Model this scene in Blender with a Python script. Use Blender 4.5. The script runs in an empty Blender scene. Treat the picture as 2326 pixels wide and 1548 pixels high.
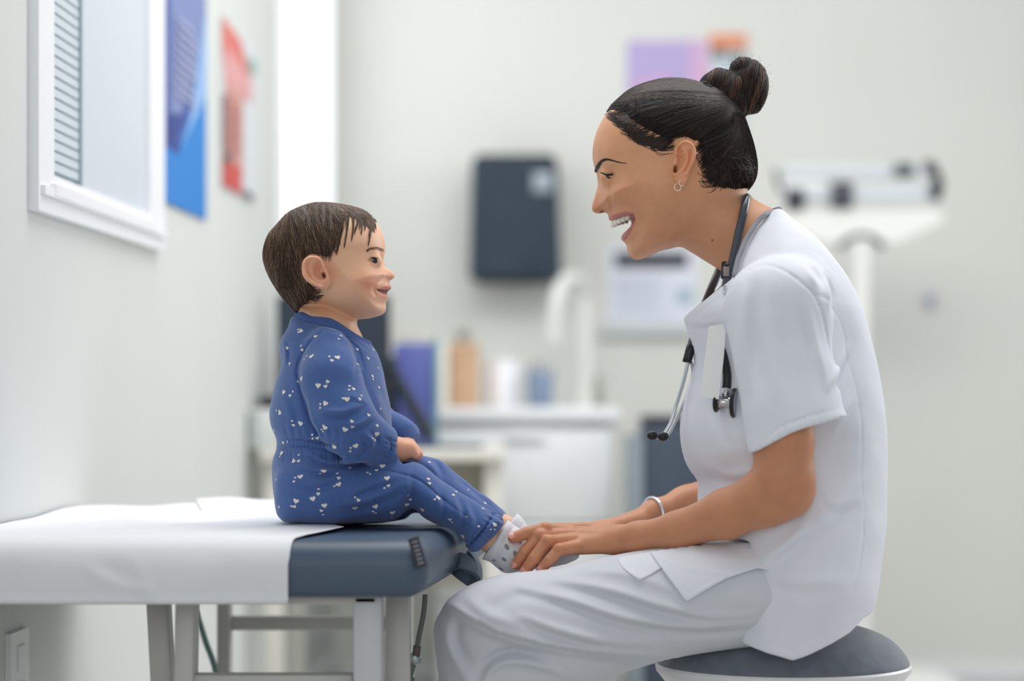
import bpy, bmesh, math, random
import numpy as np
from mathutils import Vector, Matrix
from mathutils.bvhtree import BVHTree

SC = bpy.context.scene
COL = SC.collection
# ---------------------------------------------------------------- camera
D, HORIZON, CAMH = 3.0, 900.0, 0.80
F = 5400.0                                  # focal length in pixels of a 2326 x 1548 frame
cam_d = bpy.data.cameras.new('camera')
cam = bpy.data.objects.new('camera', cam_d)
COL.objects.link(cam)
cam.location = (0, -D, CAMH)
cam.rotation_euler = (math.pi / 2, 0, 0)
cam_d.sensor_width = 36
cam_d.lens = 36 * F / 2326
cam_d.shift_y = (HORIZON - 774) / 2326
cam_d.dof.use_dof = True
cam_d.dof.focus_distance = 2.95
cam_d.dof.aperture_fstop = 1.9
SC.camera = cam
# ---------------------------------------------------------------- light and exposure
SC.view_settings.view_transform = 'Standard'
SC.view_settings.look = 'None'
SC.view_settings.gamma = 1
SC.view_settings.exposure = 0.04
SC.view_settings.use_curve_mapping = False
world = bpy.data.worlds.new('world')
SC.world = world
world.use_nodes = True
bg = world.node_tree.nodes['Background']
bg.inputs[0].default_value = (0.94, 0.97, 1.0, 1)
bg.inputs[1].default_value = 0.44


def area(name, loc, target, size, size_y, power, color=(1, 1, 1)):
    l = bpy.data.lights.new(name, 'AREA')
    l.shape = 'RECTANGLE'
    l.size, l.size_y, l.energy, l.color = size, size_y, power, color
    o = bpy.data.objects.new(name, l)
    COL.objects.link(o)
    o.location = loc
    o.rotation_euler = (Vector(target) - Vector(loc)).to_track_quat('-Z', 'Y').to_euler()
    return o


area('ceiling_panel_light', (0.0, 0.4, 2.7), (0.0, 0.4, 0), 2.6, 1.6, 44, (1.0, 0.99, 0.97))
area('back_fill_light', (0.5, 1.3, 2.7), (0.5, 3.2, 0.4), 2.2, 1.0, 24, (1.0, 0.99, 0.97))  # added fill aimed at the cabinet fronts and back wall
area('front_fill_light', (-0.9, -3.6, 1.75), (0.1, 0.3, 0.75), 2.6, 1.6, 25, (0.97, 0.98, 1.0))  # added fill behind the camera to brighten the faces
area('right_window_daylight', (2.7, 1.6, 1.8), (-0.2, 0.3, 0.8), 2.0, 1.4, 36, (0.97, 0.98, 1.0))


# ---------------------------------------------------------------- helpers
def W(px, py, y=0.0):
    """world point seen at photograph pixel (px, py) that stands at depth y"""
    k = (D + y) / F
    return Vector(((px - 1163) * k, y, CAMH - (py - HORIZON) * k))


def srgb(r, g, b):
    def f(c):
        c /= 255.0
        return c / 12.92 if c <= 0.04045 else ((c + 0.055) / 1.055) ** 2.4
    return (f(r), f(g), f(b), 1)


MATS = {}


def mat(name, col=None, rough=0.5, metal=0.0, spec=0.5, noise=0.0, nscale=40, bump=0.0, bscale=300, bdist=0.001,
        sss=0.0, vcol=False, vmul=False, emit=None, estr=1.0, alpha=1.0, sheen=0.0, coat=0.0, trans=0.0, stretch=None, fold=0.0, fscale=16):
    if name in MATS:
        return MATS[name]
    m = bpy.data.materials.new(name)
    m.use_nodes = True
    nt = m.node_tree
    b = nt.nodes['Principled BSDF']
    if col is not None:
        b.inputs['Base Color'].default_value = col
    b.inputs['Roughness'].default_value = rough
    b.inputs['Metallic'].default_value = metal
    b.inputs['Specular IOR Level'].default_value = spec
    b.inputs['Sheen Weight'].default_value = sheen
    b.inputs['Coat Weight'].default_value = coat
    b.inputs['Transmission Weight'].default_value = trans
    b.inputs['Alpha'].default_value = alpha
    if sss:
        b.inputs['Subsurface Weight'].default_value = sss
        b.inputs['Subsurface Radius'].default_value = (1.0, 0.35, 0.2)
        b.inputs['Subsurface Scale'].default_value = 0.006
    L = nt.links.new
    tc = nt.nodes.new('ShaderNodeTexCoord')
    vec = tc.outputs['Object']
    if stretch:
        mp = nt.nodes.new('ShaderNodeMapping')
        mp.inputs['Scale'].default_value = stretch
        L(vec, mp.inputs[0])
        vec = mp.outputs[0]
    src = None
    if vcol:
        a = nt.nodes.new('ShaderNodeAttribute')
        a.attribute_name = 'Col'
        src = a.outputs['Color']
        if vmul:
            mx = nt.nodes.new('ShaderNodeMix')
            mx.data_type = 'RGBA'
            mx.blend_type = 'MULTIPLY'
            mx.inputs['Factor'].default_value = 1
            mx.inputs[6].default_value = col
            L(src, mx.inputs[7])
            src = mx.outputs[2]
    if noise:
        n = nt.nodes.new('ShaderNodeTexNoise')
        n.inputs['Scale'].default_value = nscale
        n.inputs['Detail'].default_value = 5
        L(vec, n.inputs['Vector'])
        mr = nt.nodes.new('ShaderNodeMapRange')
        mr.inputs[1].default_value = 0.3
        mr.inputs[2].default_value = 0.7
        mr.inputs[3].default_value = 1 - noise
        mr.inputs[4].default_value = 1 + noise
        L(n.outputs[0], mr.inputs[0])
        mx = nt.nodes.new('ShaderNodeMix')
        mx.data_type = 'RGBA'
        mx.blend_type = 'MULTIPLY'
        mx.inputs['Factor'].default_value = 1
        if src is not None:
            L(src, mx.inputs[6])
        else:
            mx.inputs[6].default_value = col
        L(mr.outputs[0], mx.inputs[7])
        src = mx.outputs[2]
    if src is not None:
        L(src, b.inputs['Base Color'])
    if bump:
        n = nt.nodes.new('ShaderNodeTexNoise')
        n.inputs['Scale'].default_value = bscale
        n.inputs['Detail'].default_value = 4
        L(vec, n.inputs['Vector'])
        bp = nt.nodes.new('ShaderNodeBump')
        bp.inputs['Strength'].default_value = bump
        bp.inputs['Distance'].default_value = bdist
        L(n.outputs[0], bp.inputs['Height'])
        if fold:
            n2 = nt.nodes.new('ShaderNodeTexNoise')
            n2.inputs['Scale'].default_value = fscale
            n2.inputs['Detail'].default_value = 3
            n2.inputs['Distortion'].default_value = 1.2
            L(vec, n2.inputs['Vector'])
            b2 = nt.nodes.new('ShaderNodeBump')
            b2.inputs['Strength'].default_value = 1.0
            b2.inputs['Distance'].default_value = fold
            L(n2.outputs[0], b2.inputs['Height'])
            L(b2.outputs[0], bp.inputs['Normal'])
        L(bp.outputs[0], b.inputs['Normal'])
    if emit:
        b.inputs['Emission Color'].default_value = emit
        b.inputs['Emission Strength'].default_value = estr
    MATS[name] = m
    return m


def tag(o, label=None, cat=None, group=None, kind=None):
    if label:
        o['label'] = label
    if cat:
        o['category'] = cat
    if group:
        o['group'] = group
    if kind:
        o['kind'] = kind
    return o


def empty(name, loc, label, cat, group=None):
    o = bpy.data.objects.new(name, None)
    COL.objects.link(o)
    o.location = loc
    o.empty_display_size = 0.05
    return tag(o, label, cat, group)


def link(name, me, m, parent=None, smooth=True):
    """mesh in world coordinates -> object; if parent given, keep the world position"""
    o = bpy.data.objects.new(name, me)
    COL.objects.link(o)
    if m is not None and not me.materials:
        me.materials.append(m)
    if smooth:
        me.polygons.foreach_set('use_smooth', [True] * len(me.polygons))
    if parent is not None:
        o.parent = parent
        p = parent.location.copy()
        g = parent.parent
        while g is not None:
            p += g.location
            g = g.parent
        o.location = -p
    return o


def base_origin(o):
    """move a top-level mesh's origin to its base"""
    me = o.data
    n = len(me.vertices)
    co = np.empty(n * 3, np.float32)
    me.vertices.foreach_get('co', co)
    co = co.reshape(-1, 3)
    c = Vector(((co[:, 0].min() + co[:, 0].max()) / 2, (co[:, 1].min() + co[:, 1].max()) / 2, co[:, 2].min()))
    c = Vector([float(v) for v in c])
    me.transform(Matrix.Translation(-c))
    o.location = c
    return o


def bm_obj(name, bm, m, parent=None, smooth=False, bevel=0.0, seg=2):
    if bevel:
        bmesh.ops.bevel(bm, geom=[e for e in bm.edges if e.calc_face_angle(0) > 0.5] , offset=bevel, segments=seg, affect='EDGES', profile=0.5, clamp_overlap=True)
    bmesh.ops.recalc_face_normals(bm, faces=bm.faces)
    me = bpy.data.meshes.new(name)
    bm.to_mesh(me)
    bm.free()
    o = link(name, me, m, parent, smooth)
    if smooth:
        try:
            me.set_sharp_from_angle(angle=math.radians(40))
        except Exception:
            pass
    return o


def box(bm, lo, hi, rot=None, piv=None):
    r = bmesh.ops.create_cube(bm, size=1)
    vs = r['verts']
    lo, hi = Vector(lo), Vector(hi)
    for v in vs:
        v.co = Vector(((v.co.x + .5) * (hi.x - lo.x) + lo.x, (v.co.y + .5) * (hi.y - lo.y) + lo.y, (v.co.z + .5) * (hi.z - lo.z) + lo.z))
    if rot is not None:
        c = (lo + hi) / 2 if piv is None else Vector(piv)
        bmesh.ops.rotate(bm, verts=vs, cent=c, matrix=rot)
    return vs


def boxo(name, lo, hi, m, parent=None, bevel=0.003, rot=None, piv=None, seg=2):
    bm = bmesh.new()
    box(bm, lo, hi, rot, piv)
    return bm_obj(name, bm, m, parent, smooth=bevel > 0, bevel=bevel, seg=seg)


def prism(bm, pts, y0, y1):
    """polygon of (x, z) extruded from y0 to y1"""
    a = [bm.verts.new((p[0], y0, p[1])) for p in pts]
    b = [bm.verts.new((p[0], y1, p[1])) for p in pts]
    n = len(pts)
    bm.faces.new(a)
    bm.faces.new(b[::-1])
    for i in range(n):
        bm.faces.new((a[i], b[i], b[(i + 1) % n], a[(i + 1) % n]))


def lathe(bm, prof, c, n=40, axis=None):
    """prof list of (r, h); revolve about axis through c"""
    rings = []
    for r, h in prof:
        rings.append([bm.verts.new((r * math.cos(2 * math.pi * i / n), r * math.sin(2 * math.pi * i / n), h)) for i in range(n)])
    for a, b in zip(rings[:-1], rings[1:]):
        for i in range(n):
            bm.faces.new((a[i], a[(i + 1) % n], b[(i + 1) % n], b[i]))
    bm.faces.new(rings[0][::-1])
    bm.faces.new(rings[-1])
    vs = [v for r in rings for v in r]
    M = Matrix.Identity(3)
    if axis is not None:
        M = Vector((0, 0, 1)).rotation_difference(Vector(axis).normalized()).to_matrix()
    for v in vs:
        v.co = M @ v.co + Vector(c)
    return vs


def catmull(pts, n=8, closed=False):
    P = np.array([tuple(p) for p in pts], float)
    m = len(P)
    out = []
    rng = range(m) if closed else range(m - 1)
    for i in rng:
        if closed:
            p0, p1, p2, p3 = P[(i - 1) % m], P[i], P[(i + 1) % m], P[(i + 2) % m]
        else:
            p0, p1, p2, p3 = P[max(i - 1, 0)], P[i], P[i + 1], P[min(i + 2, m - 1)]
        for t in np.arange(n) / n:
            out.append(0.5 * ((2 * p1) + (-p0 + p2) * t + (2 * p0 - 5 * p1 + 4 * p2 - p3) * t * t + (-p0 + 3 * p1 - 3 * p2 + p3) * t ** 3))
    if not closed:
        out.append(P[-1])
    return np.array(out)


def tubes_mesh(name, pts, rad, sides=4, cols=None):
    """pts (N,K,3), rad (N,K) -> one mesh of tapered tubes; cols (N,K,3) or (N,3)"""
    pts = np.asarray(pts, np.float32)
    N, K, _ = pts.shape
    rad = np.broadcast_to(np.asarray(rad, np.float32), (N, K))
    tan = np.gradient(pts, axis=1)
    tan /= np.linalg.norm(tan, axis=2, keepdims=True) + 1e-9
    ref = np.zeros_like(tan)
    ref[..., 1] = 1
    par = np.abs(tan[..., 1]) > 0.9
    ref[par] = (1, 0, 0)
    # one constant reference per tube keeps the frame from flipping
    ref = np.where((np.abs(tan[..., 1]).max(axis=1) > 0.95)[:, None, None], np.array([0.3, 0.2, 0.93], np.float32), np.array([0.05, 1, 0.03], np.float32)) * np.ones_like(tan)
    u = np.cross(tan, ref)
    u /= np.linalg.norm(u, axis=2, keepdims=True) + 1e-9
    v = np.cross(tan, u)
    a = np.arange(sides) * 2 * np.pi / sides
    V = pts[:, :, None, :] + rad[:, :, None, None] * (u[:, :, None, :] * np.cos(a)[None, None, :, None] + v[:, :, None, :] * np.sin(a)[None, None, :, None])
    idx = np.arange(N * K * sides).reshape(N, K, sides)
    nx = np.roll(idx, -1, axis=2)
    q = np.stack([idx[:, :-1], nx[:, :-1], nx[:, 1:], idx[:, 1:]], axis=-1).reshape(-1, 4)
    me = mesh_from(name, V.reshape(-1, 3), q)
    # caps
    if cols is not None:
        cols = np.asarray(cols, np.float32)
        if cols.ndim == 2:
            cols = np.broadcast_to(cols[:, None, :], (N, K, 3))
        c = np.ones((N, K, sides, 4), np.float32)
        c[..., :3] = cols[:, :, None, :]
        at = me.color_attributes.new('Col', 'FLOAT_COLOR', 'POINT')
        at.data.foreach_set('color', c.reshape(-1))
    return me


def tube(name, path, r, m, parent=None, sides=12, n=8, smooth_path=True, closed_ends=True):
    P = catmull(path, n) if smooth_path else np.array([tuple(p) for p in path])
    K = len(P)
    R = np.full(K, r, np.float32) if np.isscalar(r) else np.interp(np.linspace(0, 1, K), np.linspace(0, 1, len(r)), r)
    if closed_ends:
        P = np.concatenate([P[:1], P, P[-1:]])
        R = np.concatenate([[1e-5], R, [1e-5]])
        d0 = (P[2] - P[1]) * 1e-3
        P[0] = P[0] - d0
        P[-1] = P[-1] + d0
    me = ptf_tube(name, P, R, sides)
    return link(name, me, m, parent)


def ptf_tube(name, P, R, sides):
    P = np.asarray(P, float)
    K = len(P)
    T = np.gradient(P, axis=0)
    T[0], T[-1] = T[min(2, K - 1)], T[max(K - 3, 0)]
    T /= np.linalg.norm(T, axis=1, keepdims=True) + 1e-12
    u = np.cross(T[0], [0.12, 0.3, 0.95])
    if np.linalg.norm(u) < 1e-3:
        u = np.cross(T[0], [1, 0, 0])
    V = []
    a = np.arange(sides) * 2 * np.pi / sides
    for i in range(K):
        u = u - T[i] * np.dot(u, T[i])
        u /= np.linalg.norm(u) + 1e-12
        v = np.cross(T[i], u)
        V.append(P[i] + R[i] * (np.cos(a)[:, None] * u + np.sin(a)[:, None] * v))
    idx = np.arange(K * sides).reshape(K, sides)
    nx = np.roll(idx, -1, axis=1)
    q = np.stack([idx[:-1], nx[:-1], nx[1:], idx[1:]], axis=-1).reshape(-1, 4)
    return mesh_from(name, np.concatenate(V), q)


def mesh_from(name, V, Q):
    V = np.ascontiguousarray(V, np.float32)
    Q = np.ascontiguousarray(Q, np.int32)
    me = bpy.data.meshes.new(name)
    k = Q.shape[1]
    me.vertices.add(len(V))
    me.vertices.foreach_set('co', V.reshape(-1))
    me.loops.add(Q.size)
    me.loops.foreach_set('vertex_index', Q.reshape(-1))
    me.polygons.add(len(Q))
    me.polygons.foreach_set('loop_start', np.arange(len(Q), dtype=np.int32) * k)
    me.update(calc_edges=True)
    return me


def set_cols(me, c):
    a = np.ones((len(c), 4), np.float32)
    a[:, :3] = c
    at = me.color_attributes.new('Col', 'FLOAT_COLOR', 'POINT')
    at.data.foreach_set('color', a.reshape(-1))
# ================================================================ the room
YB = 3.70                                   # back wall
XC, WS = -0.50, 0.0383                      # corner with the left wall, and that wall's slant


def LW(px, py):
    """point of the left wall seen at a pixel, with its depth"""
    d = 6.7 * 610.0 / (1370.0 - px)
    return W(px, py, d - D)


m_wall = mat('wall_paint', srgb(216, 217, 211), rough=0.75, spec=0.2, noise=0.012, nscale=3, bump=0.05, bscale=900)
m_wall2 = mat('wall_paint_left', srgb(214, 217, 214), rough=0.7, spec=0.2, noise=0.012, nscale=3, bump=0.05, bscale=900)
m_floor = mat('vinyl_floor', srgb(190, 190, 184), rough=0.4, noise=0.04, nscale=12)
m_white = mat('white_paint', srgb(240, 241, 244), rough=0.45)
m_trim = mat('baseboard_paint', srgb(225, 227, 230), rough=0.5)
m_lam = mat('white_laminate', srgb(236, 239, 240), rough=0.35)
m_dark = mat('dark_plastic', srgb(38, 46, 54), rough=0.5, spec=.3)

bm = bmesh.new(); box(bm, (-0.75, YB, -0.02), (3.2, YB + 0.12, 2.9))
tag(bm_obj('wall_back', bm, m_wall), kind='structure')


def left_quad(bm, s0, s1, z0, z1, t0, t1):
    """box on the left wall: s = depth y along it, t = distance out from the wall"""
    def P(y, z, t):
        return (XC + WS * (y - YB) + t, y - WS * t, z)
    v = [bm.verts.new(P(y, z, t)) for y in (s0, s1) for z in (z0, z1) for t in (t0, t1)]
    for f in ((0, 1, 3, 2), (4, 6, 7, 5), (0, 4, 5, 1), (2, 3, 7, 6), (0, 2, 6, 4), (1, 5, 7, 3)):
        bm.faces.new([v[i] for i in f])


def lq(name, s0, s1, z0, z1, t0, t1, m, parent=None, bevel=0.0):
    bm = bmesh.new()
    left_quad(bm, s0, s1, z0, z1, t0, t1)
    return bm_obj(name, bm, m, parent, smooth=bevel > 0, bevel=bevel)


def dep(px):
    return 6.7 * 610.0 / (1370.0 - px) - D


def zat(px, py):
    return LW(px, py).z


# left wall around the far window opening
WY0, WY1, WZ0 = dep(632), dep(748), zat(700, 640)
bm = bmesh.new()
left_quad(bm, -3.6, WY0, -0.02, 2.9, -0.12, 0.0)
left_quad(bm, WY0, WY1, -0.02, WZ0, -0.12, 0.0)
left_quad(bm, WY0, WY1, 2.45, 2.9, -0.12, 0.0)
left_quad(bm, WY1, YB + 0.02, -0.02, 2.9, -0.12, 0.0)
tag(bm_obj('wall_left', bm, m_wall2), kind='structure')
bm = bmesh.new(); box(bm, (-1.2, -3.6, -0.05), (3.2, YB + 0.1, 0.0))
tag(bm_obj('floor', bm, m_floor), kind='structure')
tag(boxo('baseboard_back', (-0.5, YB - 0.014, 0.0), (3.2, YB + 0.01, 0.045), m_trim, bevel=0.003), kind='structure')
tag(lq('baseboard_left', -3.6, YB - 0.01, 0.0, 0.075, -0.01, 0.014, m_trim), kind='structure')

# window in the left wall near the corner: bright daylight behind a pane
w2 = tag(lq('window_2', WY0, WY1, WZ0, 2.45, -0.11, -0.095, mat('daylight_pane', srgb(250, 252, 255), rough=0.4, emit=(0.93, 0.97, 1, 1), estr=1.25)), kind='structure')
w2['label'] = 'bright daylit window pane'
for nm, a, b, c, d in (('window_frame', WY0, WY0 + 0.03, WZ0, 2.45), ('window_frame', WY1 - 0.03, WY1, WZ0, 2.45), ('window_frame', WY0 + .03, WY1 - .03, WZ0, WZ0 + 0.035), ('window_frame', WY0 + .03, WY1 - .03, 2.42, 2.45)):
    lq(nm, a, b, c, d, -0.095, 0.012, m_white, w2)

# window with blinds in the left wall
w1 = bpy.data.objects.new('window_1', None); COL.objects.link(w1); tag(w1, 'white framed interior window with horizontal blinds', None, kind='structure')
y0, y1 = dep(64), dep(356)
zb = zat(82, 483)
zt = 2.1
w1.location = (XC + WS * (y0 - YB), y0, zb)
T = 0.014
fw = 0.085
y0i, y1i = dep(100), dep(322)
zi = zat(100, 397)
for (a, b, c, d, t) in ((y0, y0i, zb, zt, T), (y1i, y1, zb, zt, T), (y0i, y1i, zb, zi - 0.012, T)):
    lq('window_frame', a, b, c, d, 0.0, t, m_white, w1, bevel=0.004)
# stepped mouldings of the lower rail and the inner edges
lq('moulding', y0 + .012, y1 - .012, zb + 0.022, zb + 0.034, T, T + 0.006, m_white, w1, bevel=0.002)
lq('moulding', y0i - .02, y1i + .03, zi - 0.030, zi - 0.014, T, T + 0.007, m_white, w1, bevel=0.002)
lq('sill', y0i, y1i, zi - 0.014, zi, 0.0, T - 0.003, m_white, w1, bevel=0.002)
yb = dep(172)
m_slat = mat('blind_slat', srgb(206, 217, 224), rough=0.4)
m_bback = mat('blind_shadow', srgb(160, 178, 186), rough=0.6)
lq('slat_gap_shade', y0i, yb, zi, zt, 0.0, 0.002, m_bback, w1)  # shade between the slats, put in as a darker sheet
bm = bmesh.new(); nsl = 0
z = zi + 0.008
me = None
while z < zt - 0.02:
    if me is None:
        s = lq('blind_slat', y0i + 0.004, yb - 0.012, z, z + 0.0115, 0.003, 0.007, m_slat, w1)
        me = s.data; z0s = z; l0 = s.location.copy()
    else:
        s = bpy.data.objects.new('blind_slat', me); COL.objects.link(s); s.parent = w1
        s.location = l0 + Vector((0, 0, z - z0s))
    z += 0.0145
bm.free()
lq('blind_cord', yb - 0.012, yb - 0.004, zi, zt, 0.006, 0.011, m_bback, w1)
lq('window_pane', yb, y1i, zi, zt, 0.0, 0.005, mat('frosted_pane', srgb(208, 215, 224), rough=0.35, noise=0.01, nscale=2), w1)


# posters on the left wall (flat printed sheets)
def wall_sheet(name, y0, y1, z0, z1, label, cat, regions):
    """sheet plus printed patches (u0,u1,v0,v1,colour) or polygons, each slightly proud"""
    def P(u, v, t):
        y = y0 + (y1 - y0) * u
        return (XC + WS * (y - YB) + t, y, z0 + (z1 - z0) * v)
    bm = bmesh.new()
    left_quad(bm, y0, y1, z0, z1, 0.001, 0.004)
    o = bm_obj(name, bm, regions[0], None)
    tag(o, label, cat)
    base_origin(o)
    for i, (nm, poly, m) in enumerate(regions[1:]):
        bm = bmesh.new()
        bm.faces.new([bm.verts.new(P(u, v, 0.0045 + 0.0004 * i)) for u, v in poly])
        bmesh.ops.recalc_face_normals(bm, faces=bm.faces)
        for f in bm.faces:
            if f.normal.x < 0:
                f.normal_flip()
        me = bpy.data.meshes.new(nm); bm.to_mesh(me); bm.free()
        link(nm, me, m, o, smooth=False)
    return o


def pm(r, g, b):
    return mat('print_%d_%d_%d' % (r, g, b), srgb(r, g, b), rough=0.6)


def lines(u0, u1, v0, v1, n, fill=0.45):
    """rows of print: unreadable lines of text"""
    out = []
    h = (v1 - v0) / n
    for i in range(n):
        w = u1 - (0.12 * ((i * 7) % 3) * (u1 - u0))
        out.append([(u0, v0 + i * h), (w, v0 + i * h), (w, v0 + (i + fill) * h), (u0, v0 + (i + fill) * h)])
    return out


def circ(u, v, ru, rv, n=20):
    return [(u + ru * math.cos(2 * math.pi * i / n), v + rv * math.sin(2 * math.pi * i / n)) for i in range(n)]


pz0 = zat(376, 462); pz1 = pz0 + 0.66
R = [pm(66, 84, 158)]
R += [('printed_panel', [(0.12, .16), (1, .5), (1, 1), (.12, 1)], pm(120, 134, 182)),
      ('printed_panel', [(0, 0), (1, 0), (1, .42), (.25, .16), (0, .14)], pm(25, 125, 205)),
      ('printed_panel', [(.35, .16), (1, .36), (1, .62), (.55, .24)], pm(140, 178, 226)),
      ('printed_panel', [(.08, .15), (.3, .14), (.45, .26), (.12, .24)], pm(46, 66, 140)),
      ('printed_dot', circ(.36, .62, .18, .035), pm(140, 205, 225)),
      ('printed_panel', [(.62, 1), (.66, .85), (.85, .7), (.95, .72), (.9, 1)], pm(160, 160, 140))]
R += [('printed_line', q, pm(165, 172, 205)) for q in lines(.22, .72, .30, .52, 9)]
R += [('printed_line', q, pm(165, 172, 205)) for q in lines(.2, .7, .70, .84, 6)]
R += [('printed_panel', [(.15, .88), (.5, .86), (.55, .97), (.2, .98)], pm(110, 150, 200))]
wall_sheet('poster', dep(368), dep(463), pz0, pz1, 'tall blue poster on left wall beside the window', 'poster', R)
qz0 = zat(509, 425); qz1 = qz0 + 0.335
R = [pm(214, 220, 224)]
R += [('printed_panel', [(0, .0), (.55, .0), (.62, .16), (.62, .62), (.1, .62), (0, .2)], pm(206, 150, 140)),
      ('printed_panel', [(0, .8), (.1, .6), (.85, .78), (.55, .96), (0, 1)], pm(216, 116, 108)),
      ('printed_panel', [(.05, .62), (.9, .62), (.85, .78), (.1, .84)], pm(220, 160, 160)),
      ('printed_panel', [(0, 0), (.58, 0), (.55, .17), (0, .14)], pm(200, 76, 70)),
      ('printed_dot', circ(.88, .86, .13, .05), pm(130, 180, 172)),
      ('printed_panel', [(.62, 0), (.9, 0), (.9, .04), (.66, .05)], pm(75, 85, 85)),
      ('printed_panel', [(.02, .15), (.28, .15), (.2, .22), (.05, .2)], pm(95, 80, 88)),
      ('printed_panel', [(0, .22), (.13, .22), (.13, .56), (0, .54)], pm(150, 110, 112))]
R += [('printed_line', q, pm(190, 130, 125)) for q in lines(.2, .55, .24, .56, 9)]
wall_sheet('poster', dep(499), dep(575), qz0, qz1, 'red and pink poster on left wall left of bright window', 'poster', R)

# power outlet on the left wall under the table
oy0, oy1 = dep(12), dep(54)
oz1 = zat(12, 1442)
outl = tag(lq('power_outlet', oy0, oy1, oz1 - 0.115, oz1, 0.0, 0.007, m_white, None, bevel=0.002), 'white wall power outlet low on left wall below the table', 'outlet')
base_origin(outl)
for dz in (0.035, 0.082):
    lq('socket', oy0 + 0.35 * (oy1 - oy0), oy1 - 0.3 * (oy1 - oy0), oz1 - dz - 0.016, oz1 - dz + 0.016, 0.007, 0.010, m_white, outl, bevel=0.001)


# things on the back wall: helper in pixels of the back wall plane
def BW(px, py, y=YB):
    return W(px, py, y)


def wbox(name, px0, py0, px1, py1, ya, yb_, m, parent=None, bevel=0.004, at=None):
    """box whose front face (at depth ya) covers a pixel rectangle"""
    a = W(px0, py1, ya if at is None else at); b = W(px1, py0, ya if at is None else at)
    return boxo(name, (a.x, ya, a.z), (b.x, yb_, b.z), m, parent, bevel)


# paper towel dispenser
m_disp = mat('dispenser_plastic', srgb(46, 58, 70), rough=0.5, spec=.25, noise=0.15, nscale=8)
a, b = W(1066, 628, YB - 0.2), W(1272, 350, YB - 0.2)
t = empty('towel_dispenser', ((a.x + b.x) / 2, YB, a.z), 'dark grey plastic paper towel dispenser on back wall', 'dispenser')
bm = bmesh.new()
prism(bm, [(a.x, a.z), (b.x + .004, a.z), (b.x - 0.006, b.z - .02), (b.x - .02, b.z), (a.x + 0.022, b.z), (a.x + .008, b.z - .02)], YB - 0.19, YB - .002)
bm_obj('cover', bm, m_disp, t, smooth=True, bevel=0.02, seg=4)
boxo('cover_highlight', (b.x - 0.075, YB - 0.196, b.z - 0.105), (b.x - 0.018, YB - 0.188, b.z - 0.05), mat('highlight_grey', srgb(150, 160, 170), rough=0.15), t, bevel=0.003)  # pale patch painted as the highlight on the glossy cover
boxo('lower_lip', (a.x + .02, YB - 0.17, a.z - 0.012), (b.x - .02, YB - 0.03, a.z + 0.004), m_dark, t, bevel=0.003)

# posters on the back wall


def back_sheet(name, px0, py0, px1, py1, label, cat, regions, off=0.003):
    a, b = W(px0, py1, YB - off), W(px1, py0, YB - off)
    o = boxo(name, (a.x, YB - off, a.z), (b.x, YB, b.z), regions[0], None, bevel=0.0)
    tag(o, label, cat)
    base_origin(o)
    for i, (nm, poly, m) in enumerate(regions[1:]):
        bm = bmesh.new()
        bm.faces.new([bm.verts.new((a.x + (b.x - a.x) * u, YB - off - 0.0006 - 0.0004 * i, a.z + (b.z - a.z) * v)) for u, v in poly])
        for f in bm.faces:
            f.normal_update()
            if f.normal.y > 0:
                f.normal_flip()
        me = bpy.data.meshes.new(nm); bm.to_mesh(me); bm.free()
        link(nm, me, m, o, smooth=False)
    return o


back_sheet('poster', 1424, 92, 1606, 345, 'lilac poster on back wall above the dispenser, behind her head', 'poster',
           [pm(178, 163, 208), ('printed_panel', [(.72, 0), (1, 0), (1, 1), (.8, 1)], pm(205, 168, 205)),
            ('printed_panel', [(.08, .52), (.55, .56), (.55, .68), (.08, .62)], pm(208, 160, 196)),
            ('printed_panel', [(.08, .1), (.6, .1), (.6, .42), (.08, .42)], pm(196, 186, 222))])
back_sheet('poster', 1611, 78, 1697, 330, 'small orange topped poster on back wall right of the lilac poster', 'poster',
           [pm(196, 206, 212), ('printed_panel', [(0, .88), (1, .88), (1, 1), (0, 1)], pm(222, 138, 96)),
            ('printed_panel', [(.05, .78), (.5, .78), (.5, .88), (.05, .88)], pm(105, 112, 112)),
            ('printed_panel', [(.6, .72), (.95, .72), (.95, .87), (.6, .87)], pm(140, 150, 148)),
            ('printed_panel', [(.1, .3), (.55, .3), (.55, .7), (.1, .7)], pm(205, 222, 236)),
            ('printed_panel', [(0, 0), (.12, 0), (.12, .7), (0, .7)], pm(212, 168, 180))])
back_sheet('wall_chart', 1376, 560, 1584, 735, 'white wall chart with dark header bar on back wall', 'chart',
           [pm(222, 226, 238), ('printed_bar', [(.10, .72), (.90, .72), (.90, .92), (.10, .92)], pm(12, 20, 28)),
            ('printed_panel', [(.78, .25), (.95, .25), (.95, .45), (.78, .45)], pm(160, 184, 200))]
           + [('printed_line', q, pm(196, 202, 216)) for q in lines(.1, .7, .12, .66, 7, .3)])
lr = wbox('ledge', 1362, 742, 1600, 764, YB - 0.03, YB, mat('ledge_grey', srgb(196, 202, 202), rough=0.5), None)
tag(lr, 'grey narrow wall ledge beneath the white chart', 'ledge'); base_origin(lr)
sp = wbox('light_switch', 2099, 663, 2127, 704, YB - 0.012, YB, mat('switch_grey', srgb(190, 194, 202), rough=0.5), None)
tag(sp, 'small grey switch plate on back wall below the scale beam', 'switch'); base_origin(sp)
wbox('toggle', 2108, 676, 2118, 692, YB - 0.02, YB - 0.012, mat('toggle_grey', srgb(150, 154, 164), rough=0.5), sp, bevel=0.001)

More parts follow.
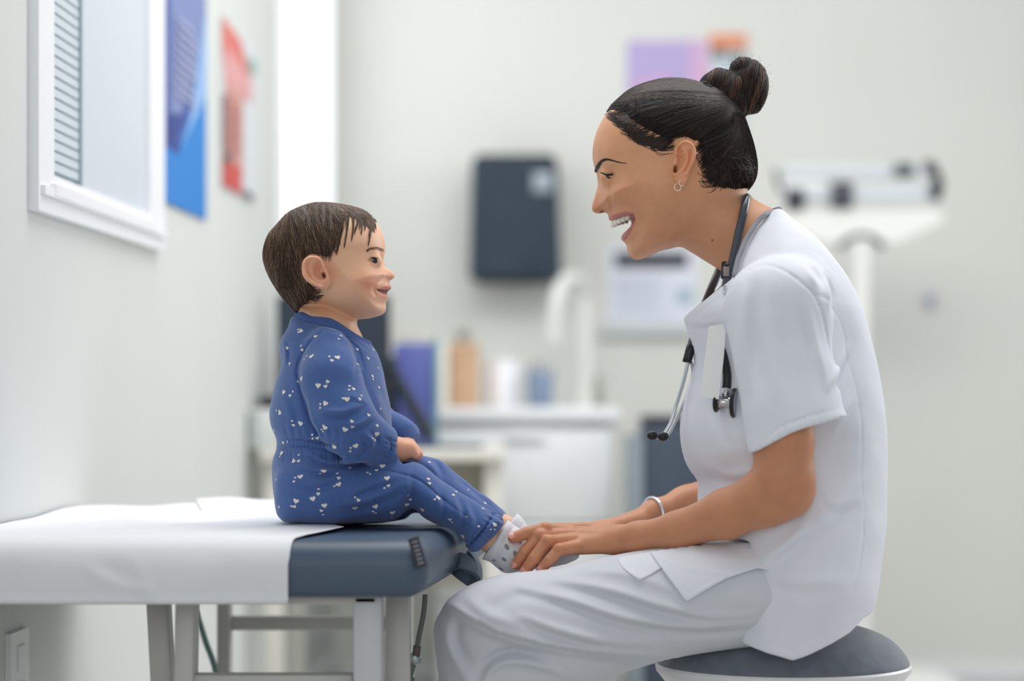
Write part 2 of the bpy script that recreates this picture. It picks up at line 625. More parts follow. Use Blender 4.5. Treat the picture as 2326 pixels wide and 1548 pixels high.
# ---------------------------------------------------------------- counter with sink and drawers
yc = 2.75
a, b = W(982, 1300, yc), W(1404, 928, yc)
cab = empty('sink_cabinet', ((a.x + b.x) / 2, 3.2, 0), 'white base cabinet with drawers under the worktop at the back', 'cabinet')
boxo('body', (a.x + .01, yc + 0.02, 0.08), (b.x - 0.01, YB - .005, b.z - 0.03), m_lam, cab)
boxo('plinth', (a.x + .02, yc + 0.07, 0.0), (b.x - 0.02, YB - .03, 0.08), m_dark, cab)
zs = [0.09, 0.30, 0.49, b.z - 0.045]
for z0, z1 in zip(zs[:-1], zs[1:]):
    for xa, xb in ((a.x + .015, b.x - 0.015),):
        d_ = boxo('drawer', (xa, yc, z0 + 0.004), (xb, yc + 0.02, z1 - 0.004), m_lam, cab, bevel=0.003)
        boxo('handle', ((xa + xb) / 2 - 0.05, yc - 0.018, z1 - 0.028), ((xa + xb) / 2 + .05, yc - 0.004, z1 - 0.020), m_lam, d_, bevel=0.002)
wt = boxo('worktop', (a.x - .005, yc - 0.02, b.z - 0.03), (b.x + .005, YB - .004, b.z), m_lam, None, bevel=0.006)
tag(wt, 'white worktop over the drawer cabinet along the back wall', 'worktop'); base_origin(wt)
ZW = b.z
m_tap = mat('white_enamel', srgb(226, 227, 222), rough=0.25)
q = W(1330, 920, 3.45)
tp = empty('gooseneck_tap', (q.x, 3.45, ZW), 'white gooseneck tap arching over the worktop below the dispenser', 'tap')
tube('spout', [(q.x, 3.45, ZW), (q.x, 3.45, W(0, 700, 3.45).z), (W(1325, 0, 3.45).x, 3.42, W(0, 650, 3.42).z), (W(1292, 0, 3.35).x, 3.35, W(0, 632, 3.35).z), (W(1266, 0, 3.3).x, 3.3, W(0, 675, 3.3).z), (W(1257, 0, 3.3).x, 3.3, W(0, 785, 3.3).z)], 0.018, m_tap, tp, sides=14)
bm = bmesh.new(); lathe(bm, [(0.028, 0), (0.028, 0.02), (0.018, 0.03)], (q.x, 3.45, ZW), 20); bm_obj('base_ring', bm, m_tap, tp, smooth=True)
boxo('lever', (q.x + 0.015, 3.44, ZW + 0.03), (q.x + 0.07, 3.46, ZW + 0.042), m_tap, tp)


def cyl(name, px0, px1, py0, py1, y, m, label, cat, prof=None, parent=None, zbase=None):
    a, b = W(px0, py1, y), W(px1, py0, y)
    r = (b.x - a.x) / 2
    z0 = a.z if zbase is None else zbase
    h = b.z - z0
    bm = bmesh.new()
    prof = prof or [(0.9, 0), (1, 0.03), (1, 0.95), (0.93, 1)]
    lathe(bm, [(r * p, h * q) for p, q in prof], ((a.x + b.x) / 2, y, z0), 32)
    o = bm_obj(name, bm, m, parent, smooth=True)
    if parent is None:
        tag(o, label, cat); base_origin(o)
    return o


c = cyl('storage_jar', 1103, 1182, 818, 0, 3.2, m_white, 'white storage jar on worktop right of the brown box', 'jar', zbase=ZW, prof=[(0.92, 0), (1, 0.03), (1, 0.86), (0.97, .88), (.97, .9), (1.02, .9), (1.02, .98), (0.9, 1)])
c = cyl('pen_cup', 1195, 1258, 845, 0, 3.15, mat('blue_grey_plastic', srgb(126, 142, 168), rough=0.4), 'blue grey cup on worktop right of the white jar', 'cup', zbase=ZW, prof=[(0.85, 0), (.9, 0.03), (1, 0.97), (0.97, 1), (.9, 1), (.85, .1)])
for i, (dx, hh, an) in enumerate(((-.012, .10, -.15), (.006, .12, .05), (.016, .10, .2), (-.002, .11, -.05))):
    p0 = Vector((c.location.x + dx, c.location.y, ZW + 0.01)); p1 = p0 + Vector((math.sin(an) * hh, 0, math.cos(an) * hh))
    t_ = tube('pen', [p0, p1], 0.004, mat('pen_%d' % i, srgb(*((90, 100, 110), (150, 160, 165), (110, 125, 150), (80, 90, 100))[i]), rough=0.4), None, sides=8, n=2)
    tag(t_, ('pen standing in the blue grey cup, leaning left', 'pen standing nearly upright in the blue grey cup, tallest', 'pen standing in the blue grey cup, leaning right', 'pen standing in the blue grey cup, leaning slightly left')[i], 'pen', 'pens in the blue grey cup'); base_origin(t_)
# brown box and book row
bx = wbox('cardboard_box', 1022, 775, 1086, 922, 3.1, 3.3, mat('brown_card', srgb(196, 160, 128), rough=0.7, noise=0.12, nscale=10), None)
bx.location.z += 0
tag(bx, 'upright brown cardboard box on worktop left of the white jar', 'box'); base_origin(bx); bx.location.z = ZW
wbox('flap', 1024, 776, 1084, 792, 3.096, 3.1, mat('brown_card_light', srgb(206, 176, 146), rough=0.7), bx, bevel=0.001)
bk = wbox('notebook', 1000, 775, 1019, 922, 3.1, 3.28, mat('cream_board', srgb(226, 216, 190), rough=0.6), None)
tag(bk, 'cream notebook standing on worktop left of the brown box', 'notebook'); base_origin(bk); bk.location.z = ZW
wbox('pages', 1003, 778, 1016, 920, 3.096, 3.1, mat('paper_edge', srgb(238, 236, 226), rough=0.8), bk, bevel=0)
# small plant behind the box
rnd = random.Random(4)
pl = W(1048, 775, 3.42)
pt = empty('potted_plant', (pl.x, 3.42, ZW), 'small grey green potted plant on worktop behind the brown box', 'plant')
bm = bmesh.new(); lathe(bm, [(0.025, 0), (0.035, 0.12), (0.03, 0.12)], (pl.x, 3.42, ZW), 24); bm_obj('pot', bm, mat('pot_grey', srgb(150, 150, 145), rough=0.6), pt, smooth=True)
tube('stem', [(pl.x, 3.42, ZW + .1), (pl.x + .005, 3.42, ZW + .19)], 0.003, mat('stem_green', srgb(110, 120, 95), rough=0.6), pt, sides=6, n=2)
m_leaf = mat('leaf', srgb(128, 142, 124), rough=0.5)
for i in range(22):
    an = rnd.uniform(0, 2 * math.pi); el = rnd.uniform(-0.1, 1.1); L_ = rnd.uniform(.025, .045)
    base = Vector((pl.x, 3.42, ZW + 0.14 + rnd.uniform(0, .05)))
    dr = Vector((math.cos(an) * math.cos(el), math.sin(an) * math.cos(el), math.sin(el)))
    sd = dr.cross(Vector((0, 0, 1))).normalized() * 0.009
    bm = bmesh.new()
    v = [bm.verts.new(base), bm.verts.new(base + dr * L_ * .5 + sd), bm.verts.new(base + dr * L_), bm.verts.new(base + dr * L_ * .5 - sd), bm.verts.new(base + dr * L_ * .5 - Vector((0, 0, .003)))]
    for f in ((0, 1, 4), (1, 2, 4), (2, 3, 4), (3, 0, 4)):
        bm.faces.new([v[k] for k in f])
    me = bpy.data.meshes.new('leaf'); bm.to_mesh(me); bm.free(); link('leaf', me, m_leaf, pt, smooth=False)
bt = cyl('bottle', 1346, 1372, 850, 0, 3.3, mat('grey_bottle', srgb(150, 150, 142), rough=0.4), 'small grey bottle at right end of worktop', 'bottle', zbase=ZW, prof=[(0.9, 0), (1, .05), (1, .7), (.5, .82), (.5, 1)])

# ---------------------------------------------------------------- desk with monitor, stand, folder
yd = 2.0
a, b = W(540, 1060, yd), W(1148, 1022, yd)
m_desk = mat('desk_laminate', srgb(218, 216, 208), rough=0.45)
m_dleg = mat('desk_panel', srgb(172, 168, 154), rough=0.6)
dk = empty('desk', ((a.x + b.x) / 2, 2.3, 0), 'pale laminate desk with panel legs behind the child', 'desk')
xl = -0.56
boxo('desktop', (-0.532, yd, b.z - 0.025), (b.x, yd + 0.6, b.z), m_desk, dk, bevel=0.004)
for x in (-0.505, W(1120, 0, yd).x):
    boxo('leg', (x - .02, yd + .03, 0), (x + .02, yd + .07, b.z - 0.025), m_desk, dk)
    boxo('leg', (x - .02, yd + .53, 0), (x + .02, yd + .57, b.z - 0.025), m_desk, dk)
boxo('modesty_panel', (-0.49, yd + .56, b.z - 0.33), (W(1110, 0, yd + .5).x, yd + .58, b.z - 0.03), m_dleg, dk)
ZD = b.z
# monitor
ym = 2.25
a, b = W(628, 962, ym), W(886, 672, ym)
mo = empty('monitor', ((a.x + b.x) / 2, ym, ZD), 'large dark monitor on desk behind the child', 'monitor')
m_scr = mat('screen_black', srgb(50, 60, 72), rough=0.5, spec=.25)
boxo('casing', (a.x, ym, a.z), (b.x, ym + 0.03, b.z), m_dark, mo, bevel=0.005)
boxo('screen', (a.x + .008, ym - 0.002, a.z + .012), (b.x - .008, ym, b.z - .008), m_scr, mo, bevel=0)
boxo('stand_neck', ((a.x + b.x) / 2 - .025, ym + .03, ZD), ((a.x + b.x) / 2 + .025, ym + .05, b.z - .1), m_dark, mo)
boxo('stand_foot', ((a.x + b.x) / 2 - .1, ym - .08, ZD), ((a.x + b.x) / 2 + .1, ym + .1, ZD + .01), m_dark, mo)
# folder
fo = wbox('folder', 895, 768, 992, 1000, 2.42, 2.50, mat('violet_board', srgb(98, 108, 182), rough=0.5), None)
tag(fo, 'violet blue folder standing on desk right of the monitor', 'folder'); base_origin(fo); fo.location.z = ZD
wbox('edge_strip', 984, 768, 996, 1000, 2.412, 2.42, mat('teal_board', srgb(110, 160, 178), rough=0.5), fo, bevel=0.001)
wbox('cover_top', 900, 758, 990, 770, 2.43, 2.49, mat('folder_paper', srgb(225, 222, 210), rough=0.7), fo, bevel=0.001)
# tablet stand: leaning dark bar with foot
p0, p1 = W(893, 842, 2.2), W(978, 996, 2.2)
ts = empty('tablet_stand', (p1.x, 2.2, ZD), 'black folding stand leaning on desk in front of violet folder', 'stand')
bm = bmesh.new(); u = (p1 - p0).normalized(); nrm = Vector((-u.z, 0, u.x)) * 0.008
prism(bm, [((p0 + nrm).x, (p0 + nrm).z), ((p1 + nrm * 1.6).x, (p1 + nrm * 1.6).z), ((p1 - nrm * 1.6).x, (p1 - nrm * 1.6).z), ((p0 - nrm).x, (p0 - nrm).z)], 2.10, 2.30)
bm_obj('strut', bm, m_dark, ts)
boxo('back_panel', (p0.x - 0.012, 2.1, ZD), (p0.x + 0.006, 2.3, p0.z + 0.03), m_dark, ts)
boxo('foot', (p0.x, 2.08, ZD), (W(1096, 0, 2.08).x, 2.32, ZD + 0.007), mat('dark_grey', srgb(84, 98, 104), rough=0.5), ts)
# items at the left end of the desk
bn = wbox('file_box', 566, 920, 628, 1012, 2.04, 2.2, mat('pale_grey', srgb(206, 210, 208), rough=0.6), None)
tag(bn, 'pale grey file box at left end of desk', 'box'); base_origin(bn); bn.location.z = ZD
wbox('label_slot', 572, 935, 584, 1000, 2.036, 2.04, mat('slot_grey', srgb(170, 178, 178), rough=0.6), bn, bevel=0)
cb = wbox('camera_clip', 588, 908, 640, 935, 2.1, 2.2, m_dark, None, bevel=0.006)
cb.name = 'desk_phone'; tag(cb, 'black desk phone lying on the pale grey file box', 'phone'); base_origin(cb); cb.location.z = bn.location.z + (W(0, 920, 2.12).z - W(0, 1012, 2.12).z)
wbox('handset', 592, 900, 616, 912, 2.1, 2.2, m_dark, cb, bevel=0.004)

# dark bin with grey side
yb2 = 2.6
bb = empty('waste_bin', (W(1510, 0, yb2).x, yb2, 0), 'dark blue grey pedal bin with grey side beside the worktop cabinet', 'bin')
bm = bmesh.new()
a, b = W(1432, 0, yb2), W(1640, 945, yb2)
box(bm, (a.x + .03, yb2, 0.0), (b.x, yb2 + .26, b.z - .02)); bm_obj('body', bm, mat('bin_dark', srgb(58, 70, 86), rough=0.35), bb, smooth=True, bevel=0.012)
boxo('side_panel', (a.x, yb2 + .004, 0.0), (a.x + .03, yb2 + .25, W(0, 990, yb2).z), mat('bin_side', srgb(138, 150, 158), rough=0.4), bb, bevel=0.004)
boxo('lid', (a.x + .034, yb2 + .002, b.z - .02), (b.x - .002, yb2 + .258, b.z), m_dark, bb, bevel=0.006)
boxo('pedal', (b.x - .1, yb2 - .03, 0.015), (b.x - .05, yb2 + .01, 0.03), m_dark, bb)

# ---------------------------------------------------------------- physician's scale
ys = 3.2
m_sc = mat('scale_enamel', srgb(234, 234, 230), rough=0.35)
m_beam = mat('scale_beam', srgb(204, 210, 216), rough=0.35)
m_blk = mat('scale_black', srgb(38, 44, 52), rough=0.4)
m_grn = mat('scale_arc', srgb(52, 64, 62), rough=0.5)
cx = W(1956, 0, ys).x
s = empty('physician_scale', (cx, ys, 0), 'white beam balance scale on column against the back wall', 'scale')


def sb(name, x0, y0_, x1, y1_, m, ya=ys - .01, yb_=ys + .01, bevel=0.003):
    return wbox(name, x0, y0_, x1, y1_, ya, yb_, m, s, bevel)


bm = bmesh.new(); r = 0.0215; lathe(bm, [(r, 0.08), (r, W(0, 545, ys).z)], (cx, ys, 0), 28); bm_obj('column', bm, m_sc, s, smooth=True)
bm = bmesh.new()
pts = [(1772, 482), (2120, 478), (2142, 490), (2140, 504), (2034, 552), (2008, 553), (1992, 540), (1975, 532), (1956, 529), (1936, 532), (1920, 541), (1904, 552), (1880, 553), (1776, 520)]
prism(bm, [(W(x, y, ys).x, W(x, y, ys).z) for x, y in pts], ys - 0.012, ys + 0.012)
bm_obj('shelf_plate', bm, m_sc, s)
arc = [W(1956 + 50 * math.cos(t), 575 - 44 * math.sin(t), ys) for t in np.linspace(0.25, math.pi - 0.25, 14)]
tube('arc_bracket', arc, 0.011, m_grn, s, n=2)
sb('upper_beam', 1778, 374, 2112, 404, m_beam)
sb('lower_beam', 1782, 420, 2128, 458, m_beam)
sb('beam_link', 1782, 400, 1880, 474, m_sc, ys, ys + .012)
sb('pointer_end', 2098, 366, 2122, 396, m_blk)
bm = bmesh.new()
pts = [(2112, 362), (2128, 375), (2140, 400), (2145, 425), (2136, 455), (2118, 456), (2112, 430), (2122, 404), (2108, 380)]
prism(bm, [(W(x, y, ys - .02).x, W(x, y, ys - .02).z) for x, y in pts], ys - 0.02, ys - 0.008); bm_obj('pointer_loop', bm, m_blk, s)
wg = sb('counterweight', 1788, 428, 1828, 476, m_blk, ys - .03, ys + .02, 0.006)
tube('hook', [W(1762, 385, ys), W(1768, 420, ys), W(1782, 438, ys), W(1796, 436, ys)], 0.006, m_blk, s)
sb('large_poise', 1890, 412, 1938, 470, mat('poise_grey', srgb(66, 68, 78), rough=0.5), ys - .03, ys + .02, 0.005)
sb('poise_base', 1890, 462, 1938, 472, m_blk, ys - .031, ys + .021, 0.002)
sb('small_poise', 2034, 370, 2078, 402, mat('poise_small', srgb(78, 88, 92), rough=0.5), ys - .025, ys + .02, 0.005)
xb0, xb1 = W(1830, 0, ys).x, W(2135, 0, ys).x
boxo('base', (xb0 + .02, ys - .32, 0.02), (xb1, ys + .1, 0.085), m_sc, s, bevel=0.01)
boxo('platform', (xb0 + .03, ys - .45, 0.03), (xb1 + .035, ys - .06, 0.062), m_blk, s, bevel=0.01)
# ================================================================ examination table
ZT = W(0, 1197, 0).z                         # top of the cushion
ZTB = ZT - 0.064
YN, YF = -0.31, 0.44
EX = 0.10                                    # slant of the end face


def endx(y):
    return W(962, 0, YN).x + 0.006 + (y - YN) * EX


def sect(n=7, r=0.029, rb=0.014, off=0.0):
    """cross-section (y, z) of the cushion starting at the front bottom, over the top, to the back bottom"""
    pts = []
    def arc(cy, cz, rr, a0, a1):
        for i in range(n + 1):
            a = a0 + (a1 - a0) * i / n
            pts.append((cy + (rr + off) * math.cos(a), cz + (rr + off) * math.sin(a)))
    arc(YN + rb, ZTB + rb, rb, 1.5 * math.pi, math.pi)
    arc(YN + r, ZT - r, r, math.pi, math.pi / 2)
    for k in range(1, 12):
        pts.append((YN + r + (YF - YN - 2 * r) * k / 12, ZT + off))
    arc(YF - r, ZT - r, r, math.pi / 2, 0)
    arc(YF - rb, ZTB + rb, rb, 0, -math.pi / 2)
    return pts


tb = empty('examination_table', (-0.5, 0.05, 0), 'padded examination table with slate blue cushion and grey frame under the child', 'table')
m_vinyl = mat('slate_vinyl', srgb(74, 92, 112), rough=0.42, noise=0.04, nscale=20, bump=0.15, bscale=700, bdist=0.0006)
m_vinyl_d = mat('slate_webbing', srgb(86, 102, 118), rough=0.7, bump=0.3, bscale=800)
S = sect()
NX = 60
RR = 0.028
V = []
rows = 0
xs = []
# a rounded end: pull the section in towards its middle over the last RR metres
cyl_c = (YN + YF) / 2
cz = (ZT + ZTB) / 2
x_left = -0.61
for i in range(NX):
    f = i / (NX - 1)
    row = []
    for (y, z) in S:
        xe = endx(y)
        t = f * (0.80) / 1.0
        if f < 0.62:
            x = x_left + (xe - RR - x_left) * (f / 0.62)
            s_ = 0.0
        else:
            a = (f - 0.62) / 0.38 * math.pi / 2
            x = xe - RR + RR * math.sin(a)
            s_ = RR * (1 - math.cos(a))
        dy = min(abs(y - YN), abs(y - YF)); dz = min(abs(z - ZT), abs(z - ZTB))
        hy, hz = (YF - YN) / 2, (ZT - ZTB) / 2
        yy = cyl_c + (y - cyl_c) * (hy - s_) / hy
        zz = cz + (z - cz) * (hz - s_) / hz
        row.append((x, yy, zz))
    V.append(row)
V = np.array(V)
K = len(S)
idx = np.arange(NX * K).reshape(NX, K)
nx = np.roll(idx, -1, axis=1)
Q = np.stack([idx[:-1], idx[1:], nx[1:], nx[:-1]], -1).reshape(-1, 4)
me = mesh_from('cushion', V.reshape(-1, 3), Q)
bm = bmesh.new(); bm.from_mesh(me); bm.verts.ensure_lookup_table()
bm.faces.new([bm.verts[i] for i in idx[-1]]); bm.faces.new([bm.verts[i] for i in idx[0][::-1]])
bpy.data.meshes.remove(me)
bm_obj('cushion', bm, m_vinyl, tb, smooth=True)

# maker's tag sewn on the corner
m_tag = mat('woven_tag', srgb(62, 62, 76), rough=0.8, noise=0.3, nscale=300)
m_tagt = mat('tag_print', srgb(136, 136, 146), rough=0.7)
xe = endx(YN)
tc = W(948, 1256, YN + .003)
bm = bmesh.new()
box(bm, (-0.007, -0.0008, -0.0175), (0.007, 0.0008, 0.0175))
rt = Matrix.Rotation(math.radians(-16), 3, 'Y')
bmesh.ops.rotate(bm, verts=bm.verts, matrix=Matrix.Rotation(math.radians(35), 3, 'Z'))
bmesh.ops.rotate(bm, verts=bm.verts, matrix=rt)
bmesh.ops.translate(bm, verts=bm.verts, vec=tc)
cz_ = RR
tg = bm_obj('tag', bm, m_tag, tb)
for k in range(6):
    bm = bmesh.new()
    zc = -0.0125 + k * 0.005
    box(bm, (-0.004, -0.0016, zc - 0.0012), (0.0035, -0.0008, zc + 0.0012))
    bmesh.ops.rotate(bm, verts=bm.verts, matrix=Matrix.Rotation(math.radians(35), 3, 'Z'))
    bmesh.ops.rotate(bm, verts=bm.verts, matrix=rt); bmesh.ops.translate(bm, verts=bm.verts, vec=tc)
    bm_obj('tag_line', bm, m_tagt, tg)

# carrying handle: loop of webbing at the end face
def ribbon(name, path, w, th, m, parent, up=(0, 1, 0), n=8, taper=None):
    P = catmull(path, n); K = len(P)
    T = np.gradient(P, axis=0); T /= np.linalg.norm(T, axis=1, keepdims=True)
    upv = np.array(up, float)
    if upv.ndim == 1:
        upv = np.broadcast_to(upv, P.shape)
    sd = upv - T * (upv * T).sum(1, keepdims=True); sd /= np.linalg.norm(sd, axis=1, keepdims=True)
    nn = np.cross(T, sd)
    ww = np.full(K, w) if taper is None else np.interp(np.linspace(0, 1, K), np.linspace(0, 1, len(taper)), taper)
    V = []
    for a_, b_ in ((-.5, -.5), (.5, -.5), (.5, .5), (-.5, .5)):
        V.append(P + sd * a_ * ww[:, None] + nn * b_ * th)
    V = np.stack(V, 1)
    idx = np.arange(K * 4).reshape(K, 4); nx = np.roll(idx, -1, 1)
    q = np.stack([idx[:-1], nx[:-1], nx[1:], idx[1:]], -1).reshape(-1, 4)
    q = np.concatenate([q, [idx[0][::-1]], [idx[-1]]])
    me = mesh_from(name, V.reshape(-1, 3), q)
    o = link(name, me, m, parent, smooth=True)
    me.set_sharp_from_angle(angle=math.radians(35))
    return o


yh = 0.0
ribbon('carry_handle', [W(1028, 1280, -.02), W(1046, 1274, -.025), W(1068, 1288, -.03), W(1082, 1306, -.03), W(1076, 1318, -.02), W(1056, 1306, -.01), W(1036, 1290, 0.0)], 0.020, 0.004, m_vinyl_d, tb, up=(-.35, .55, .75))
ribbon('carry_handle', [W(1050, 1256, .08), W(1068, 1258, .07), W(1084, 1282, .06), W(1086, 1306, .05), W(1078, 1318, .03)], 0.022, 0.004, m_vinyl_d, tb, up=(.3, .9, -.2))

# frame: legs and rails
m_frame = mat('frame_grey', srgb(196, 194, 190), rough=0.4, noise=0.02, nscale=10)
m_frame_l = mat('frame_grey_lit', srgb(206, 208, 212), rough=0.4)  # frame grey again, with the lit tone put into the colour


def leg(px0, px1, ya, yb_, m=m_frame, lean=0.0, name='leg'):
    a, b = W(px0, 0, ya), W(px1, 0, ya)
    bm = bmesh.new()
    vs = box(bm, (a.x, ya, 0.0), (b.x, yb_, ZTB))
    for v in vs:
        if v.co.z < 0.01:
            v.co.x += lean
    return bm_obj(name, bm, m, tb, smooth=True, bevel=0.003)


leg(802, 866, YN + 0.03, YN + 0.08, m_frame_l)
leg(876, 930, YN + 0.12, YN + 0.16)
leg(398, 442, YN + 0.04, YN + 0.09, lean=-0.012)
leg(330, 378, YN + 0.10, YN + 0.14, lean=0.03)
leg(492, 522, YF - 0.08, YF - 0.04)
z = W(0, 1532, YN + .06).z
boxo('rail', (W(440, 0, YN + .06).x, YN + .05, z - .03), (W(803, 0, YN + .06).x, YN + .08, z), m_frame, tb)
z1, z0 = W(0, 1400, YF - .06).z, W(0, 1432, YF - .06).z
boxo('rail', (W(520, 0, YF - .06).x, YF - .07, z0), (W(930, 0, YF - .06).x, YF - .05, z1), m_frame, tb)
boxo('support_board', (x_left, YN + .03, ZTB - 0.010), (endx(YN) - .06, YF - .03, ZTB + .0005), m_frame, tb)
leg(905, 935, YF - 0.08, YF - 0.04)
# green hose under the table and the hand control cable at the end
hs = tube('hose', [W(446, 1390, .3), W(466, 1455, .3), W(492, 1540, .3), W(500, 1700, .3)], 0.0042, mat('green_hose', srgb(106, 140, 136), rough=0.5), None, sides=10)
tag(hs, 'thin green grey hose hanging diagonally under the table', 'hose')
base_origin(hs)
cbx = empty('control_cable', W(945, 1500, -.1), 'grey cable with metal plug hanging from end of the examination table', 'cable')
m_cab = mat('cable_grey', srgb(116, 122, 116), rough=0.5)
tube('cable', [W(966, 1352, -.1), W(962, 1395, -.1), W(953, 1440, -.1), W(946, 1478, -.1)], 0.0032, m_cab, cbx, sides=10)
tube('plug', [W(948, 1468, -.1), W(944, 1495, -.1)], 0.0048, mat('plug_brown', srgb(106, 98, 92), rough=0.5), cbx, sides=12)
tube('connector', [W(944, 1490, -.1), W(936, 1508, -.1)], [0.0085, 0.0095, 0.006], mat('metal_pale', srgb(190, 206, 206), rough=0.3, metal=0.6), cbx, sides=14)
tube('cable', [W(936, 1506, -.1), W(928, 1530, -.1), W(918, 1570, -.1), W(905, 1660, -.1)], 0.006, m_cab, cbx, sides=10)
tube('clamp', [W(906, 1545, -.1), W(920, 1538, -.11), W(934, 1546, -.1)], 0.005, m_cab, cbx, sides=10)

# paper sheet draped over the cushion
m_paper = mat('exam_paper', srgb(238, 240, 244), rough=0.75, spec=0.15, noise=0.01, nscale=6, bump=0.1, bscale=60, bdist=0.004)
So = sect(n=7, off=0.0022)
So = [(y, z) for (y, z) in So]
# start a little below the front bottom edge, drop the back underside
P0 = [p for i, p in enumerate(So) if i >= 5 and not (p[0] > YF - 0.03 and p[1] < ZT - .05)]
fr = [(YN - 0.0035, ZTB - 0.006)] + P0
fr = np.array(fr)
# resample
seg = np.linalg.norm(np.diff(fr, axis=0), axis=1); L_ = np.concatenate([[0], np.cumsum(seg)])
NV = 150
sv = np.linspace(0, L_[-1], NV)
py_ = np.interp(sv, L_, fr[:, 0]); pz_ = np.interp(sv, L_, fr[:, 1])
NU = 170
xr_front = W(655, 0, YN).x
xr_top = W(795, 0, 0.0).x
rng = np.random.default_rng(3)
u = np.linspace(0, 1, NU)
XR = np.interp(py_, [YN - .01, YN + 0.02, -0.10, 0.05, YF], [xr_front, xr_front + 0.004, xr_top, xr_top - 0.06, xr_top - .12])
XR = np.where(pz_ < ZT - 0.02, np.where(py_ < 0, xr_front, XR), XR)
XLW = XC + WS * (py_ - YB) + 0.004
X = XLW[None, :] + (XR - XLW)[None, :] * u[:, None]
Y = np.broadcast_to(py_, X.shape).copy(); Z = np.broadcast_to(pz_, X.shape).copy()
top = np.clip((Y - YN - 0.02) / 0.05, 0, 1)
front = np.clip((ZT - 0.015 - Z) / 0.03, 0, 1) * (Y < YN + .05)
# creases on the front face
def crease(x0, z0, x1, z1, s, a):
    d0 = np.array([x0, z0]); d1 = np.array([x1, z1]); bdir = d1 - d0; L2 = (bdir ** 2).sum()
    t = np.clip(((X - d0[0]) * bdir[0] + (Z - d0[1]) * bdir[1]) / L2, 0, 1)
    dd = (X - d0[0] - t * bdir[0]) ** 2 + (Z - d0[1] - t * bdir[1]) ** 2
    return a * np.exp(-dd / (2 * s * s)) * np.sin(np.pi * (0.12 + 0.76 * t))
def wx(px, py):
    p = W(px, py, YN); return p.x, p.z
for (a_, b_, c_, d_, s_, am) in ((195, 1290, 290, 1335, .006, .0055), (290, 1330, 350, 1348, .004, .005), (215, 1270, 330, 1340, .010, -.004), (300, 1265, 345, 1345, .006, .003), (60, 1250, 200, 1275, .012, .002), (420, 1270, 520, 1300, .014, .0025), (520, 1250, 620, 1290, .016, .0025)):
    Y -= crease(*wx(a_, b_), *wx(c_, d_), s_, am) * front
Y -= front * 0.0025 * (1 + np.sin(X * 31 + 1) * np.sin(X * 13))
# gentle waves on the top, raised back edge with the left part lifted
wave = 0.0015 * np.sin(X * 22 + Y * 9) + 0.0012 * np.sin(X * 47 - Y * 21)
back = np.clip((Y - (YF - 0.22)) / 0.2, 0, 1) ** 2
Z += top * (0.0028 + wave)
pxs = 1163 + F * X / (D + Y)
Z += back * 0.006 * np.clip(1 - abs(pxs - 400) / 250, 0, 1)
V = np.stack([X, Y, Z], -1)
idx = np.arange(NU * NV).reshape(NU, NV)
q = np.stack([idx[:-1, :-1], idx[1:, :-1], idx[1:, 1:], idx[:-1, 1:]], -1).reshape(-1, 4)
pp = link('paper_sheet', mesh_from('paper_sheet', V.reshape(-1, 3), q[:, ::-1]), m_paper)
sm = pp.modifiers.new('thickness', 'SOLIDIFY'); sm.thickness = 0.0006
tag(pp, 'white paper sheet draped over the examination table', 'paper'); base_origin(pp)

# raised fold of paper at the far edge, beside the child
NU2, NV2 = 40, 24
U_, V_ = np.meshgrid(np.linspace(0, 1, NU2), np.linspace(0, 1, NV2), indexing='ij')
Yf = .27 + .155 * V_
Xf = (445 + 215 * U_ - 1163) * (D + Yf) / F + .01 * (1 - V_)
Zf = ZT + .0045 + .0135 * V_ ** 1.6 * np.clip(1.25 - U_ * .5, 0, 1) + .0012 * np.sin(U_ * 9 + V_ * 5) * V_
idf = np.arange(NU2 * NV2).reshape(NU2, NV2)
qf = np.stack([idf[:-1, :-1], idf[1:, :-1], idf[1:, 1:], idf[:-1, 1:]], -1).reshape(-1, 4)
pf = link('folded_paper', mesh_from('folded_paper', np.stack([Xf, Yf, Zf], -1).reshape(-1, 3), qf), m_paper)
sm = pf.modifiers.new('thickness', 'SOLIDIFY'); sm.thickness = 0.0008
tag(pf, 'raised folded piece of white paper at the table\'s far edge behind the child', 'paper'); base_origin(pf)

# ================================================================ stool
m_seat = mat('stool_fabric', srgb(104, 111, 122), rough=0.85, sheen=0.35, noise=0.12, nscale=60, bump=0.3, bscale=1200, bdist=0.0006)
yst = 0.0
cxs = W(1778, 0, 0).x
rs = 0.160
zb_, zt_ = W(0, 1519, 0).z, W(0, 1412, 0).z
st = empty('stool', (cxs, yst, 0), 'round grey upholstered stool with white rim under the woman', 'stool')
hh = zt_ - zb_
prof = [(0.0, 1.0), (.2, .995), (.4, .965), (.55, .91), (.7, .81), (.82, .66), (.9, .5), (.96, .3), (.99, .15), (.985, .04), (.96, 0.0), (.0, 0.0)]
bm = bmesh.new()
pr = catmull([(p * rs, q * hh, 0) for p, q in prof[:-1]], 3)[:, :2]
lathe(bm, [(max(float(p), 1e-4), float(q)) for p, q in pr][::-1], (cxs, yst, zb_), 64)
bm_obj('cushion', bm, m_seat, st, smooth=True)
bm = bmesh.new()
lathe(bm, [(.05, -.035), (rs * .80, -.028), (rs * .93, -.016), (rs * 1.0, -.002), (rs * 1.005, .004), (rs * .99, .007), (rs * .95, .006)], (cxs, yst, zb_), 64)
bm_obj('seat_rim', bm, mat('white_plastic', srgb(232, 232, 234), rough=0.35), st, smooth=True)
bm = bmesh.new(); lathe(bm, [(.03, .06), (.03, .25), (.022, .25), (.022, zb_ - .03)], (cxs, yst, 0), 32); bm_obj('gas_column', bm, mat('chrome', srgb(200, 202, 205), rough=0.2, metal=0.9), st, smooth=True)
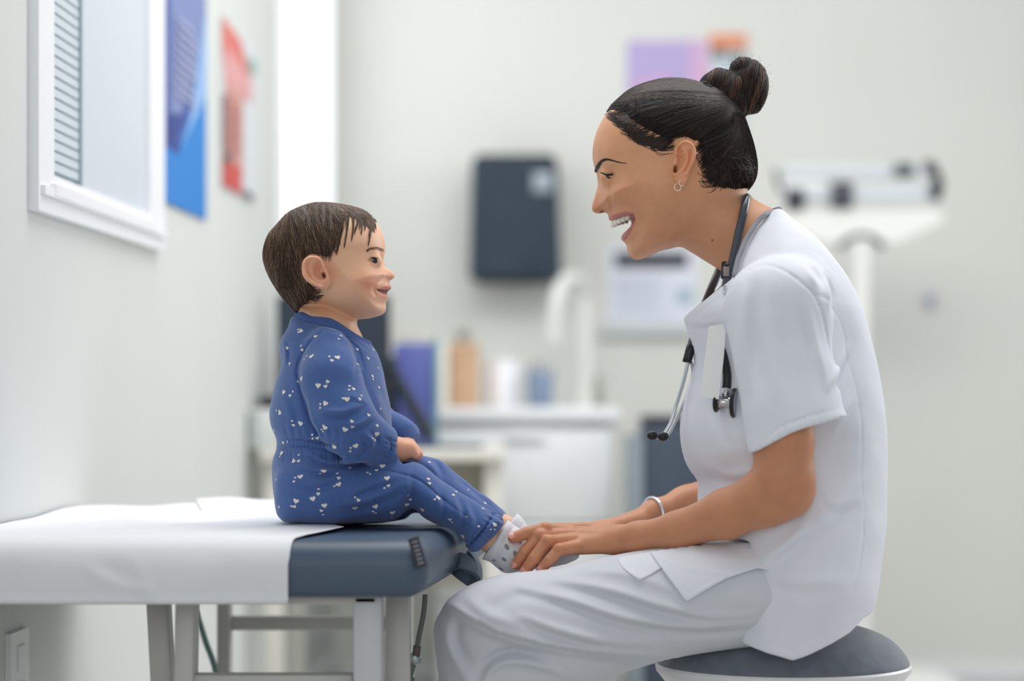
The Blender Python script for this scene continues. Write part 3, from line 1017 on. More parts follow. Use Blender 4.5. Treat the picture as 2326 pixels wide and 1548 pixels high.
for k in range(5):
    an = k * 2 * math.pi / 5 + .3
    e = Vector((cxs + .24 * math.cos(an), yst + .24 * math.sin(an), 0.055))
    lg = tube('base_leg', [(cxs, yst, 0.085), e], [0.02, 0.013], m_dark, st, sides=10, n=2)
    bm = bmesh.new(); lathe(bm, [(.02, -.012), (.025, -.008), (.025, .008), (.02, .012)], (e.x, e.y, .0255), 20, axis=(-math.sin(an), math.cos(an), 0)); bm_obj('castor', bm, m_dark, lg, smooth=True)
# ================================================================ implicit-surface modelling
def smin(a, b, k):
    if k <= 0:
        return np.minimum(a, b)
    h = np.maximum(k - np.abs(a - b), 0) / k
    return np.minimum(a, b) - h * h * (k * 0.25)


class Vol:
    def __init__(s, lo, hi, h):
        s.lo = np.array(lo, float); s.h = h
        s.n = np.ceil((np.array(hi, float) - s.lo) / h).astype(int) + 1
        s.ax = [(s.lo[i] + h * np.arange(s.n[i])).astype(np.float32) for i in range(3)]
        s.F = np.full(s.n, 0.03, np.float32)

    def rg(s, lo, hi):
        sl = []
        for i in range(3):
            a = int(max(0, math.floor((lo[i] - s.lo[i]) / s.h))); b = int(min(s.n[i], math.ceil((hi[i] - s.lo[i]) / s.h) + 1))
            if b <= a:
                return None, None, None, None
            sl.append(slice(a, b))
        return tuple(sl), s.ax[0][sl[0]][:, None, None], s.ax[1][sl[1]][None, :, None], s.ax[2][sl[2]][None, None, :]

    def put(s, sl, f, k, op='u'):
        if op == 'u':
            s.F[sl] = smin(s.F[sl], f, k)
        elif op == 's':
            s.F[sl] = -smin(-s.F[sl], f, k)
        elif op == 'i':
            s.F[sl] = -smin(-s.F[sl], -f, k)

    def cap(s, a, b, ra, rb, k=0.004, op='u', sy=1.0):
        """tapered capsule; sy > 1 flattens it along y"""
        a = np.array(a, float); b = np.array(b, float)
        m = max(ra, rb) + k + 3 * s.h + 0.002
        sl, x, y, z = s.rg(np.minimum(a, b) - m, np.maximum(a, b) + m)
        if sl is None:
            return
        d = b - a; L2 = float((d * d).sum()) + 1e-12
        t = np.clip(((x - a[0]) * d[0] + (y - a[1]) * d[1] + (z - a[2]) * d[2]) / L2, 0, 1)
        q = np.sqrt((x - a[0] - t * d[0]) ** 2 + ((y - a[1] - t * d[1]) * sy) ** 2 + (z - a[2] - t * d[2]) ** 2)
        s.put(sl, q - (ra + (rb - ra) * t), k, op)

    def chain(s, pts, rad, k=0.004, op='u', sy=1.0):
        for i in range(len(pts) - 1):
            s.cap(pts[i], pts[i + 1], rad[i], rad[i + 1], k, op, sy)

    def ell(s, c, r, k=0.004, op='u', R=None):
        c = np.array(c, float); r = np.array(r, float)
        m = r.max() + k + 3 * s.h + 0.002
        sl, x, y, z = s.rg(c - m, c + m)
        if sl is None:
            return
        x, y, z = x - c[0], y - c[1], z - c[2]
        if R is not None:
            R = np.array(R)
            x, y, z = (R[0, 0] * x + R[1, 0] * y + R[2, 0] * z, R[0, 1] * x + R[1, 1] * y + R[2, 1] * z, R[0, 2] * x + R[1, 2] * y + R[2, 2] * z)
        k0 = np.sqrt((x / r[0]) ** 2 + (y / r[1]) ** 2 + (z / r[2]) ** 2)
        k1 = np.sqrt((x / r[0] ** 2) ** 2 + (y / r[1] ** 2) ** 2 + (z / r[2] ** 2) ** 2) + 1e-6
        s.put(sl, k0 * (k0 - 1) / k1, k, op)

    def mesh(s, smooth=1):
        return surface_nets(s.F, s.lo, s.h, smooth)


def surface_nets(Fv, lo, h, smooth=1):
    S = Fv < 0
    nx, ny, nz = S.shape
    cnt = np.zeros((nx - 1, ny - 1, nz - 1), np.uint8)
    offs = [(a, b, c) for a in (0, 1) for b in (0, 1) for c in (0, 1)]
    for a, b, c in offs:
        cnt += S[a:nx - 1 + a, b:ny - 1 + b, c:nz - 1 + c]
    act = (cnt > 0) & (cnt < 8)
    ijk = np.argwhere(act)
    ids = np.full(act.shape, -1, np.int32)
    ids[act] = np.arange(len(ijk), dtype=np.int32)
    i, j, k = ijk.T
    cv = {o: Fv[i + o[0], j + o[1], k + o[2]] for o in offs}
    acc = np.zeros((len(ijk), 3)); n = np.zeros(len(ijk))
    for o in offs:
        for ax in range(3):
            if o[ax] == 0:
                o2 = list(o); o2[ax] = 1; o2 = tuple(o2)
                f0, f1 = cv[o], cv[o2]
                m = (f0 < 0) != (f1 < 0)
                t = np.where(m, f0 / np.where(m, f0 - f1, 1), 0)
                p = np.array(o, float)[None, :] * np.ones((len(ijk), 1))
                p[:, ax] += t
                acc += p * m[:, None]; n += m
    V = (ijk + acc / np.maximum(n, 1)[:, None]) * h + lo
    Q = []
    for ax in range(3):
        o1, o2 = [(1, 2), (2, 0), (0, 1)][ax]
        a = [slice(None)] * 3; b = [slice(None)] * 3
        a[ax] = slice(0, -1); b[ax] = slice(1, None)
        d = S[tuple(a)] != S[tuple(b)]
        e = np.argwhere(d)
        ok = (e[:, o1] > 0) & (e[:, o2] > 0) & (e[:, o1] < S.shape[o1] - 1) & (e[:, o2] < S.shape[o2] - 1)
        e = e[ok]
        st = S[tuple(e.T)]
        u1 = np.zeros(3, int); u1[o1] = 1
        u2 = np.zeros(3, int); u2[o2] = 1
        c0, c1, c2, c3 = e - u1 - u2, e - u2, e, e - u1
        q = np.stack([ids[tuple(c.T)] for c in (c0, c1, c2, c3)], -1)
        q[~st] = q[~st][:, ::-1]
        Q.append(q)
    Q = np.concatenate(Q)
    Q = Q[(Q >= 0).all(1)]
    for _ in range(smooth):
        V = laplace(V, Q, 0.5)
    return V, Q


def laplace(V, Q, w):
    n = len(V)
    a = np.concatenate([Q[:, 0], Q[:, 1], Q[:, 2], Q[:, 3]]); b = np.concatenate([Q[:, 1], Q[:, 2], Q[:, 3], Q[:, 0]])
    cnt = np.bincount(a, minlength=n) + np.bincount(b, minlength=n)
    out = np.empty_like(V)
    for c in range(3):
        out[:, c] = np.bincount(a, V[b, c], n) + np.bincount(b, V[a, c], n)
    out /= np.maximum(cnt, 1)[:, None]
    return V + (out - V) * w


def join(parts):
    Vs, Qs, o = [], [], 0
    for V, Q in parts:
        Vs.append(V); Qs.append(Q + o); o += len(V)
    return np.concatenate(Vs), np.concatenate(Qs)


def pxz(pts, y=0.0):
    """list of pixel points -> (x, z) array on the plane at depth y"""
    return np.array([(W(a, b, y).x, W(a, b, y).z) for a, b in pts])


def sdf2(poly, X, Z):
    """signed distance to closed polygon, positive inside; X, Z arrays"""
    P = np.asarray(poly, float); shp = X.shape
    x = X.ravel(); z = Z.ravel()
    d2 = np.full(x.shape, 1e9); ins = np.zeros(x.shape, bool)
    for i in range(len(P)):
        a, b = P[i], P[(i + 1) % len(P)]
        e = b - a; L2 = (e * e).sum()
        if L2 < 1e-14:
            continue
        t = np.clip(((x - a[0]) * e[0] + (z - a[1]) * e[1]) / L2, 0, 1)
        d2 = np.minimum(d2, (x - a[0] - t * e[0]) ** 2 + (z - a[1] - t * e[1]) ** 2)
        c = ((a[1] > z) != (b[1] > z)) & (x < (b[0] - a[0]) * (z - a[1]) / (b[1] - a[1] + 1e-15) + a[0])
        ins ^= c
    d = np.sqrt(d2)
    return np.where(ins, d, -d).reshape(shp)


def linedist(path, X, Z):
    P = np.asarray(path, float)
    d2 = np.full(X.shape, 1e9)
    for a, b in zip(P[:-1], P[1:]):
        e = b - a; L2 = (e * e).sum() + 1e-14
        t = np.clip(((X - a[0]) * e[0] + (Z - a[1]) * e[1]) / L2, 0, 1)
        d2 = np.minimum(d2, (X - a[0] - t * e[0]) ** 2 + (Z - a[1] - t * e[1]) ** 2)
    return np.sqrt(d2)


def blur2(A, s):
    r = int(3 * s) + 1
    k = np.exp(-np.arange(-r, r + 1) ** 2 / (2 * s * s)); k /= k.sum()
    B = np.pad(A, r, mode='edge')
    B = np.apply_along_axis(lambda m: np.convolve(m, k, 'valid'), 0, B)
    return np.apply_along_axis(lambda m: np.convolve(m, k, 'valid'), 1, B)


class Pillow:
    """solid symmetric about a plane, given by its side outline; half width from distance to the outline"""
    def __init__(s, lo, hi, h, poly, R, Wm=None, Rspots=(), blur=1.0, y0=0.0):
        s.lo = np.array([lo[0], lo[2]], float); s.h = h
        nx = int(math.ceil((hi[0] - lo[0]) / h)) + 1; nz = int(math.ceil((hi[2] - lo[2]) / h)) + 1
        s.x = (lo[0] + h * np.arange(nx)); s.z = (lo[2] + h * np.arange(nz))
        s.X, s.Z = np.meshgrid(s.x, s.z, indexing='ij')
        s.d = sdf2(poly, s.X, s.Z)
        Rm = np.full(s.X.shape, R, float)
        for (px, py, sx, sz, r) in Rspots:
            c = W(px, py)
            g = np.exp(-((s.X - c.x) / (sx / 1800)) ** 2 / 2 - ((s.Z - c.z) / (sz / 1800)) ** 2 / 2)
            Rm += (r - Rm) * g
        d = s.d
        w2 = np.where(d < 0, 2 * Rm * d, np.where(d < Rm, 2 * Rm * d - d * d, Rm * Rm))
        if Wm is not None:
            w2 = w2 * (Wm / Rm) ** 2
        s.w2 = blur2(w2, blur) if blur else w2
        s.Rm = Rm
        s.y0 = y0

    def bump(s, B):
        w = np.sqrt(np.maximum(s.w2, 0))
        w2 = np.where(s.w2 > 0, np.maximum(w + B * np.clip(w / 0.008, 0, 1), 0.0) ** 2, s.w2)
        s.w2 = w2

    def g(s, px, py, sx, sy, a, ang=0.0):
        c = W(px, py)
        X = (s.X - c.x) * 1800; Z = (s.Z - c.z) * 1800
        ca, sa = math.cos(ang), math.sin(ang)
        return a * np.exp(-((X * ca + Z * sa) / sx) ** 2 / 2 - ((-X * sa + Z * ca) / sy) ** 2 / 2)

    def ln(s, pts, sg, a, smooth=True):
        P = pxz(pts)
        if smooth and len(P) > 2:
            P = catmull(P, 5)
        return a * np.exp(-(linedist(P, s.X, s.Z) * 1800 / sg) ** 2 / 2)

    def field(s, v, k=0.006, op='u'):
        """put into the volume (same x, z lattice origin not required)"""
        pad = 0.0
        sl, x, y, z = v.rg((s.x[0], v.lo[1], s.z[0]), (s.x[-1], v.ax[1][-1], s.z[-1]))
        xi = np.clip((x.ravel() - s.lo[0]) / s.h, 0, s.w2.shape[0] - 1.001); zi = np.clip((z.ravel() - s.lo[1]) / s.h, 0, s.w2.shape[1] - 1.001)
        A = bil(s.w2, xi[:, None], zi[None, :]).astype(np.float32)
        Rr = bil(s.Rm, xi[:, None], zi[None, :]).astype(np.float32)
        f = ((y - s.y0) ** 2 - A[:, None, :]) / (2 * np.maximum(Rr, 0.012)[:, None, :])
        v.put(sl, f, k, op)

    def w(s, x, z):
        xi = np.clip((x - s.lo[0]) / s.h, 0, s.w2.shape[0] - 1.001); zi = np.clip((z - s.lo[1]) / s.h, 0, s.w2.shape[1] - 1.001)
        return np.sqrt(np.maximum(bil(s.w2, xi, zi), 0))


def bil(A, xi, zi):
    i = xi.astype(int); j = zi.astype(int); a = xi - i; b = zi - j
    return A[i, j] * (1 - a) * (1 - b) + A[i + 1, j] * a * (1 - b) + A[i, j + 1] * (1 - a) * b + A[i + 1, j + 1] * a * b


def ear(v, outline, ridges, pits, yf, yr, xf, xr, thick=0.006, h=0.0008, both=True):
    """outer ear as relief on a tilted plate; outline in px; ridges/pits (path, sigma px, amp m)"""
    P = catmull(pxz(outline), 5, closed=True)
    lo = (P[:, 0].min() - .004, 0, P[:, 1].min() - .004); hi = (P[:, 0].max() + .004, 0, P[:, 1].max() + .004)
    for sg in ((-1, 1) if both else (-1,)):
        ym = max(abs(yf), abs(yr)) + .02; yi = min(abs(yf), abs(yr)) - .03
        a, b = (lo[0], -ym if sg < 0 else yi, lo[2]), (hi[0], -yi if sg < 0 else ym, hi[2])
        sl, x, y, z = v.rg(a, b)
        X, Z = np.meshgrid(x.ravel(), z.ravel(), indexing='ij')
        d = sdf2(P, X, Z)
        r = 0.004
        dd = np.clip(d, 0, r)
        H = np.sqrt(np.maximum(2 * r * dd - dd * dd, 0))
        for pts, s_, am in ridges:
            H = H + am * np.exp(-(linedist(catmull(pxz(pts), 5), X, Z) * 1800 / s_) ** 2 / 2) * np.clip(d / .002, 0, 1)
        for pts, s_, am in pits:
            q = pxz(pts)
            q = catmull(q, 5) if len(q) > 2 else np.concatenate([q, q + 1e-5])
            H = H - am * np.exp(-(linedist(q, X, Z) * 1800 / s_) ** 2 / 2)
        yc = yf + (yr - yf) * np.clip((X - xf) / (xr - xf), -0.3, 1.2)
        yo = (yc - H)[:, None, :]
        yin = (yc + thick)[:, None, :]
        ya = -np.abs(y)
        f = np.maximum(np.maximum((yo - ya) * 0.8, ya - yin), -d[:, None, :])
        v.put(sl, f.astype(np.float32), 0.0025)


def lerp3(a, b, t):
    return a + (b - a) * np.clip(t, 0, 1)[:, None]


def rgbl(r, g, b):
    return np.array(srgb(r, g, b)[:3])


def sstep(x, a, b):
    t = np.clip((x - a) / (b - a), 0, 1)
    return t * t * (3 - 2 * t)


def to_px(V):
    """photograph pixel of world points (used only while authoring surface marks)"""
    k = F / (D + V[:, 1])
    return 1163 + V[:, 0] * k, HORIZON - (V[:, 2] - CAMH) * k


def bvh_of(V, Q):
    return BVHTree.FromPolygons([tuple(p) for p in V.tolist()], Q.tolist())
# ================================================================ the woman
HR = 0.0010
lo = (W(1332, 0).x, -0.107, W(0, 700).z); hi = (W(1800, 0).x, 0.107, W(0, 175).z)
vh = Vol(lo, hi, HR)
face = [(1400, 236), (1384, 250), (1374, 262), (1361, 285), (1351, 311), (1346, 339), (1346, 361), (1349.5, 377), (1353, 388), (1356.5, 404), (1358, 420), (1354, 436),
        (1349, 452), (1344.5, 466), (1344, 475), (1347, 481.5), (1354, 485), (1365, 485.5), (1374, 483), (1380, 485), (1382, 491), (1384, 500), (1390, 506), (1398, 520), (1406, 531),
        (1411, 537), (1411, 544), (1417, 550), (1423, 557), (1425, 568), (1430, 581), (1443, 590.5), (1460, 588), (1483, 578), (1506, 567), (1530, 556),
        (1560, 540), (1600, 516), (1640, 490), (1672, 462), (1700, 420), (1711, 370), (1700, 310), (1672, 252), (1622, 206), (1562, 188), (1502, 196), (1445, 214)]
head = Pillow(lo, hi, HR, catmull(pxz(face), 4, closed=True), 0.074,
              Rspots=[(1352, 462, 11, 20, 0.012), (1366, 480, 12, 9, 0.014), (1354, 425, 9, 26, 0.022), (1400, 515, 24, 26, 0.045), (1430, 575, 24, 22, 0.04), (1690, 440, 60, 40, 0.06)], blur=1.2)
g, ln = head.g, head.ln
B = g(1376, 405, 14, 10, -.0045) + g(1372, 378, 20, 7, .003, -.2) + g(1424, 452, 42, 34, .0032) + g(1405, 446, 14, 20, .0036) + g(1372, 472, 8, 7, .0035)
B += ln([(1379, 459), (1385, 468), (1387, 478)], 2.6, -.0036) + ln([(1383, 422), (1382, 438), (1384, 454)], 3.0, -.0036) + ln([(1392, 418), (1384, 426)], 2.2, -.0012)
B += ln([(1388, 468), (1412, 474), (1434, 484), (1447, 500), (1449, 520), (1441, 542)], 4.5, -.0016)
B += ln([(1396, 462), (1424, 468), (1448, 484), (1462, 508)], 8.0, .0010)
B += g(1500, 500, 46, 26, -.004) + g(1470, 350, 40, 36, -.003) + g(1560, 470, 60, 30, .001)
B += ln([(1440, 585), (1490, 570), (1540, 545), (1560, 500)], 12, .0018)
B += g(1425, 562, 14, 16, .0015) + g(1390, 430, 12, 6, -.0022, .5)
B += ln([(1386, 494), (1408, 490), (1430, 492)], 3.0, .0020) + ln([(1414, 544), (1428, 524), (1437, 506)], 3.0, .0024)
head.bump(B)
head.field(vh, 0)
neckp = [(1470, 470), (1480, 530), (1508, 560), (1544, 560), (1571, 574), (1598, 591), (1624, 607), (1645, 624), (1662, 680), (1690, 760), (1900, 760), (1860, 600), (1815, 520), (1768, 482), (1728, 462), (1690, 436), (1640, 380), (1540, 380)]
neck = Pillow(lo, hi, HR, catmull(pxz(neckp), 4, closed=True), 0.056, blur=1.5)
Bn = neck.ln([(1560, 470), (1610, 540), (1655, 622)], 12, .0030) + neck.ln([(1580, 570), (1620, 600), (1650, 640)], 7, -.002) + neck.g(1720, 560, 60, 50, .010)
neck.bump(Bn)
neck.field(vh, 0.010)
# mouth wedge
wedge = pxz([(1340, 507), (1386, 504), (1396, 501), (1408, 496.5), (1425, 493), (1436, 494.5), (1438.5, 502), (1434, 514), (1424, 524), (1415, 532), (1410, 537), (1395, 545), (1340, 545)])
sl, x, y, z = vh.rg((W(1335, 0).x, -.06, W(0, 560).z), (W(1450, 0).x, .06, W(0, 485).z))
X2, Z2 = np.meshgrid(x.ravel(), z.ravel(), indexing='ij')
vh.put(sl, (-sdf2(wedge, X2, Z2)[:, None, :] + 0 * y).astype(np.float32), 0.003, 's')
# nostril, ear canal
for sg in (-1, 1):
    vh.ell(W(1367, 482, 0) + Vector((0, sg * .0075, .0005)), (.0032, .0022, .0022), .0015, 's')
# eye opening
EYC = W(1385, 407)
ER = 0.0122
EY = 0.0292
for sg in (-1, 1):
    vh.ell((EYC.x, sg * EY, EYC.z), (ER + .0012, ER + .0013, ER + .0012), .006)
    # slit: narrow wedge cut to show the eyeball
    a = W(1366, 401); b = W(1394, 400); c = W(1385, 420)
    vh.chain([(a.x, sg * .034, a.z), (W(1380, 405).x, sg * .044, W(1380, 405).z), (b.x, sg * .046, b.z)], [.0010, .0022, .0008], .0008, 's')
    vh.chain([(W(1377, 407).x, sg * .043, W(1377, 407).z), (W(1381, 412).x, sg * .044, W(1381, 412).z), (c.x - .001, sg * .043, c.z)], [.0034, .0030, .0008], .0008, 's')
ear(vh, [(1521, 372), (1522, 354), (1530, 342), (1542, 335), (1555, 338), (1565, 349), (1569, 364), (1566, 380), (1560, 394), (1554, 408), (1549, 424), (1542, 435), (1531, 434), (1522, 424), (1518, 410), (1517, 392)],
    [([(1526, 366), (1527, 352), (1536, 341), (1546, 339), (1557, 344), (1564, 356), (1564, 368), (1559, 384), (1552, 400), (1547, 412)], 2.6, .0042),
     ([(1541, 354), (1547, 368), (1549, 380), (1545, 392), (1539, 400), (1532, 405)], 2.8, .0036),
     ([(1519, 390), (1519, 402), (1524, 412)], 3.0, .0022)],
    [([(1531, 354), (1533, 360)], 4.2, .0048), ([(1536, 374), (1537, 386), (1531, 395)], 5.5, .0075), ([(1524, 395), (1524, 403)], 2.4, .013), ([(1555, 360), (1556, 372), (1552, 388), (1545, 402)], 2.2, .0030)],
    -.0775, -.094, W(1520, 0).x, W(1568, 0).x, thick=.016)
hv, hq = vh.mesh(1)

SK = rgbl(224, 164, 124)
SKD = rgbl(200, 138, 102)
LIP = rgbl(204, 128, 116)


def soft_poly(P, px, py, s=1.6):
    d = sdf2(np.array(P, float), px, py)
    return np.clip(0.5 + d / (2 * s), 0, 1)


def blob(px, py, cx, cy, sx, sy, a):
    return a * np.exp(-((px - cx) / sx) ** 2 / 2 - ((py - cy) / sy) ** 2 / 2)


def head_cols(V):
    # pixel coordinates as if projected on the head's middle plane
    px = 1163 + V[:, 0] * 1800; py = 900 - (V[:, 2] - .8) * 1800
    c = np.tile(SK, (len(V), 1))
    c = lerp3(c, rgbl(206, 128, 92), blob(px, py, 1425, 455, 34, 26, .2) + blob(px, py, 1352, 470, 14, 14, .6))
    c = lerp3(c, rgbl(236, 158, 122), blob(px, py, 1548, 395, 16, 46, .6) * (np.abs(V[:, 1]) > .076))
    c = lerp3(c, rgbl(70, 26, 18), blob(px, py, 1367, 482, 3.2, 1.8, .9) * (np.abs(V[:, 1]) > .004))
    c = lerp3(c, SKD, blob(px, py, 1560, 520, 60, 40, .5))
    c = lerp3(c, LIP, soft_poly([(1376, 491), (1384, 492), (1400, 490), (1415, 487), (1430, 488), (1440, 495), (1434, 500), (1408, 501), (1388, 509), (1380, 503)], px, py, 1.2))
    c = lerp3(c, LIP * 0.9, soft_poly([(1408, 536), (1411, 545), (1419, 548), (1429, 534), (1439, 512), (1440, 500), (1434, 500), (1425, 518)], px, py, 1.2))
    inm = ((px > 1386) & (px < 1437) & (py > 497) & (py < 536) & (np.abs(V[:, 1]) < head.w(V[:, 0], V[:, 2]) - .006))
    c = np.where(inm[:, None], rgbl(150, 74, 70)[None, :], c)
    # dark at the canal
    c = lerp3(c, rgbl(60, 20, 15), blob(px, py, 1524, 400, 2.4, 4.5, 1.0) * (np.abs(V[:, 1]) > .06))
    # mole on the neck
    c = lerp3(c, rgbl(100, 58, 44), blob(px, py, 1611, 552, 1.7, 1.7, .95))
    # soft hair shade at the hairline is added by strands, not here
    return c


hcol = head_cols(hv)

# ---- arms and hands: near = -1
def fingers(v, chains, k=0.0022):
    for pts, rad in chains:
        P = [W(*p) for p in pts]
        v.chain(P, rad, k)


ys_ = -0.175
near_arm = Vol((W(1150, 0, -.0).x - .01, -.235, W(0, 1310, -.05).z - .005), (W(1860, 0, -.2).x + .02, .02, W(0, 900, -.2).z), 0.0014)
v = near_arm
sh = W(1775, 880, -.180); el = W(1783, 1108, -.185)
v.chain([sh, W(1779, 1000, -.186), W(1780, 1085, -.186), W(1790, 1120, -.182)], [.0345, .0345, .0345, .0290], .012)
v.chain([W(1787, 1112, -.182), W(1740, 1132, -.172), W(1650, 1168, -.148), W(1540, 1206, -.115), W(1450, 1222, -.085), W(1404, 1228, -.07)],
        [.0305, .0325, .0285, .0218, .0180, .0160], .012)
# palm
v.cap(W(1415, 1226, -.068), W(1330, 1224, -.052), .0150, .0125, .010)
v.cap(W(1410, 1222, -.055), W(1300, 1213, -.030), .0135, .0095, .008)
v.cap(W(1405, 1232, -.072), W(1312, 1243, -.066), .0140, .0100, .008)
v.cap(W(1400, 1228, -.064), W(1300, 1228, -.048), .0135, .0100, .008)
fing = [
    ([(1300, 1212, -.040), (1236, 1203, -.054), (1196, 1212, -.064), (1166, 1223, -.068)], [.0092, .0086, .0080, .0070]),
    ([(1300, 1217, -.050), (1226, 1219, -.064), (1192, 1256, -.069), (1173, 1283, -.068)], [.0092, .0086, .0078, .0070]),
    ([(1302, 1229, -.062), (1243, 1232, -.078), (1214, 1269, -.083), (1195, 1295, -.080)], [.0092, .0085, .0078, .0069]),
    ([(1312, 1243, -.072), (1269, 1250, -.089), (1249, 1273, -.092), (1232, 1291, -.088)], [.0086, .0076, .0069, .0062]),
]
fingers(v, fing, .0014)
# knuckles and tendons
for p, r in (((1298, 1207, -.044), .0055), ((1300, 1216, -.053), .0055), ((1304, 1228, -.062), .0052), ((1240, 1202, -.057), .0088), ((1230, 1218, -.067), .0088), ((1247, 1231, -.080), .0086), ((1272, 1249, -.090), .0078)):
    v.ell(W(*p), (r, r, r), .002 if r > .006 else .006)
for a, b in (((1302, 1210, -.032), (1385, 1214, -.056)), ((1304, 1218, -.050), (1388, 1221, -.068)), ((1308, 1230, -.064), (1388, 1230, -.076))):
    v.cap(W(*a), W(*b), .0045, .0035, .007)
v.ell(W(1408, 1212, -.066), (.009, .008, .008), .008)
a1v, a1q = v.mesh(1)
# ---- far arm
v = Vol((W(1180, 0, .09).x, .02, W(0, 1290, .09).z), (W(1830, 0, .25).x, .245, W(0, 900, .2).z), 0.0016)
v.chain([W(1775, 880, .18), W(1775, 1010, .186), W(1740, 1070, .185)], [.034, .033, .031], .012)
v.chain([W(1745, 1070, .185), W(1660, 1118, .165), W(1560, 1148, .135), W(1490, 1170, .11), W(1432, 1197, .09)], [.0315, .030, .0235, .0185, .0165], .012)
v.cap(W(1440, 1194, .088), W(1330, 1210, .052), .0155, .0120, .010)
v.cap(W(1436, 1200, .10), W(1320, 1222, .072), .0140, .0110, .008)
fingers(v, [([(1330, 1204, .050), (1262, 1206, .030), (1226, 1232, .028), (1208, 1256, .032)], [.0100, .0098, .0088, .0075]),
            ([(1324, 1212, .062), (1262, 1222, .050), (1224, 1252, .048), (1204, 1276, .050)], [.0098, .0092, .0082, .0072]),
            ([(1322, 1220, .074), (1270, 1236, .068), (1238, 1262, .066), (1220, 1282, .066)], [.0095, .0090, .0080, .0070]),
            ([(1326, 1226, .084), (1284, 1244, .084), (1256, 1266, .084), (1242, 1282, .084)], [.0088, .0080, .0072, .0064]),
            ([(1400, 1204, .070), (1340, 1218, .034), (1308, 1234, .026), (1286, 1246, .026)], [.0110, .0105, .0092, .0080])])
a2v, a2q = v.mesh(1)
# ---- torso and legs under the clothes, coarse
v = Vol((W(960, 0, -.2).x - .16, -.24, -.005), (W(2010, 0, .0).x, .24, W(0, 640).z + .02), 0.006)
v.cap(W(1760, 690, -.11), W(1760, 690, .11), .040, .040, .03)
v.cap(W(1760, 790, 0), W(1800, 1000, 0), .075, .085, .04)
v.cap(W(1800, 1000, -.03), W(1800, 1290, -.03), .08, .075, .04)
v.cap(W(1800, 1000, .03), W(1800, 1290, .03), .08, .075, .04)
v.chain([W(1780, 730, -.13), sh, W(1780, 960, -.184)], [.038, .032, .030], .02)
v.chain([W(1780, 730, .13), W(1775, 880, .18), W(1775, 960, .184)], [.038, .032, .030], .02)
ank = {}
for sg in (-1, 1):
    hipj = W(1790, 1330, sg * .085); kn = W(1110, 1420, sg * .108); an = Vector((W(1150, 0).x, sg * .11, .09))
    v.chain([hipj, kn], [.050, .036], .02); v.chain([kn, an], [.036, .028], .015)
    v.chain([an, Vector((an.x - .02, an.y, .035)), Vector((an.x - .16, an.y, .022))], [.026, .028, .018], .01)
    ank[sg] = an
tv, tq = v.mesh(1)
parts_ = [(hv, hq), (a1v, a1q), (a2v, a2q), (tv, tq)]
BV, BQ = join(parts_)


def arm_cols(V):
    c = np.tile(rgbl(206, 144, 108), (len(V), 1))
    px, py = to_px(V)
    for pts, _ in fing:
        a = pts[-1]; c = lerp3(c, rgbl(206, 118, 92), blob(px, py, a[0], a[1], 12, 12, .55))
        a = pts[1]; c = lerp3(c, rgbl(200, 128, 96), blob(px, py, a[0], a[1], 12, 9, .35))
    return c


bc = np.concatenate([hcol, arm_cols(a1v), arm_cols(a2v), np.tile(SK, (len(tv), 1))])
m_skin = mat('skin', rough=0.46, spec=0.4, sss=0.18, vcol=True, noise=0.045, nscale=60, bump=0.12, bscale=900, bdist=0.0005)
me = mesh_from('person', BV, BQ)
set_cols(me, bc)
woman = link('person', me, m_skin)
tag(woman, 'laughing woman in pale scrubs seated on stool, leaning forward, hands on the child\'s feet', 'person')
base_origin(woman)

# fingernails
m_nail = mat('nail', srgb(226, 160, 144), rough=0.25, coat=0.4)


def nail(c, d, out, r, parent, ln_=.0062, wd=.0046):
    """thin curved plate at c, long axis d, facing out"""
    d = Vector(d).normalized(); out = (Vector(out) - d * Vector(out).dot(d)).normalized(); s_ = d.cross(out)
    bm = bmesh.new(); n, m_ = 8, 8
    grid = []
    for i in range(n + 1):
        row = []
        for j in range(m_ + 1):
            u_ = (i / n * 2 - 1); v_ = (j / m_ * 2 - 1)
            wv = wd * math.sqrt(max(1 - abs(u_) ** 3.2, 0.04))
            a = v_ * wv / r
            row.append(bm.verts.new(Vector(c) + d * u_ * ln_ + s_ * math.sin(a) * r + out * (math.cos(a) * r + .0003 - .0009 * u_ * u_)))
        grid.append(row)
    for i in range(n):
        for j in range(m_):
            bm.faces.new((grid[i][j], grid[i + 1][j], grid[i + 1][j + 1], grid[i][j + 1]))
    return bm_obj('fingernail', bm, m_nail, parent, smooth=True)


for (pts, rad), outv in zip(fing, ((-.2, -.75, .6), (-.55, -.8, .15), (-.5, -.82, .15), (-.5, -.82, .1))):
    a, b = W(*pts[-2]), W(*pts[-1])
    d = (b - a).normalized()
    nail(b + d * .0005, d, outv, rad[-1] * .97, woman)

# eyes, lashes, brows, teeth
m_eye = mat('eye_white', srgb(232, 228, 222), rough=0.15, coat=0.5)
m_iris = mat('iris', srgb(54, 34, 24), rough=0.15, coat=0.6)
m_pup = mat('pupil', srgb(8, 8, 8), rough=0.1, coat=0.6)
m_lash = mat('lash', srgb(26, 18, 16), rough=0.6)


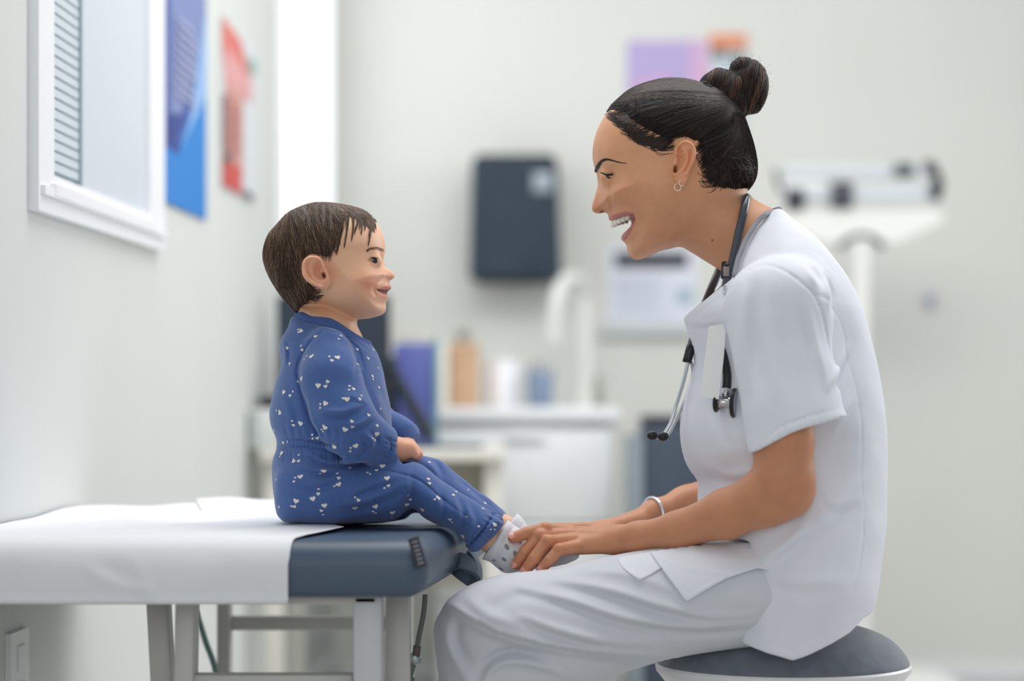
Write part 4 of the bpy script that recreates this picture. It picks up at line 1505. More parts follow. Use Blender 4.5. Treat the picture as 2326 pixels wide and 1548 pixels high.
def eyeball(c, r, look, parent, iris_m, ri=.0059):
    bm = bmesh.new(); bmesh.ops.create_uvsphere(bm, u_segments=32, v_segments=20, radius=r)
    bmesh.ops.translate(bm, verts=bm.verts, vec=c)
    e = bm_obj('eye', bm, m_eye, parent, smooth=True)
    look = Vector(look).normalized()
    for nm, rr, off, m in (('iris', ri, .0003, iris_m), ('pupil', ri * .42, .0006, m_pup)):
        bm = bmesh.new(); prof = []
        R_ = r + off; amax = math.asin(rr / R_)
        q = look.to_track_quat('Z', 'Y').to_matrix()
        rings = []
        for i in range(6):
            a = amax * i / 5 + 1e-4
            rings.append([bm.verts.new(Vector(c) + q @ Vector((R_ * math.sin(a) * math.cos(t), R_ * math.sin(a) * math.sin(t), R_ * math.cos(a)))) for t in np.arange(24) * math.pi / 12])
        for A_, B_ in zip(rings[:-1], rings[1:]):
            for i in range(24):
                bm.faces.new((A_[i], A_[(i + 1) % 24], B_[(i + 1) % 24], B_[i]))
        bm_obj(nm, bm, m, e, smooth=True)
    return e


for sg in (-1, 1):
    eyeball((EYC.x, sg * EY, EYC.z), ER, (-.46, sg * .80, -.40), woman, m_iris)


def on_head(pl, px, py, sg=-1, off=0.0):
    """points on a pillow's side surface under middle-plane pixels"""
    x = (np.asarray(px, float) - 1163) / 1800; z = .8 - (np.asarray(py, float) - 900) / 1800
    w = pl.w(x, z)
    return np.stack([x, sg * (w + off), z], -1)


rng = np.random.default_rng(7)
# brow: many short hairs along an arc
bp = catmull([(1353, 392, 0), (1357, 382, 0), (1364, 373.5, 0), (1374, 371, 0), (1386, 374, 0), (1400, 379, 0), (1412, 382, 0)], 10)[:, :2]
bw = np.interp(np.linspace(0, 1, len(bp)), [0, .12, .3, .55, 1], [3.2, 5.2, 4.2, 2.4, .8])


def brow(bp, bw, pl, n, L, parent, m, r=.00022, lift=.0006, sgs=(-1, 1), ang=.35):
    for sg in sgs:
        t = rng.uniform(0, 1, n) ** 1.5 * (len(bp) - 2); i = t.astype(int)
        c = bp[i] + (bp[i + 1] - bp[i]) * (t - i)[:, None]
        T = bp[np.minimum(i + 2, len(bp) - 1)] - bp[i]; T /= np.linalg.norm(T, axis=1, keepdims=True) + 1e-9
        N_ = np.stack([-T[:, 1], T[:, 0]], 1)
        q = rng.uniform(-1, 1, n)
        c = c + N_ * (q * bw[i])[:, None]
        dr = T - N_ * (ang * (q * .9 + .3))[:, None] * 1.0
        dr /= np.linalg.norm(dr, axis=1, keepdims=True)
        K = 4
        P = np.stack([on_head(pl, c[:, 0] + dr[:, 0] * L * s, c[:, 1] + dr[:, 1] * L * s, sg, lift * (0.6 + .5 * s)) for s in np.linspace(0, 1, K)], 1)
        me = tubes_mesh('eyebrow', P, np.linspace(r, r * .4, K)[None, :], 3)
        link('eyebrow', me, m, parent)


m_brow = mat('brow_hair', srgb(48, 34, 28), rough=0.6)
brow(bp, bw, head, 430, 7, woman, m_brow, r=.00016)
# lashes
for sg in (-1, 1):
    lp = catmull([(1363, 399, 0), (1370, 403.5, 0), (1380, 405, 0), (1390, 403.5, 0), (1398, 399.5, 0)], 12)[:, :2]
    n = len(lp)
    P0 = np.array([(W(a, b).x, sg * (0.0405 + .0055 * math.sin(math.pi * min(1, i / n * 1.1 + .1))), W(a, b).z) for i, (a, b) in enumerate(lp)])
    tube('eyelash_line', [tuple(p) for p in P0[::4]], [.0003, .0009, .0013, .0011, .0004], m_lash, woman, sides=8, n=4)
    K = 5; nl = 46
    ii = rng.integers(0, n, nl)
    base = P0[ii]
    dirx = -((.55 if sg < 0 else .1) - ii / n * 1.1)
    out = np.stack([dirx, sg * np.full(nl, .8), -0.25 + rng.uniform(-.12, .12, nl)], 1); out /= np.linalg.norm(out, axis=1, keepdims=True)
    Ll = rng.uniform(.005, .0075, nl)
    P = np.stack([base + out * (Ll * s)[:, None] + np.array([0, 0, .0022]) * s * s for s in np.linspace(0, 1, K)], 1)
    link('eyelash', tubes_mesh('eyelash', P, np.linspace(.00022, .00006, K)[None, :], 3), m_lash, woman)
# teeth: an arc of upper teeth
m_tooth = mat('tooth', srgb(250, 246, 236), rough=0.2, coat=0.4, sss=.2)
m_gum = mat('gum', srgb(176, 92, 90), rough=0.35)
arc_ = []
for i in range(-5, 6):
    s = abs(i) / 5.0
    px = 1391 + 38 * s ** 1.35
    py = 507 - 12 * s
    arc_.append((W(px, py).x, math.copysign(.0300 * s ** .85, i) if i else 0.0, W(px, py).z, s))
for a_, b_ in zip(arc_[:-1], arc_[1:]):
    ca = [(a_[k] + b_[k]) / 2 for k in range(3)]; s = (a_[3] + b_[3]) / 2
    u_ = Vector((b_[0] - a_[0], b_[1] - a_[1], 0)); wdt = u_.length * .93; ang = math.atan2(u_.y, u_.x)
    hgt = .0120 - .0035 * s
    bm = bmesh.new(); bmesh.ops.create_uvsphere(bm, u_segments=16, v_segments=12, radius=1)
    for vtx in bm.verts:
        q_ = [math.copysign(abs(c_) ** e_, c_) for c_, e_ in zip(vtx.co, (.55, .8, .6))]
        vtx.co = Vector((q_[0] * wdt * .53 * (1 - .12 * (q_[2] < 0) * abs(q_[2])), q_[1] * .0032, q_[2] * hgt * .55))
    bmesh.ops.rotate(bm, verts=bm.verts, matrix=Matrix.Rotation(ang, 3, 'Z'))
    bmesh.ops.rotate(bm, verts=bm.verts, matrix=Matrix.Rotation(.16, 3, 'Y'))
    bmesh.ops.translate(bm, verts=bm.verts, vec=(ca[0], ca[1], ca[2]))
    bm_obj('tooth', bm, m_tooth, woman, smooth=True)
tube('gum', [(p[0] + .003, p[1] * .94, p[2] + .0065) for p in arc_], .0028, m_gum, woman, sides=8, n=3)

# ---- hair
m_hair = mat('hair_dark', rough=0.42, spec=0.35, vcol=True)
m_hcap = mat('hair_cap', srgb(30, 25, 24), rough=0.6, spec=0.15, bump=.5, bscale=220, bdist=.002, noise=0.4, nscale=160, stretch=(1, 1, 1))
hairp = [(1340, 258), (1378, 258), (1400, 264), (1414, 272), (1427, 290), (1444, 307), (1468, 320), (1488, 330), (1488, 344), (1480, 358), (1482, 370), (1492, 375), (1505, 364), (1519, 347), (1530, 334), (1546, 329), (1564, 334), (1576, 348), (1582, 372), (1588, 398), (1600, 418), (1620, 430), (1650, 434), (1676, 436), (1700, 432), (1722, 424), (1800, 440), (1800, 120), (1340, 120)]
hout = [(1374, 262), (1380, 246), (1400, 226), (1430, 202), (1470, 186), (1515, 177), (1560, 180), (1600, 190), (1640, 205), (1680, 240), (1704, 300), (1717, 350), (1720, 390), (1711, 420), (1692, 438), (1650, 452), (1560, 460), (1480, 430), (1430, 390), (1390, 330)]
lo2 = (W(1340, 0).x, -0.1, W(0, 480).z); hi2 = (W(1760, 0).x, 0.1, W(0, 150).z)
hs_ = 0.0014
hcapP = Pillow(lo2, hi2, hs_, catmull(pxz(hout), 4, closed=True), 0.078, blur=1.2)
inside = sdf2(np.array(pxz(hairp)), hcapP.X, hcapP.Z)
hw = head.w(hcapP.X, hcapP.Z)
pw = np.sqrt(np.maximum(hcapP.w2, 0))
s_ = sstep(inside, 0.0, .013)
wh = hw + (np.maximum(pw, hw + .003) - hw) * s_ - .0016 * (1 - s_)
hcapP.w2 = np.where(hcapP.w2 > 0, np.maximum(wh, 0) ** 2, hcapP.w2)
hcapP.bump(hcapP.g(1670, 405, 26, 24, .004))
hcapP.w2 = np.where(hcapP.w2 > 0, blur2(hcapP.w2, 1.2), hcapP.w2)
vc = Vol(lo2, hi2, hs_)
hcapP.field(vc, 0)
sl, x, y, z = vc.rg(lo2, hi2)
X2, Z2 = np.meshgrid(x.ravel(), z.ravel(), indexing='ij')
dd = sdf2(np.array(pxz(hairp)), X2, Z2)
vc.put(sl, (-dd[:, None, :] + 0 * y).astype(np.float32), .002, 'i')
cv_, cq_ = vc.mesh(1)
link('hair', mesh_from('hair', cv_, cq_), m_hcap, woman)['label'] = 'dark hair slicked back'


def bez(p0, p1, p2, p3, K):
    t = np.linspace(0, 1, K)[None, :, None]
    return p0[:, None] * (1 - t) ** 3 + 3 * p1[:, None] * t * (1 - t) ** 2 + 3 * p2[:, None] * t * t * (1 - t) + p3[:, None] * t ** 3


def hair_cols(n, K, base, hi_, p=.2, rs=rng):
    b = np.array(base)[None, :] * rs.uniform(.5, 1.5, (n, 1))
    m = rs.uniform(0, 1, n) < p
    b[m] = np.array(hi_)[None, :] * rs.uniform(.6, 1.3, (m.sum(), 1))
    return b


HB, HH = rgbl(38, 31, 29), rgbl(84, 62, 50)


def keep_in(P, poly, tol):
    px = 1163 + P[..., 0] * 1800; py = 900 - (P[..., 2] - .8) * 1800
    d = sdf2(catmull([(a, b, 0) for a, b in poly], 4, closed=True)[:, :2], px, py)
    return (d > -tol).all(axis=1)

# slicked strands, side view flow from the hairline to the base of the bun
hl = catmull([(1376, 256, 0), (1390, 274, 0), (1410, 296, 0), (1430, 316, 0), (1452, 328, 0), (1474, 334, 0), (1482, 356, 0), (1492, 372, 0), (1510, 360, 0), (1530, 342, 0)], 10)[:, :2]
tp_ = catmull([(1376, 254, 0), (1392, 232, 0), (1425, 206, 0), (1470, 188, 0), (1520, 179, 0), (1560, 182, 0)], 10)[:, :2]
Ks = 14
groups_ = []
for sg in (-1, 1):
    n = 1500 if sg < 0 else 600
    t = rng.uniform(0, 1, n); st_ = np.stack([np.interp(t, np.linspace(0, 1, len(hl)), hl[:, k]) for k in (0, 1)], 1)
    # distribute start points also inside the mass
    st_ = st_ + np.array([.55, -.8]) * rng.exponential(9, (n, 1))
    f = rng.uniform(0, 1, n) * .75
    e = np.stack([1652 + rng.normal(0, 7, n), 248 + (t - .4) * 46 + rng.normal(0, 5, n)], 1)
    c1 = st_ + np.stack([60 + 20 * t, -52 + 30 * t], 1); c2 = e + np.stack([-75 + 0 * t, 2 + 46 * t], 1)
    P = bez(st_, c1, c2, e, 40)
    i0 = (f * 39).astype(int)
    fr_ = (i0[:, None] + (39 - i0[:, None]) * np.linspace(0, 1, Ks)[None, :])
    a = np.floor(fr_).astype(int).clip(0, 38); b = fr_ - a
    P2 = P[np.arange(n)[:, None], a] * (1 - b)[..., None] + P[np.arange(n)[:, None], a + 1] * b[..., None]
    # wander so strands cross a little
    P2 += (rng.normal(0, 1.6, (n, 1, 2)) + 1.2 * np.sin(np.linspace(0, 1, Ks) * 6 + rng.uniform(0, 6, (n, 1)))[..., None] * np.array([.3, .6])) * np.linspace(.2, 1, Ks)[None, :, None]
    lift = rng.uniform(-.0004, .0010, (n, 1)) + 0 * P2[..., 0]
    q = on_head(hcapP, P2[..., 0], P2[..., 1], sg); q[..., 1] += sg * lift
    groups_.append((q, hair_cols(n, Ks, HB, HH, .10)))
    # top of the head: start along the middle parting outline, fan over y
    n = 700
    t = rng.uniform(0, 1, n); u_ = rng.uniform(0, 1, n)
    j = t * (len(tp_) - 1); st_ = np.stack([np.interp(t, np.linspace(0, 1, len(tp_)), tp_[:, k]) for k in (0, 1)], 1)
    down = 4 + 44 * u_ ** 1.5
    st_ = st_ + np.stack([down * .35, down], 1)
    e = np.stack([1640 + rng.normal(0, 8, n), 214 + 30 * u_ + rng.normal(0, 3, n)], 1)
    c1 = st_ + np.stack([60 * (1 - t) + 30, -34 * (1 - t) - 5 + 6 * u_], 1); c2 = e + np.stack([-60 + 0 * t, -18 + 12 * u_], 1)
    P = bez(st_, c1, c2, e, Ks)
    q = on_head(hcapP, P[..., 0], P[..., 1], sg); q[..., 1] += sg * .0003
    groups_.append((q, hair_cols(n, Ks, HB, HH, .12)))
    # back of the head: from the nape up to the bun
    n = 1300 if sg < 0 else 500
    t = rng.uniform(0, 1, n)
    nape = catmull([(1562, 352, 0), (1574, 380, 0), (1590, 408, 0), (1606, 432, 0), (1640, 438, 0), (1680, 434, 0), (1706, 420, 0), (1717, 385, 0), (1712, 340, 0)], 10)[:, :2]
    st_ = np.stack([np.interp(t, np.linspace(0, 1, len(nape)), nape[:, k]) for k in (0, 1)], 1) + rng.normal(0, 3, (n, 2))
    e = np.stack([1664 + 14 * t + rng.normal(0, 5, n), 276 + rng.normal(0, 7, n)], 1)
    c1 = st_ + np.stack([34 - 6 * t, -26 - 20 * t], 1) + rng.normal(0, 5, (n, 2)); c2 = e + np.stack([4 + 34 * t, 55 + 0 * t], 1) + rng.normal(0, 5, (n, 2))
    P = bez(st_, c1, c2, e, Ks)
    q = on_head(hcapP, P[..., 0], P[..., 1], sg); q[..., 1] += sg * rng.uniform(-.0003, .0022, (n, 1))
    groups_.append((q, hair_cols(n, Ks, HB, HH, .16)))
    # messy curls at the nape
    n = 420 if sg < 0 else 120
    st_ = np.stack([rng.uniform(1600, 1705, n), rng.uniform(375, 430, n)], 1)
    a0 = rng.uniform(0, 6.28, n); R0 = rng.uniform(8, 26, n)
    tt = np.linspace(0, 1, Ks)[None, :]
    P = st_[:, None, :] + np.stack([R0[:, None] * (np.cos(a0[:, None] + 2.6 * tt) - np.cos(a0[:, None])), R0[:, None] * (np.sin(a0[:, None] + 2.6 * tt) - np.sin(a0[:, None]))], -1)
    q = on_head(hcapP, P[..., 0], P[..., 1], sg); q[..., 1] += sg * (0.0006 + .0028 * np.sin(np.pi * tt)) * rng.uniform(.3, 1, (n, 1))
    groups_.append((q, hair_cols(n, Ks, HB * 1.1, HH * 1.1, .25)))
    # baby hairs at temple and nape
    n = 420 if sg < 0 else 120
    t = rng.uniform(0, .62, n); st_ = np.stack([np.interp(t, np.linspace(0, 1, len(hl)), hl[:, k]) for k in (0, 1)], 1) + rng.normal(0, 4, (n, 2)) + np.array([-2, 3])
    e = st_ + np.stack([rng.uniform(25, 55, n), rng.uniform(-8, 8, n)], 1)
    P = bez(st_, st_ + np.stack([8 + 0 * t, 10 + 6 * rng.uniform(0, 1, n)], 1), e + np.stack([-16 + 0 * t, 8 + 0 * t], 1), e, Ks)
    q = on_head(head, P[..., 0], P[..., 1], sg); hc_ = on_head(hcapP, P[..., 0], P[..., 1], sg)
    q[..., 1] = sg * np.maximum(sg * q[..., 1], sg * hc_[..., 1]) + sg * .0004
    groups_.append((q, hair_cols(n, Ks, HB * 1.3, HH, .2)))
SP = np.concatenate([a for a, b in groups_]); SCc = np.concatenate([b for a, b in groups_])
ok_ = keep_in(SP, hout, 1.5)
SP, SCc = SP[ok_], SCc[ok_]
R_ = np.full((len(SP), Ks), .00031) * rng.uniform(.7, 1.3, (len(SP), 1)); R_[:, -1] *= .4; R_[:, 0] *= .5
st_o = link('hair_strands', tubes_mesh('hair_strands', SP, R_, 3, SCc), m_hair, woman)
tag(st_o, kind='stuff')

# bun: overlapping twisted lobes
vb = Vol((W(1560, 0).x, -.05, W(0, 300).z), (W(1765, 0).x, .05, W(0, 118).z), .0015)
lobes = [((1630, 206), (.024, .026, .029), .45), ((1662, 222), (.026, .032, .034), .35), ((1696, 200), (.024, .028, .036), .30), ((1719, 210), (.014, .020, .028), .22), ((1688, 160), (.0170, .018, .0170), 0)]
for (c, r, an) in lobes:
    vb.ell(W(*c), r, .004, R=Matrix.Rotation(an, 3, 'Y'))
vb.cap(W(1612, 192), W(1662, 262), .012, .016, .006)
bv, bq = vb.mesh(1)
bun = link('hair_bun', mesh_from('hair_bun', bv, bq), m_hcap, woman); bun['label'] = 'loosely twisted brown topknot bun'
G = []
for li, (c, r, an) in enumerate(lobes):
    n = (900, 1100, 1000, 500, 450)[li]
    Rm_ = np.array(Matrix.Rotation(an, 3, 'Y')); cc = np.array(W(*c))
    # coil of strands: circles round the lobe's local x axis, drifting along it
    s0 = rng.uniform(-.93, .93, n)[:, None]
    t = np.linspace(0, 1, Ks)[None, :]
    ph = rng.uniform(0, 2 * np.pi, (n, 1)) + rng.uniform(.7, 1.7, (n, 1)) * t
    s_l = np.clip(s0 + rng.normal(.10, .07, (n, 1)) * (t - .5) * 2, -.97, .97)
    q = np.sqrt(1 - s_l ** 2)
    P = np.stack([r[0] * s_l, r[1] * q * np.cos(ph), r[2] * q * np.sin(ph)], -1) * (rng.uniform(.985, 1.02, (n, 1, 1)) + .02 * np.sin(s_l * 9 + li)[..., None])
    P = P @ Rm_.T + cc
    hc_ = hair_cols(n, Ks, rgbl(56, 40, 34), rgbl(110, 76, 56), .0)
    band = np.sin(s0[:, 0] * 7 + li * 2) > .55
    hc_[band] = rgbl(106, 74, 56)[None] * rng.uniform(.5, 1.2, (band.sum(), 1))
    G.append((P, hc_))
# loose fly-away hairs
n = 70
a0 = rng.uniform(-.6, 2.4, n)
base = np.stack([1690 + 42 * np.cos(a0), 190 - 48 * np.sin(a0)], 1)
dr = np.stack([np.cos(a0 + rng.normal(0, .9, n)), -np.sin(a0 + rng.normal(0, .9, n))], 1)
t = np.linspace(0, 1, Ks)[None, :, None]
P = base[:, None] + dr[:, None] * rng.uniform(8, 26, (n, 1, 1)) * t + np.stack([dr[:, 1], -dr[:, 0]], 1)[:, None] * rng.normal(0, 10, (n, 1, 1)) * t * t
P3 = np.stack([(P[..., 0] - 1163) / 1800, rng.uniform(-.02, .02, (n, 1)) + 0 * P[..., 0], .8 - (P[..., 1] - 900) / 1800], -1)
G.append((P3, hair_cols(n, Ks, rgbl(60, 44, 36), rgbl(120, 84, 60), .3)))
SP = np.concatenate([a for a, b in G]); SCc = np.concatenate([b for a, b in G])
R_ = np.full((len(SP), Ks), .00036); R_[-n:] = .00012; R_[:, -1] *= .4; R_[:, 0] *= .5
tag(link('bun_strands', tubes_mesh('bun_strands', SP, R_, 3, SCc), m_hair, woman), kind='stuff')
# dark hair tie at the base of the bun
m_tie = mat('hair_tie', srgb(16, 20, 26), rough=0.9, bump=0.6, bscale=900, bdist=.001)
tp3 = [W(1604, 202, -.024), W(1618, 226, -.037), W(1640, 252, -.036), W(1664, 272, -.022), W(1672, 276, 0), W(1664, 272, .022), W(1640, 252, .036), W(1618, 226, .037), W(1604, 202, .024), W(1600, 196, 0), W(1604, 202, -.024)]
tube('hair_tie', tp3, .0085, m_tie, woman, sides=10, n=6)
# ================================================================ the woman's clothes
def vol_like(v):
    u = Vol.__new__(Vol)
    u.lo, u.h, u.n, u.ax = v.lo, v.h, v.n, v.ax
    u.F = np.full(v.n, 0.03, np.float32)
    return u


def cut_poly(v, pts, yplane, k=.003, ylim=None, op='i'):
    sl, x, y, z = v.rg(v.lo, v.lo + v.h * v.n)
    if ylim is not None:
        sl, x, y, z = v.rg((v.lo[0], ylim[0], v.lo[2]), (v.ax[0][-1], ylim[1], v.ax[2][-1]))
    X, Z = np.meshgrid(x.ravel(), z.ravel(), indexing='ij')
    d = sdf2(pxz(pts, yplane), X, Z)
    f = (-d[:, None, :] + 0 * y).astype(np.float32)
    v.put(sl, f, k, op)


def folds(v, items, yplane, ya, yb_, gain=1.0):
    """items (px path, sigma px, amp m): positive amp is a groove; applies for ya < y < yb_"""
    sl, x, y, z = v.rg((v.lo[0], ya, v.lo[2]), (v.ax[0][-1], yb_, v.ax[2][-1]))
    X, Z = np.meshgrid(x.ravel(), z.ravel(), indexing='ij')
    A = np.zeros(X.shape)
    k = F / (D + yplane)
    for pts, s_, am in items:
        P = catmull(pxz(pts, yplane), 5) if len(pts) > 2 else pxz(pts, yplane)
        e0, e1 = P[0], P[-1]
        dl = linedist(P, X, Z) * k
        t = np.clip(((X - e0[0]) * (e1[0] - e0[0]) + (Z - e0[1]) * (e1[1] - e0[1])) / (((e1 - e0) ** 2).sum() + 1e-9), 0, 1)
        A += am * np.exp(-(dl / s_) ** 2 / 2) * (0.25 + .75 * np.sin(np.pi * t))
    m = np.clip(np.minimum(y - ya, yb_ - y) / .02, 0, 1) * gain
    v.F[sl] += (A[:, None, :] * m).astype(np.float32)


def fold_pair(pts, s_, am, dx, dy):
    """a ridge with a groove beside it"""
    return [(pts, s_, -am), ([(a + dx, b + dy) for a, b in pts], s_, am)]


hT = .0022
lo = (W(1530, 0).x, -.262, W(0, 1525).z); hi = (W(2030, 0).x, .262, W(0, 455).z)
vt = Vol(lo, hi, hT)
tor = [(1640, 560), (1700, 500), (1762, 474), (1795, 497), (1845, 534), (1890, 585), (1927, 636), (1953, 694), (1969, 750), (1985, 812), (2000, 892), (2008, 956), (2011, 1040), (2010, 1129), (2007, 1203), (1996, 1276), (1986, 1350), (1972, 1400), (1955, 1480), (1940, 1600),
       (1600, 1600), (1600, 1300), (1592, 1200), (1586, 1130), (1590, 1098), (1576, 1080), (1556, 1046), (1545, 996), (1547, 951), (1558, 900), (1576, 830), (1569, 775), (1556, 720), (1575, 660)]
tp = catmull(pxz(tor), 4, closed=True)
zz_ = np.interp(0, [0], [0])
tP = Pillow(lo, hi, hT, tp, .112, blur=2)
rowpy = 900 - (tP.Z - .8) * 1800
Wm = np.interp(rowpy, [480, 600, 700, 850, 1000, 1150, 1300, 1500], [.150, .172, .178, .165, .160, .172, .196, .205])
tP.w2 = np.where(tP.w2 > 0, tP.w2 * (Wm / .112) ** 2, tP.w2)
# soften the transition so the flank is not a sharp edge
Bt = tP.g(1890, 780, 40, 80, -.022) + tP.g(1850, 1040, 50, 60, -.012) + tP.g(1900, 640, 60, 60, -.004) + tP.g(1930, 1000, 40, 160, .004) + tP.g(1830, 1330, 80, 60, .004)
tP.bump(Bt)
tP.field(vt, 0)
# crisp neckline and hem
cutp = [(1540, 700), (1556, 720), (1600, 682), (1647, 642), (1655, 615), (1664, 585), (1687, 546), (1715, 510), (1750, 482), (1768, 474), (1790, 440), (2100, 440), (2100, 1395), (1978, 1415), (1937, 1443), (1890, 1466), (1842, 1482), (1798, 1498), (1744, 1485), (1692, 1467), (1696, 1430), (1702, 1390), (1706, 1340), (1716, 1292), (1712, 1235), (1650, 1218), (1540, 1240)]
sl, x, y, z = vt.rg(vt.lo, vt.lo + vt.h * vt.n)
X2, Z2 = np.meshgrid(x.ravel(), z.ravel(), indexing='ij')
up_ = (Z2 > W(0, 1000).z)
d_up = sdf2(pxz(cutp, 0), X2, Z2); d_lo = sdf2(pxz(cutp, -.185), X2, Z2)
wgt = sstep(Z2, W(0, 1250).z, W(0, 1100).z)
dcut = d_up * wgt + d_lo * (1 - wgt)
vt.F = -smin(-vt.F, dcut[:, None, :].astype(np.float32) + 0 * y, .002)
# hollow behind the V of the neck
vt.ell(W(1640, 690, 0), (.030, .060, .030), .006, 's')
# sleeves
vs = vol_like(vt)
for sg in (-1, 1):
    vs.cap(W(1760, 706, sg * .148), W(1814, 1010, sg * .186), .0575, .0600, .004, sy=1.10)
    vs.cap(W(1800, 660, sg * .095), W(1775, 700, sg * .145), .052, .056, .03)
sl, x, y, z = vs.rg(vs.lo, vs.lo + vs.h * vs.n)
for sg in (-1,):
    a, b = W(1712, 1029, -.2), W(1917, 946, -.2)
    n_ = Vector((-(b.z - a.z), 0, b.x - a.x)).normalized() * -1
    pl = ((x - a.x) * n_.x + (z - a.z) * n_.z) + 0 * y
    # hem line bows up in the middle
    tt = np.clip(((x - a.x) * (b.x - a.x) + (z - a.z) * (b.z - a.z)) / ((b - a).length ** 2), 0, 1)
    pl = pl + .006 * np.sin(np.pi * tt)
    vs.F = -smin(-vs.F, -pl.astype(np.float32), .0015)
for sg in (-1, 1):
    vs.cap(W(1808, 965, sg * .182), W(1822, 1060, sg * .188), .044, .0575, .003, 's', sy=1.12)
vt.F = smin(vt.F, vs.F, .005)
seam = [([(1702, 614), (1738, 601), (1782, 616), (1822, 646), (1850, 674), (1872, 730), (1888, 820)], 2.0, .0016),
        ([(1846, 672), (1878, 674)], 1.6, .0012), ([(1872, 672), (1910, 705), (1936, 750), (1940, 800), (1955, 850), (1968, 920), (1974, 1000), (1970, 1090), (1976, 1150)], 1.8, .0014),
        ([(1976, 1150), (1972, 1230), (1955, 1310), (1930, 1385)], 1.8, .0014)]
fl = seam
fl += fold_pair([(1876, 620), (1890, 660), (1885, 700)], 6, .0022, 12, 2)
fl += fold_pair([(1836, 610), (1862, 655)], 8, .002, 14, -6)
fl += fold_pair([(1940, 790), (1905, 850), (1880, 880)], 7, .0030, 10, 10)
fl += fold_pair([(1960, 900), (1920, 960), (1900, 1000)], 10, .002, 12, 8)
fl += fold_pair([(1722, 1296), (1790, 1240), (1880, 1180), (1960, 1100)], 13, .0030, 10, 22)
fl += fold_pair([(1726, 1302), (1800, 1320), (1900, 1320)], 12, .0026, -4, 22)
fl += fold_pair([(1840, 1180), (1800, 1230), (1730, 1280)], 9, .0028, 14, 12)
fl += fold_pair([(1870, 1120), (1900, 1150), (1960, 1140)], 9, .002, 0, 14)
fl += fold_pair([(1760, 1300), (1740, 1380), (1735, 1440)], 12, .0016, 22, 2)
fl += fold_pair([(1850, 1330), (1830, 1400), (1800, 1450)], 16, .0016, 24, 4)
fl += [([(1697, 1436), (1745, 1462), (1796, 1474), (1842, 1448), (1935, 1403)], 1.6, .0009)]
# sleeve folds
fl += fold_pair([(1690, 650), (1688, 760), (1700, 880)], 11, .0028, 24, 0)
fl += fold_pair([(1740, 690), (1750, 820), (1765, 930)], 14, .0016, 30, 0)
fl += fold_pair([(1830, 700), (1852, 790), (1872, 880)], 9, .0018, -16, 4)
fl += [([(1722, 1012), (1760, 972), (1830, 945), (1906, 927)], 1.5, .0009)]
folds(vt, fl, -.19, -.262, -.03, 2.1)
# chest and belly, seen beyond the sleeve
fl2 = fold_pair([(1560, 722), (1600, 735), (1640, 728)], 5, .0016, 2, 10) + [([(1562, 736), (1605, 700), (1655, 656)], 1.6, .0010)]
fl2 += fold_pair([(1600, 1060), (1660, 1080), (1720, 1060)], 9, .003, 0, 18)
fl2 += fold_pair([(1590, 880), (1610, 960), (1650, 1040)], 10, .002, 14, 0)
folds(vt, fl2, -.10, -.2, .2, 1.6)
ph = x * 55 + z * 31
vt.F += (.0009 * np.sin(x * 60 + z * 22 + y * 40) * np.sin(z * 48 - x * 30 + y * 25)).astype(np.float32)
sv_, sq_ = vt.mesh(1)
m_scrub = mat('scrub_cotton', srgb(233, 236, 245), rough=0.8, spec=0.2, sheen=0.15, noise=0.012, nscale=30, bump=0.12, bscale=1500, bdist=0.0004, fold=.0016, fscale=11)
top_o = link('scrub_top', mesh_from('scrub_top', sv_, sq_), m_scrub, woman)
# grey undershirt showing at the neckline
nl_ = [(1646, 640), (1655, 606), (1664, 584), (1675, 560), (1690, 536), (1706, 514), (1726, 496), (1748, 484), (1764, 478)]
us = []
for a_, b_ in nl_:
    p = W(a_, b_, 0)
    us.append((p.x, float(max(tP.w(np.array([p.x + .010]), np.array([p.z - .004]))[0] - .004, .004)) if b_ > 484 else .02, p.z))
us = [(x_, -y_, z_) for x_, y_, z_ in us] + [(W(1770, 478, 0).x, 0, W(1770, 478, 0).z)] + [(x_, y_, z_) for x_, y_, z_ in us[::-1]]
tube('undershirt', us, .0032, mat('grey_jersey', srgb(150, 152, 158), rough=0.85, bump=.3, bscale=1400), woman, sides=12, n=5)['label'] = 'grey ribbed undershirt at neckline'

# trousers
yL = -.105
hT2 = .0024
lo = (W(960, 0, -.1).x - .012, -.215, W(0, 1600, -.1).z); lo = (lo[0], lo[1], .085); hi = (W(1900, 0).x, .20, W(0, 1205).z)
vp = Vol(lo, hi, hT2)
legp = [(1020, 2215), (1000, 1900), (994, 1700), (992, 1560), (983, 1480), (979, 1428), (989, 1397), (1020, 1361), (1066, 1330), (1122, 1310), (1181, 1301), (1260, 1292), (1350, 1272), (1450, 1252), (1600, 1232), (1750, 1232), (1860, 1290), (1880, 1400), (1800, 1462), (1695, 1471), (1560, 1490), (1480, 1512), (1380, 1550), (1275, 1640), (1250, 1780), (1235, 2000), (1235, 2215)]
lp2 = catmull(pxz(legp, yL), 4, closed=True)
legP = Pillow(lo, hi, hT2, lp2, .080, blur=2, y0=yL)
kk = F / (D + yL)


def lg(px, py):
    a = W(px, py, yL)
    return a.x, a.z


def Lln(pts, sg, a):
    P = catmull(np.array([lg(*p) for p in pts]), 5)
    dl = linedist(P, legP.X, legP.Z) * kk
    e0, e1 = P[0], P[-1]
    t = np.clip(((legP.X - e0[0]) * (e1[0] - e0[0]) + (legP.Z - e0[1]) * (e1[1] - e0[1])) / (((e1 - e0) ** 2).sum()), 0, 1)
    return a * np.exp(-(dl / sg) ** 2 / 2) * (.3 + .7 * np.sin(np.pi * t))


BL = np.zeros(legP.X.shape)
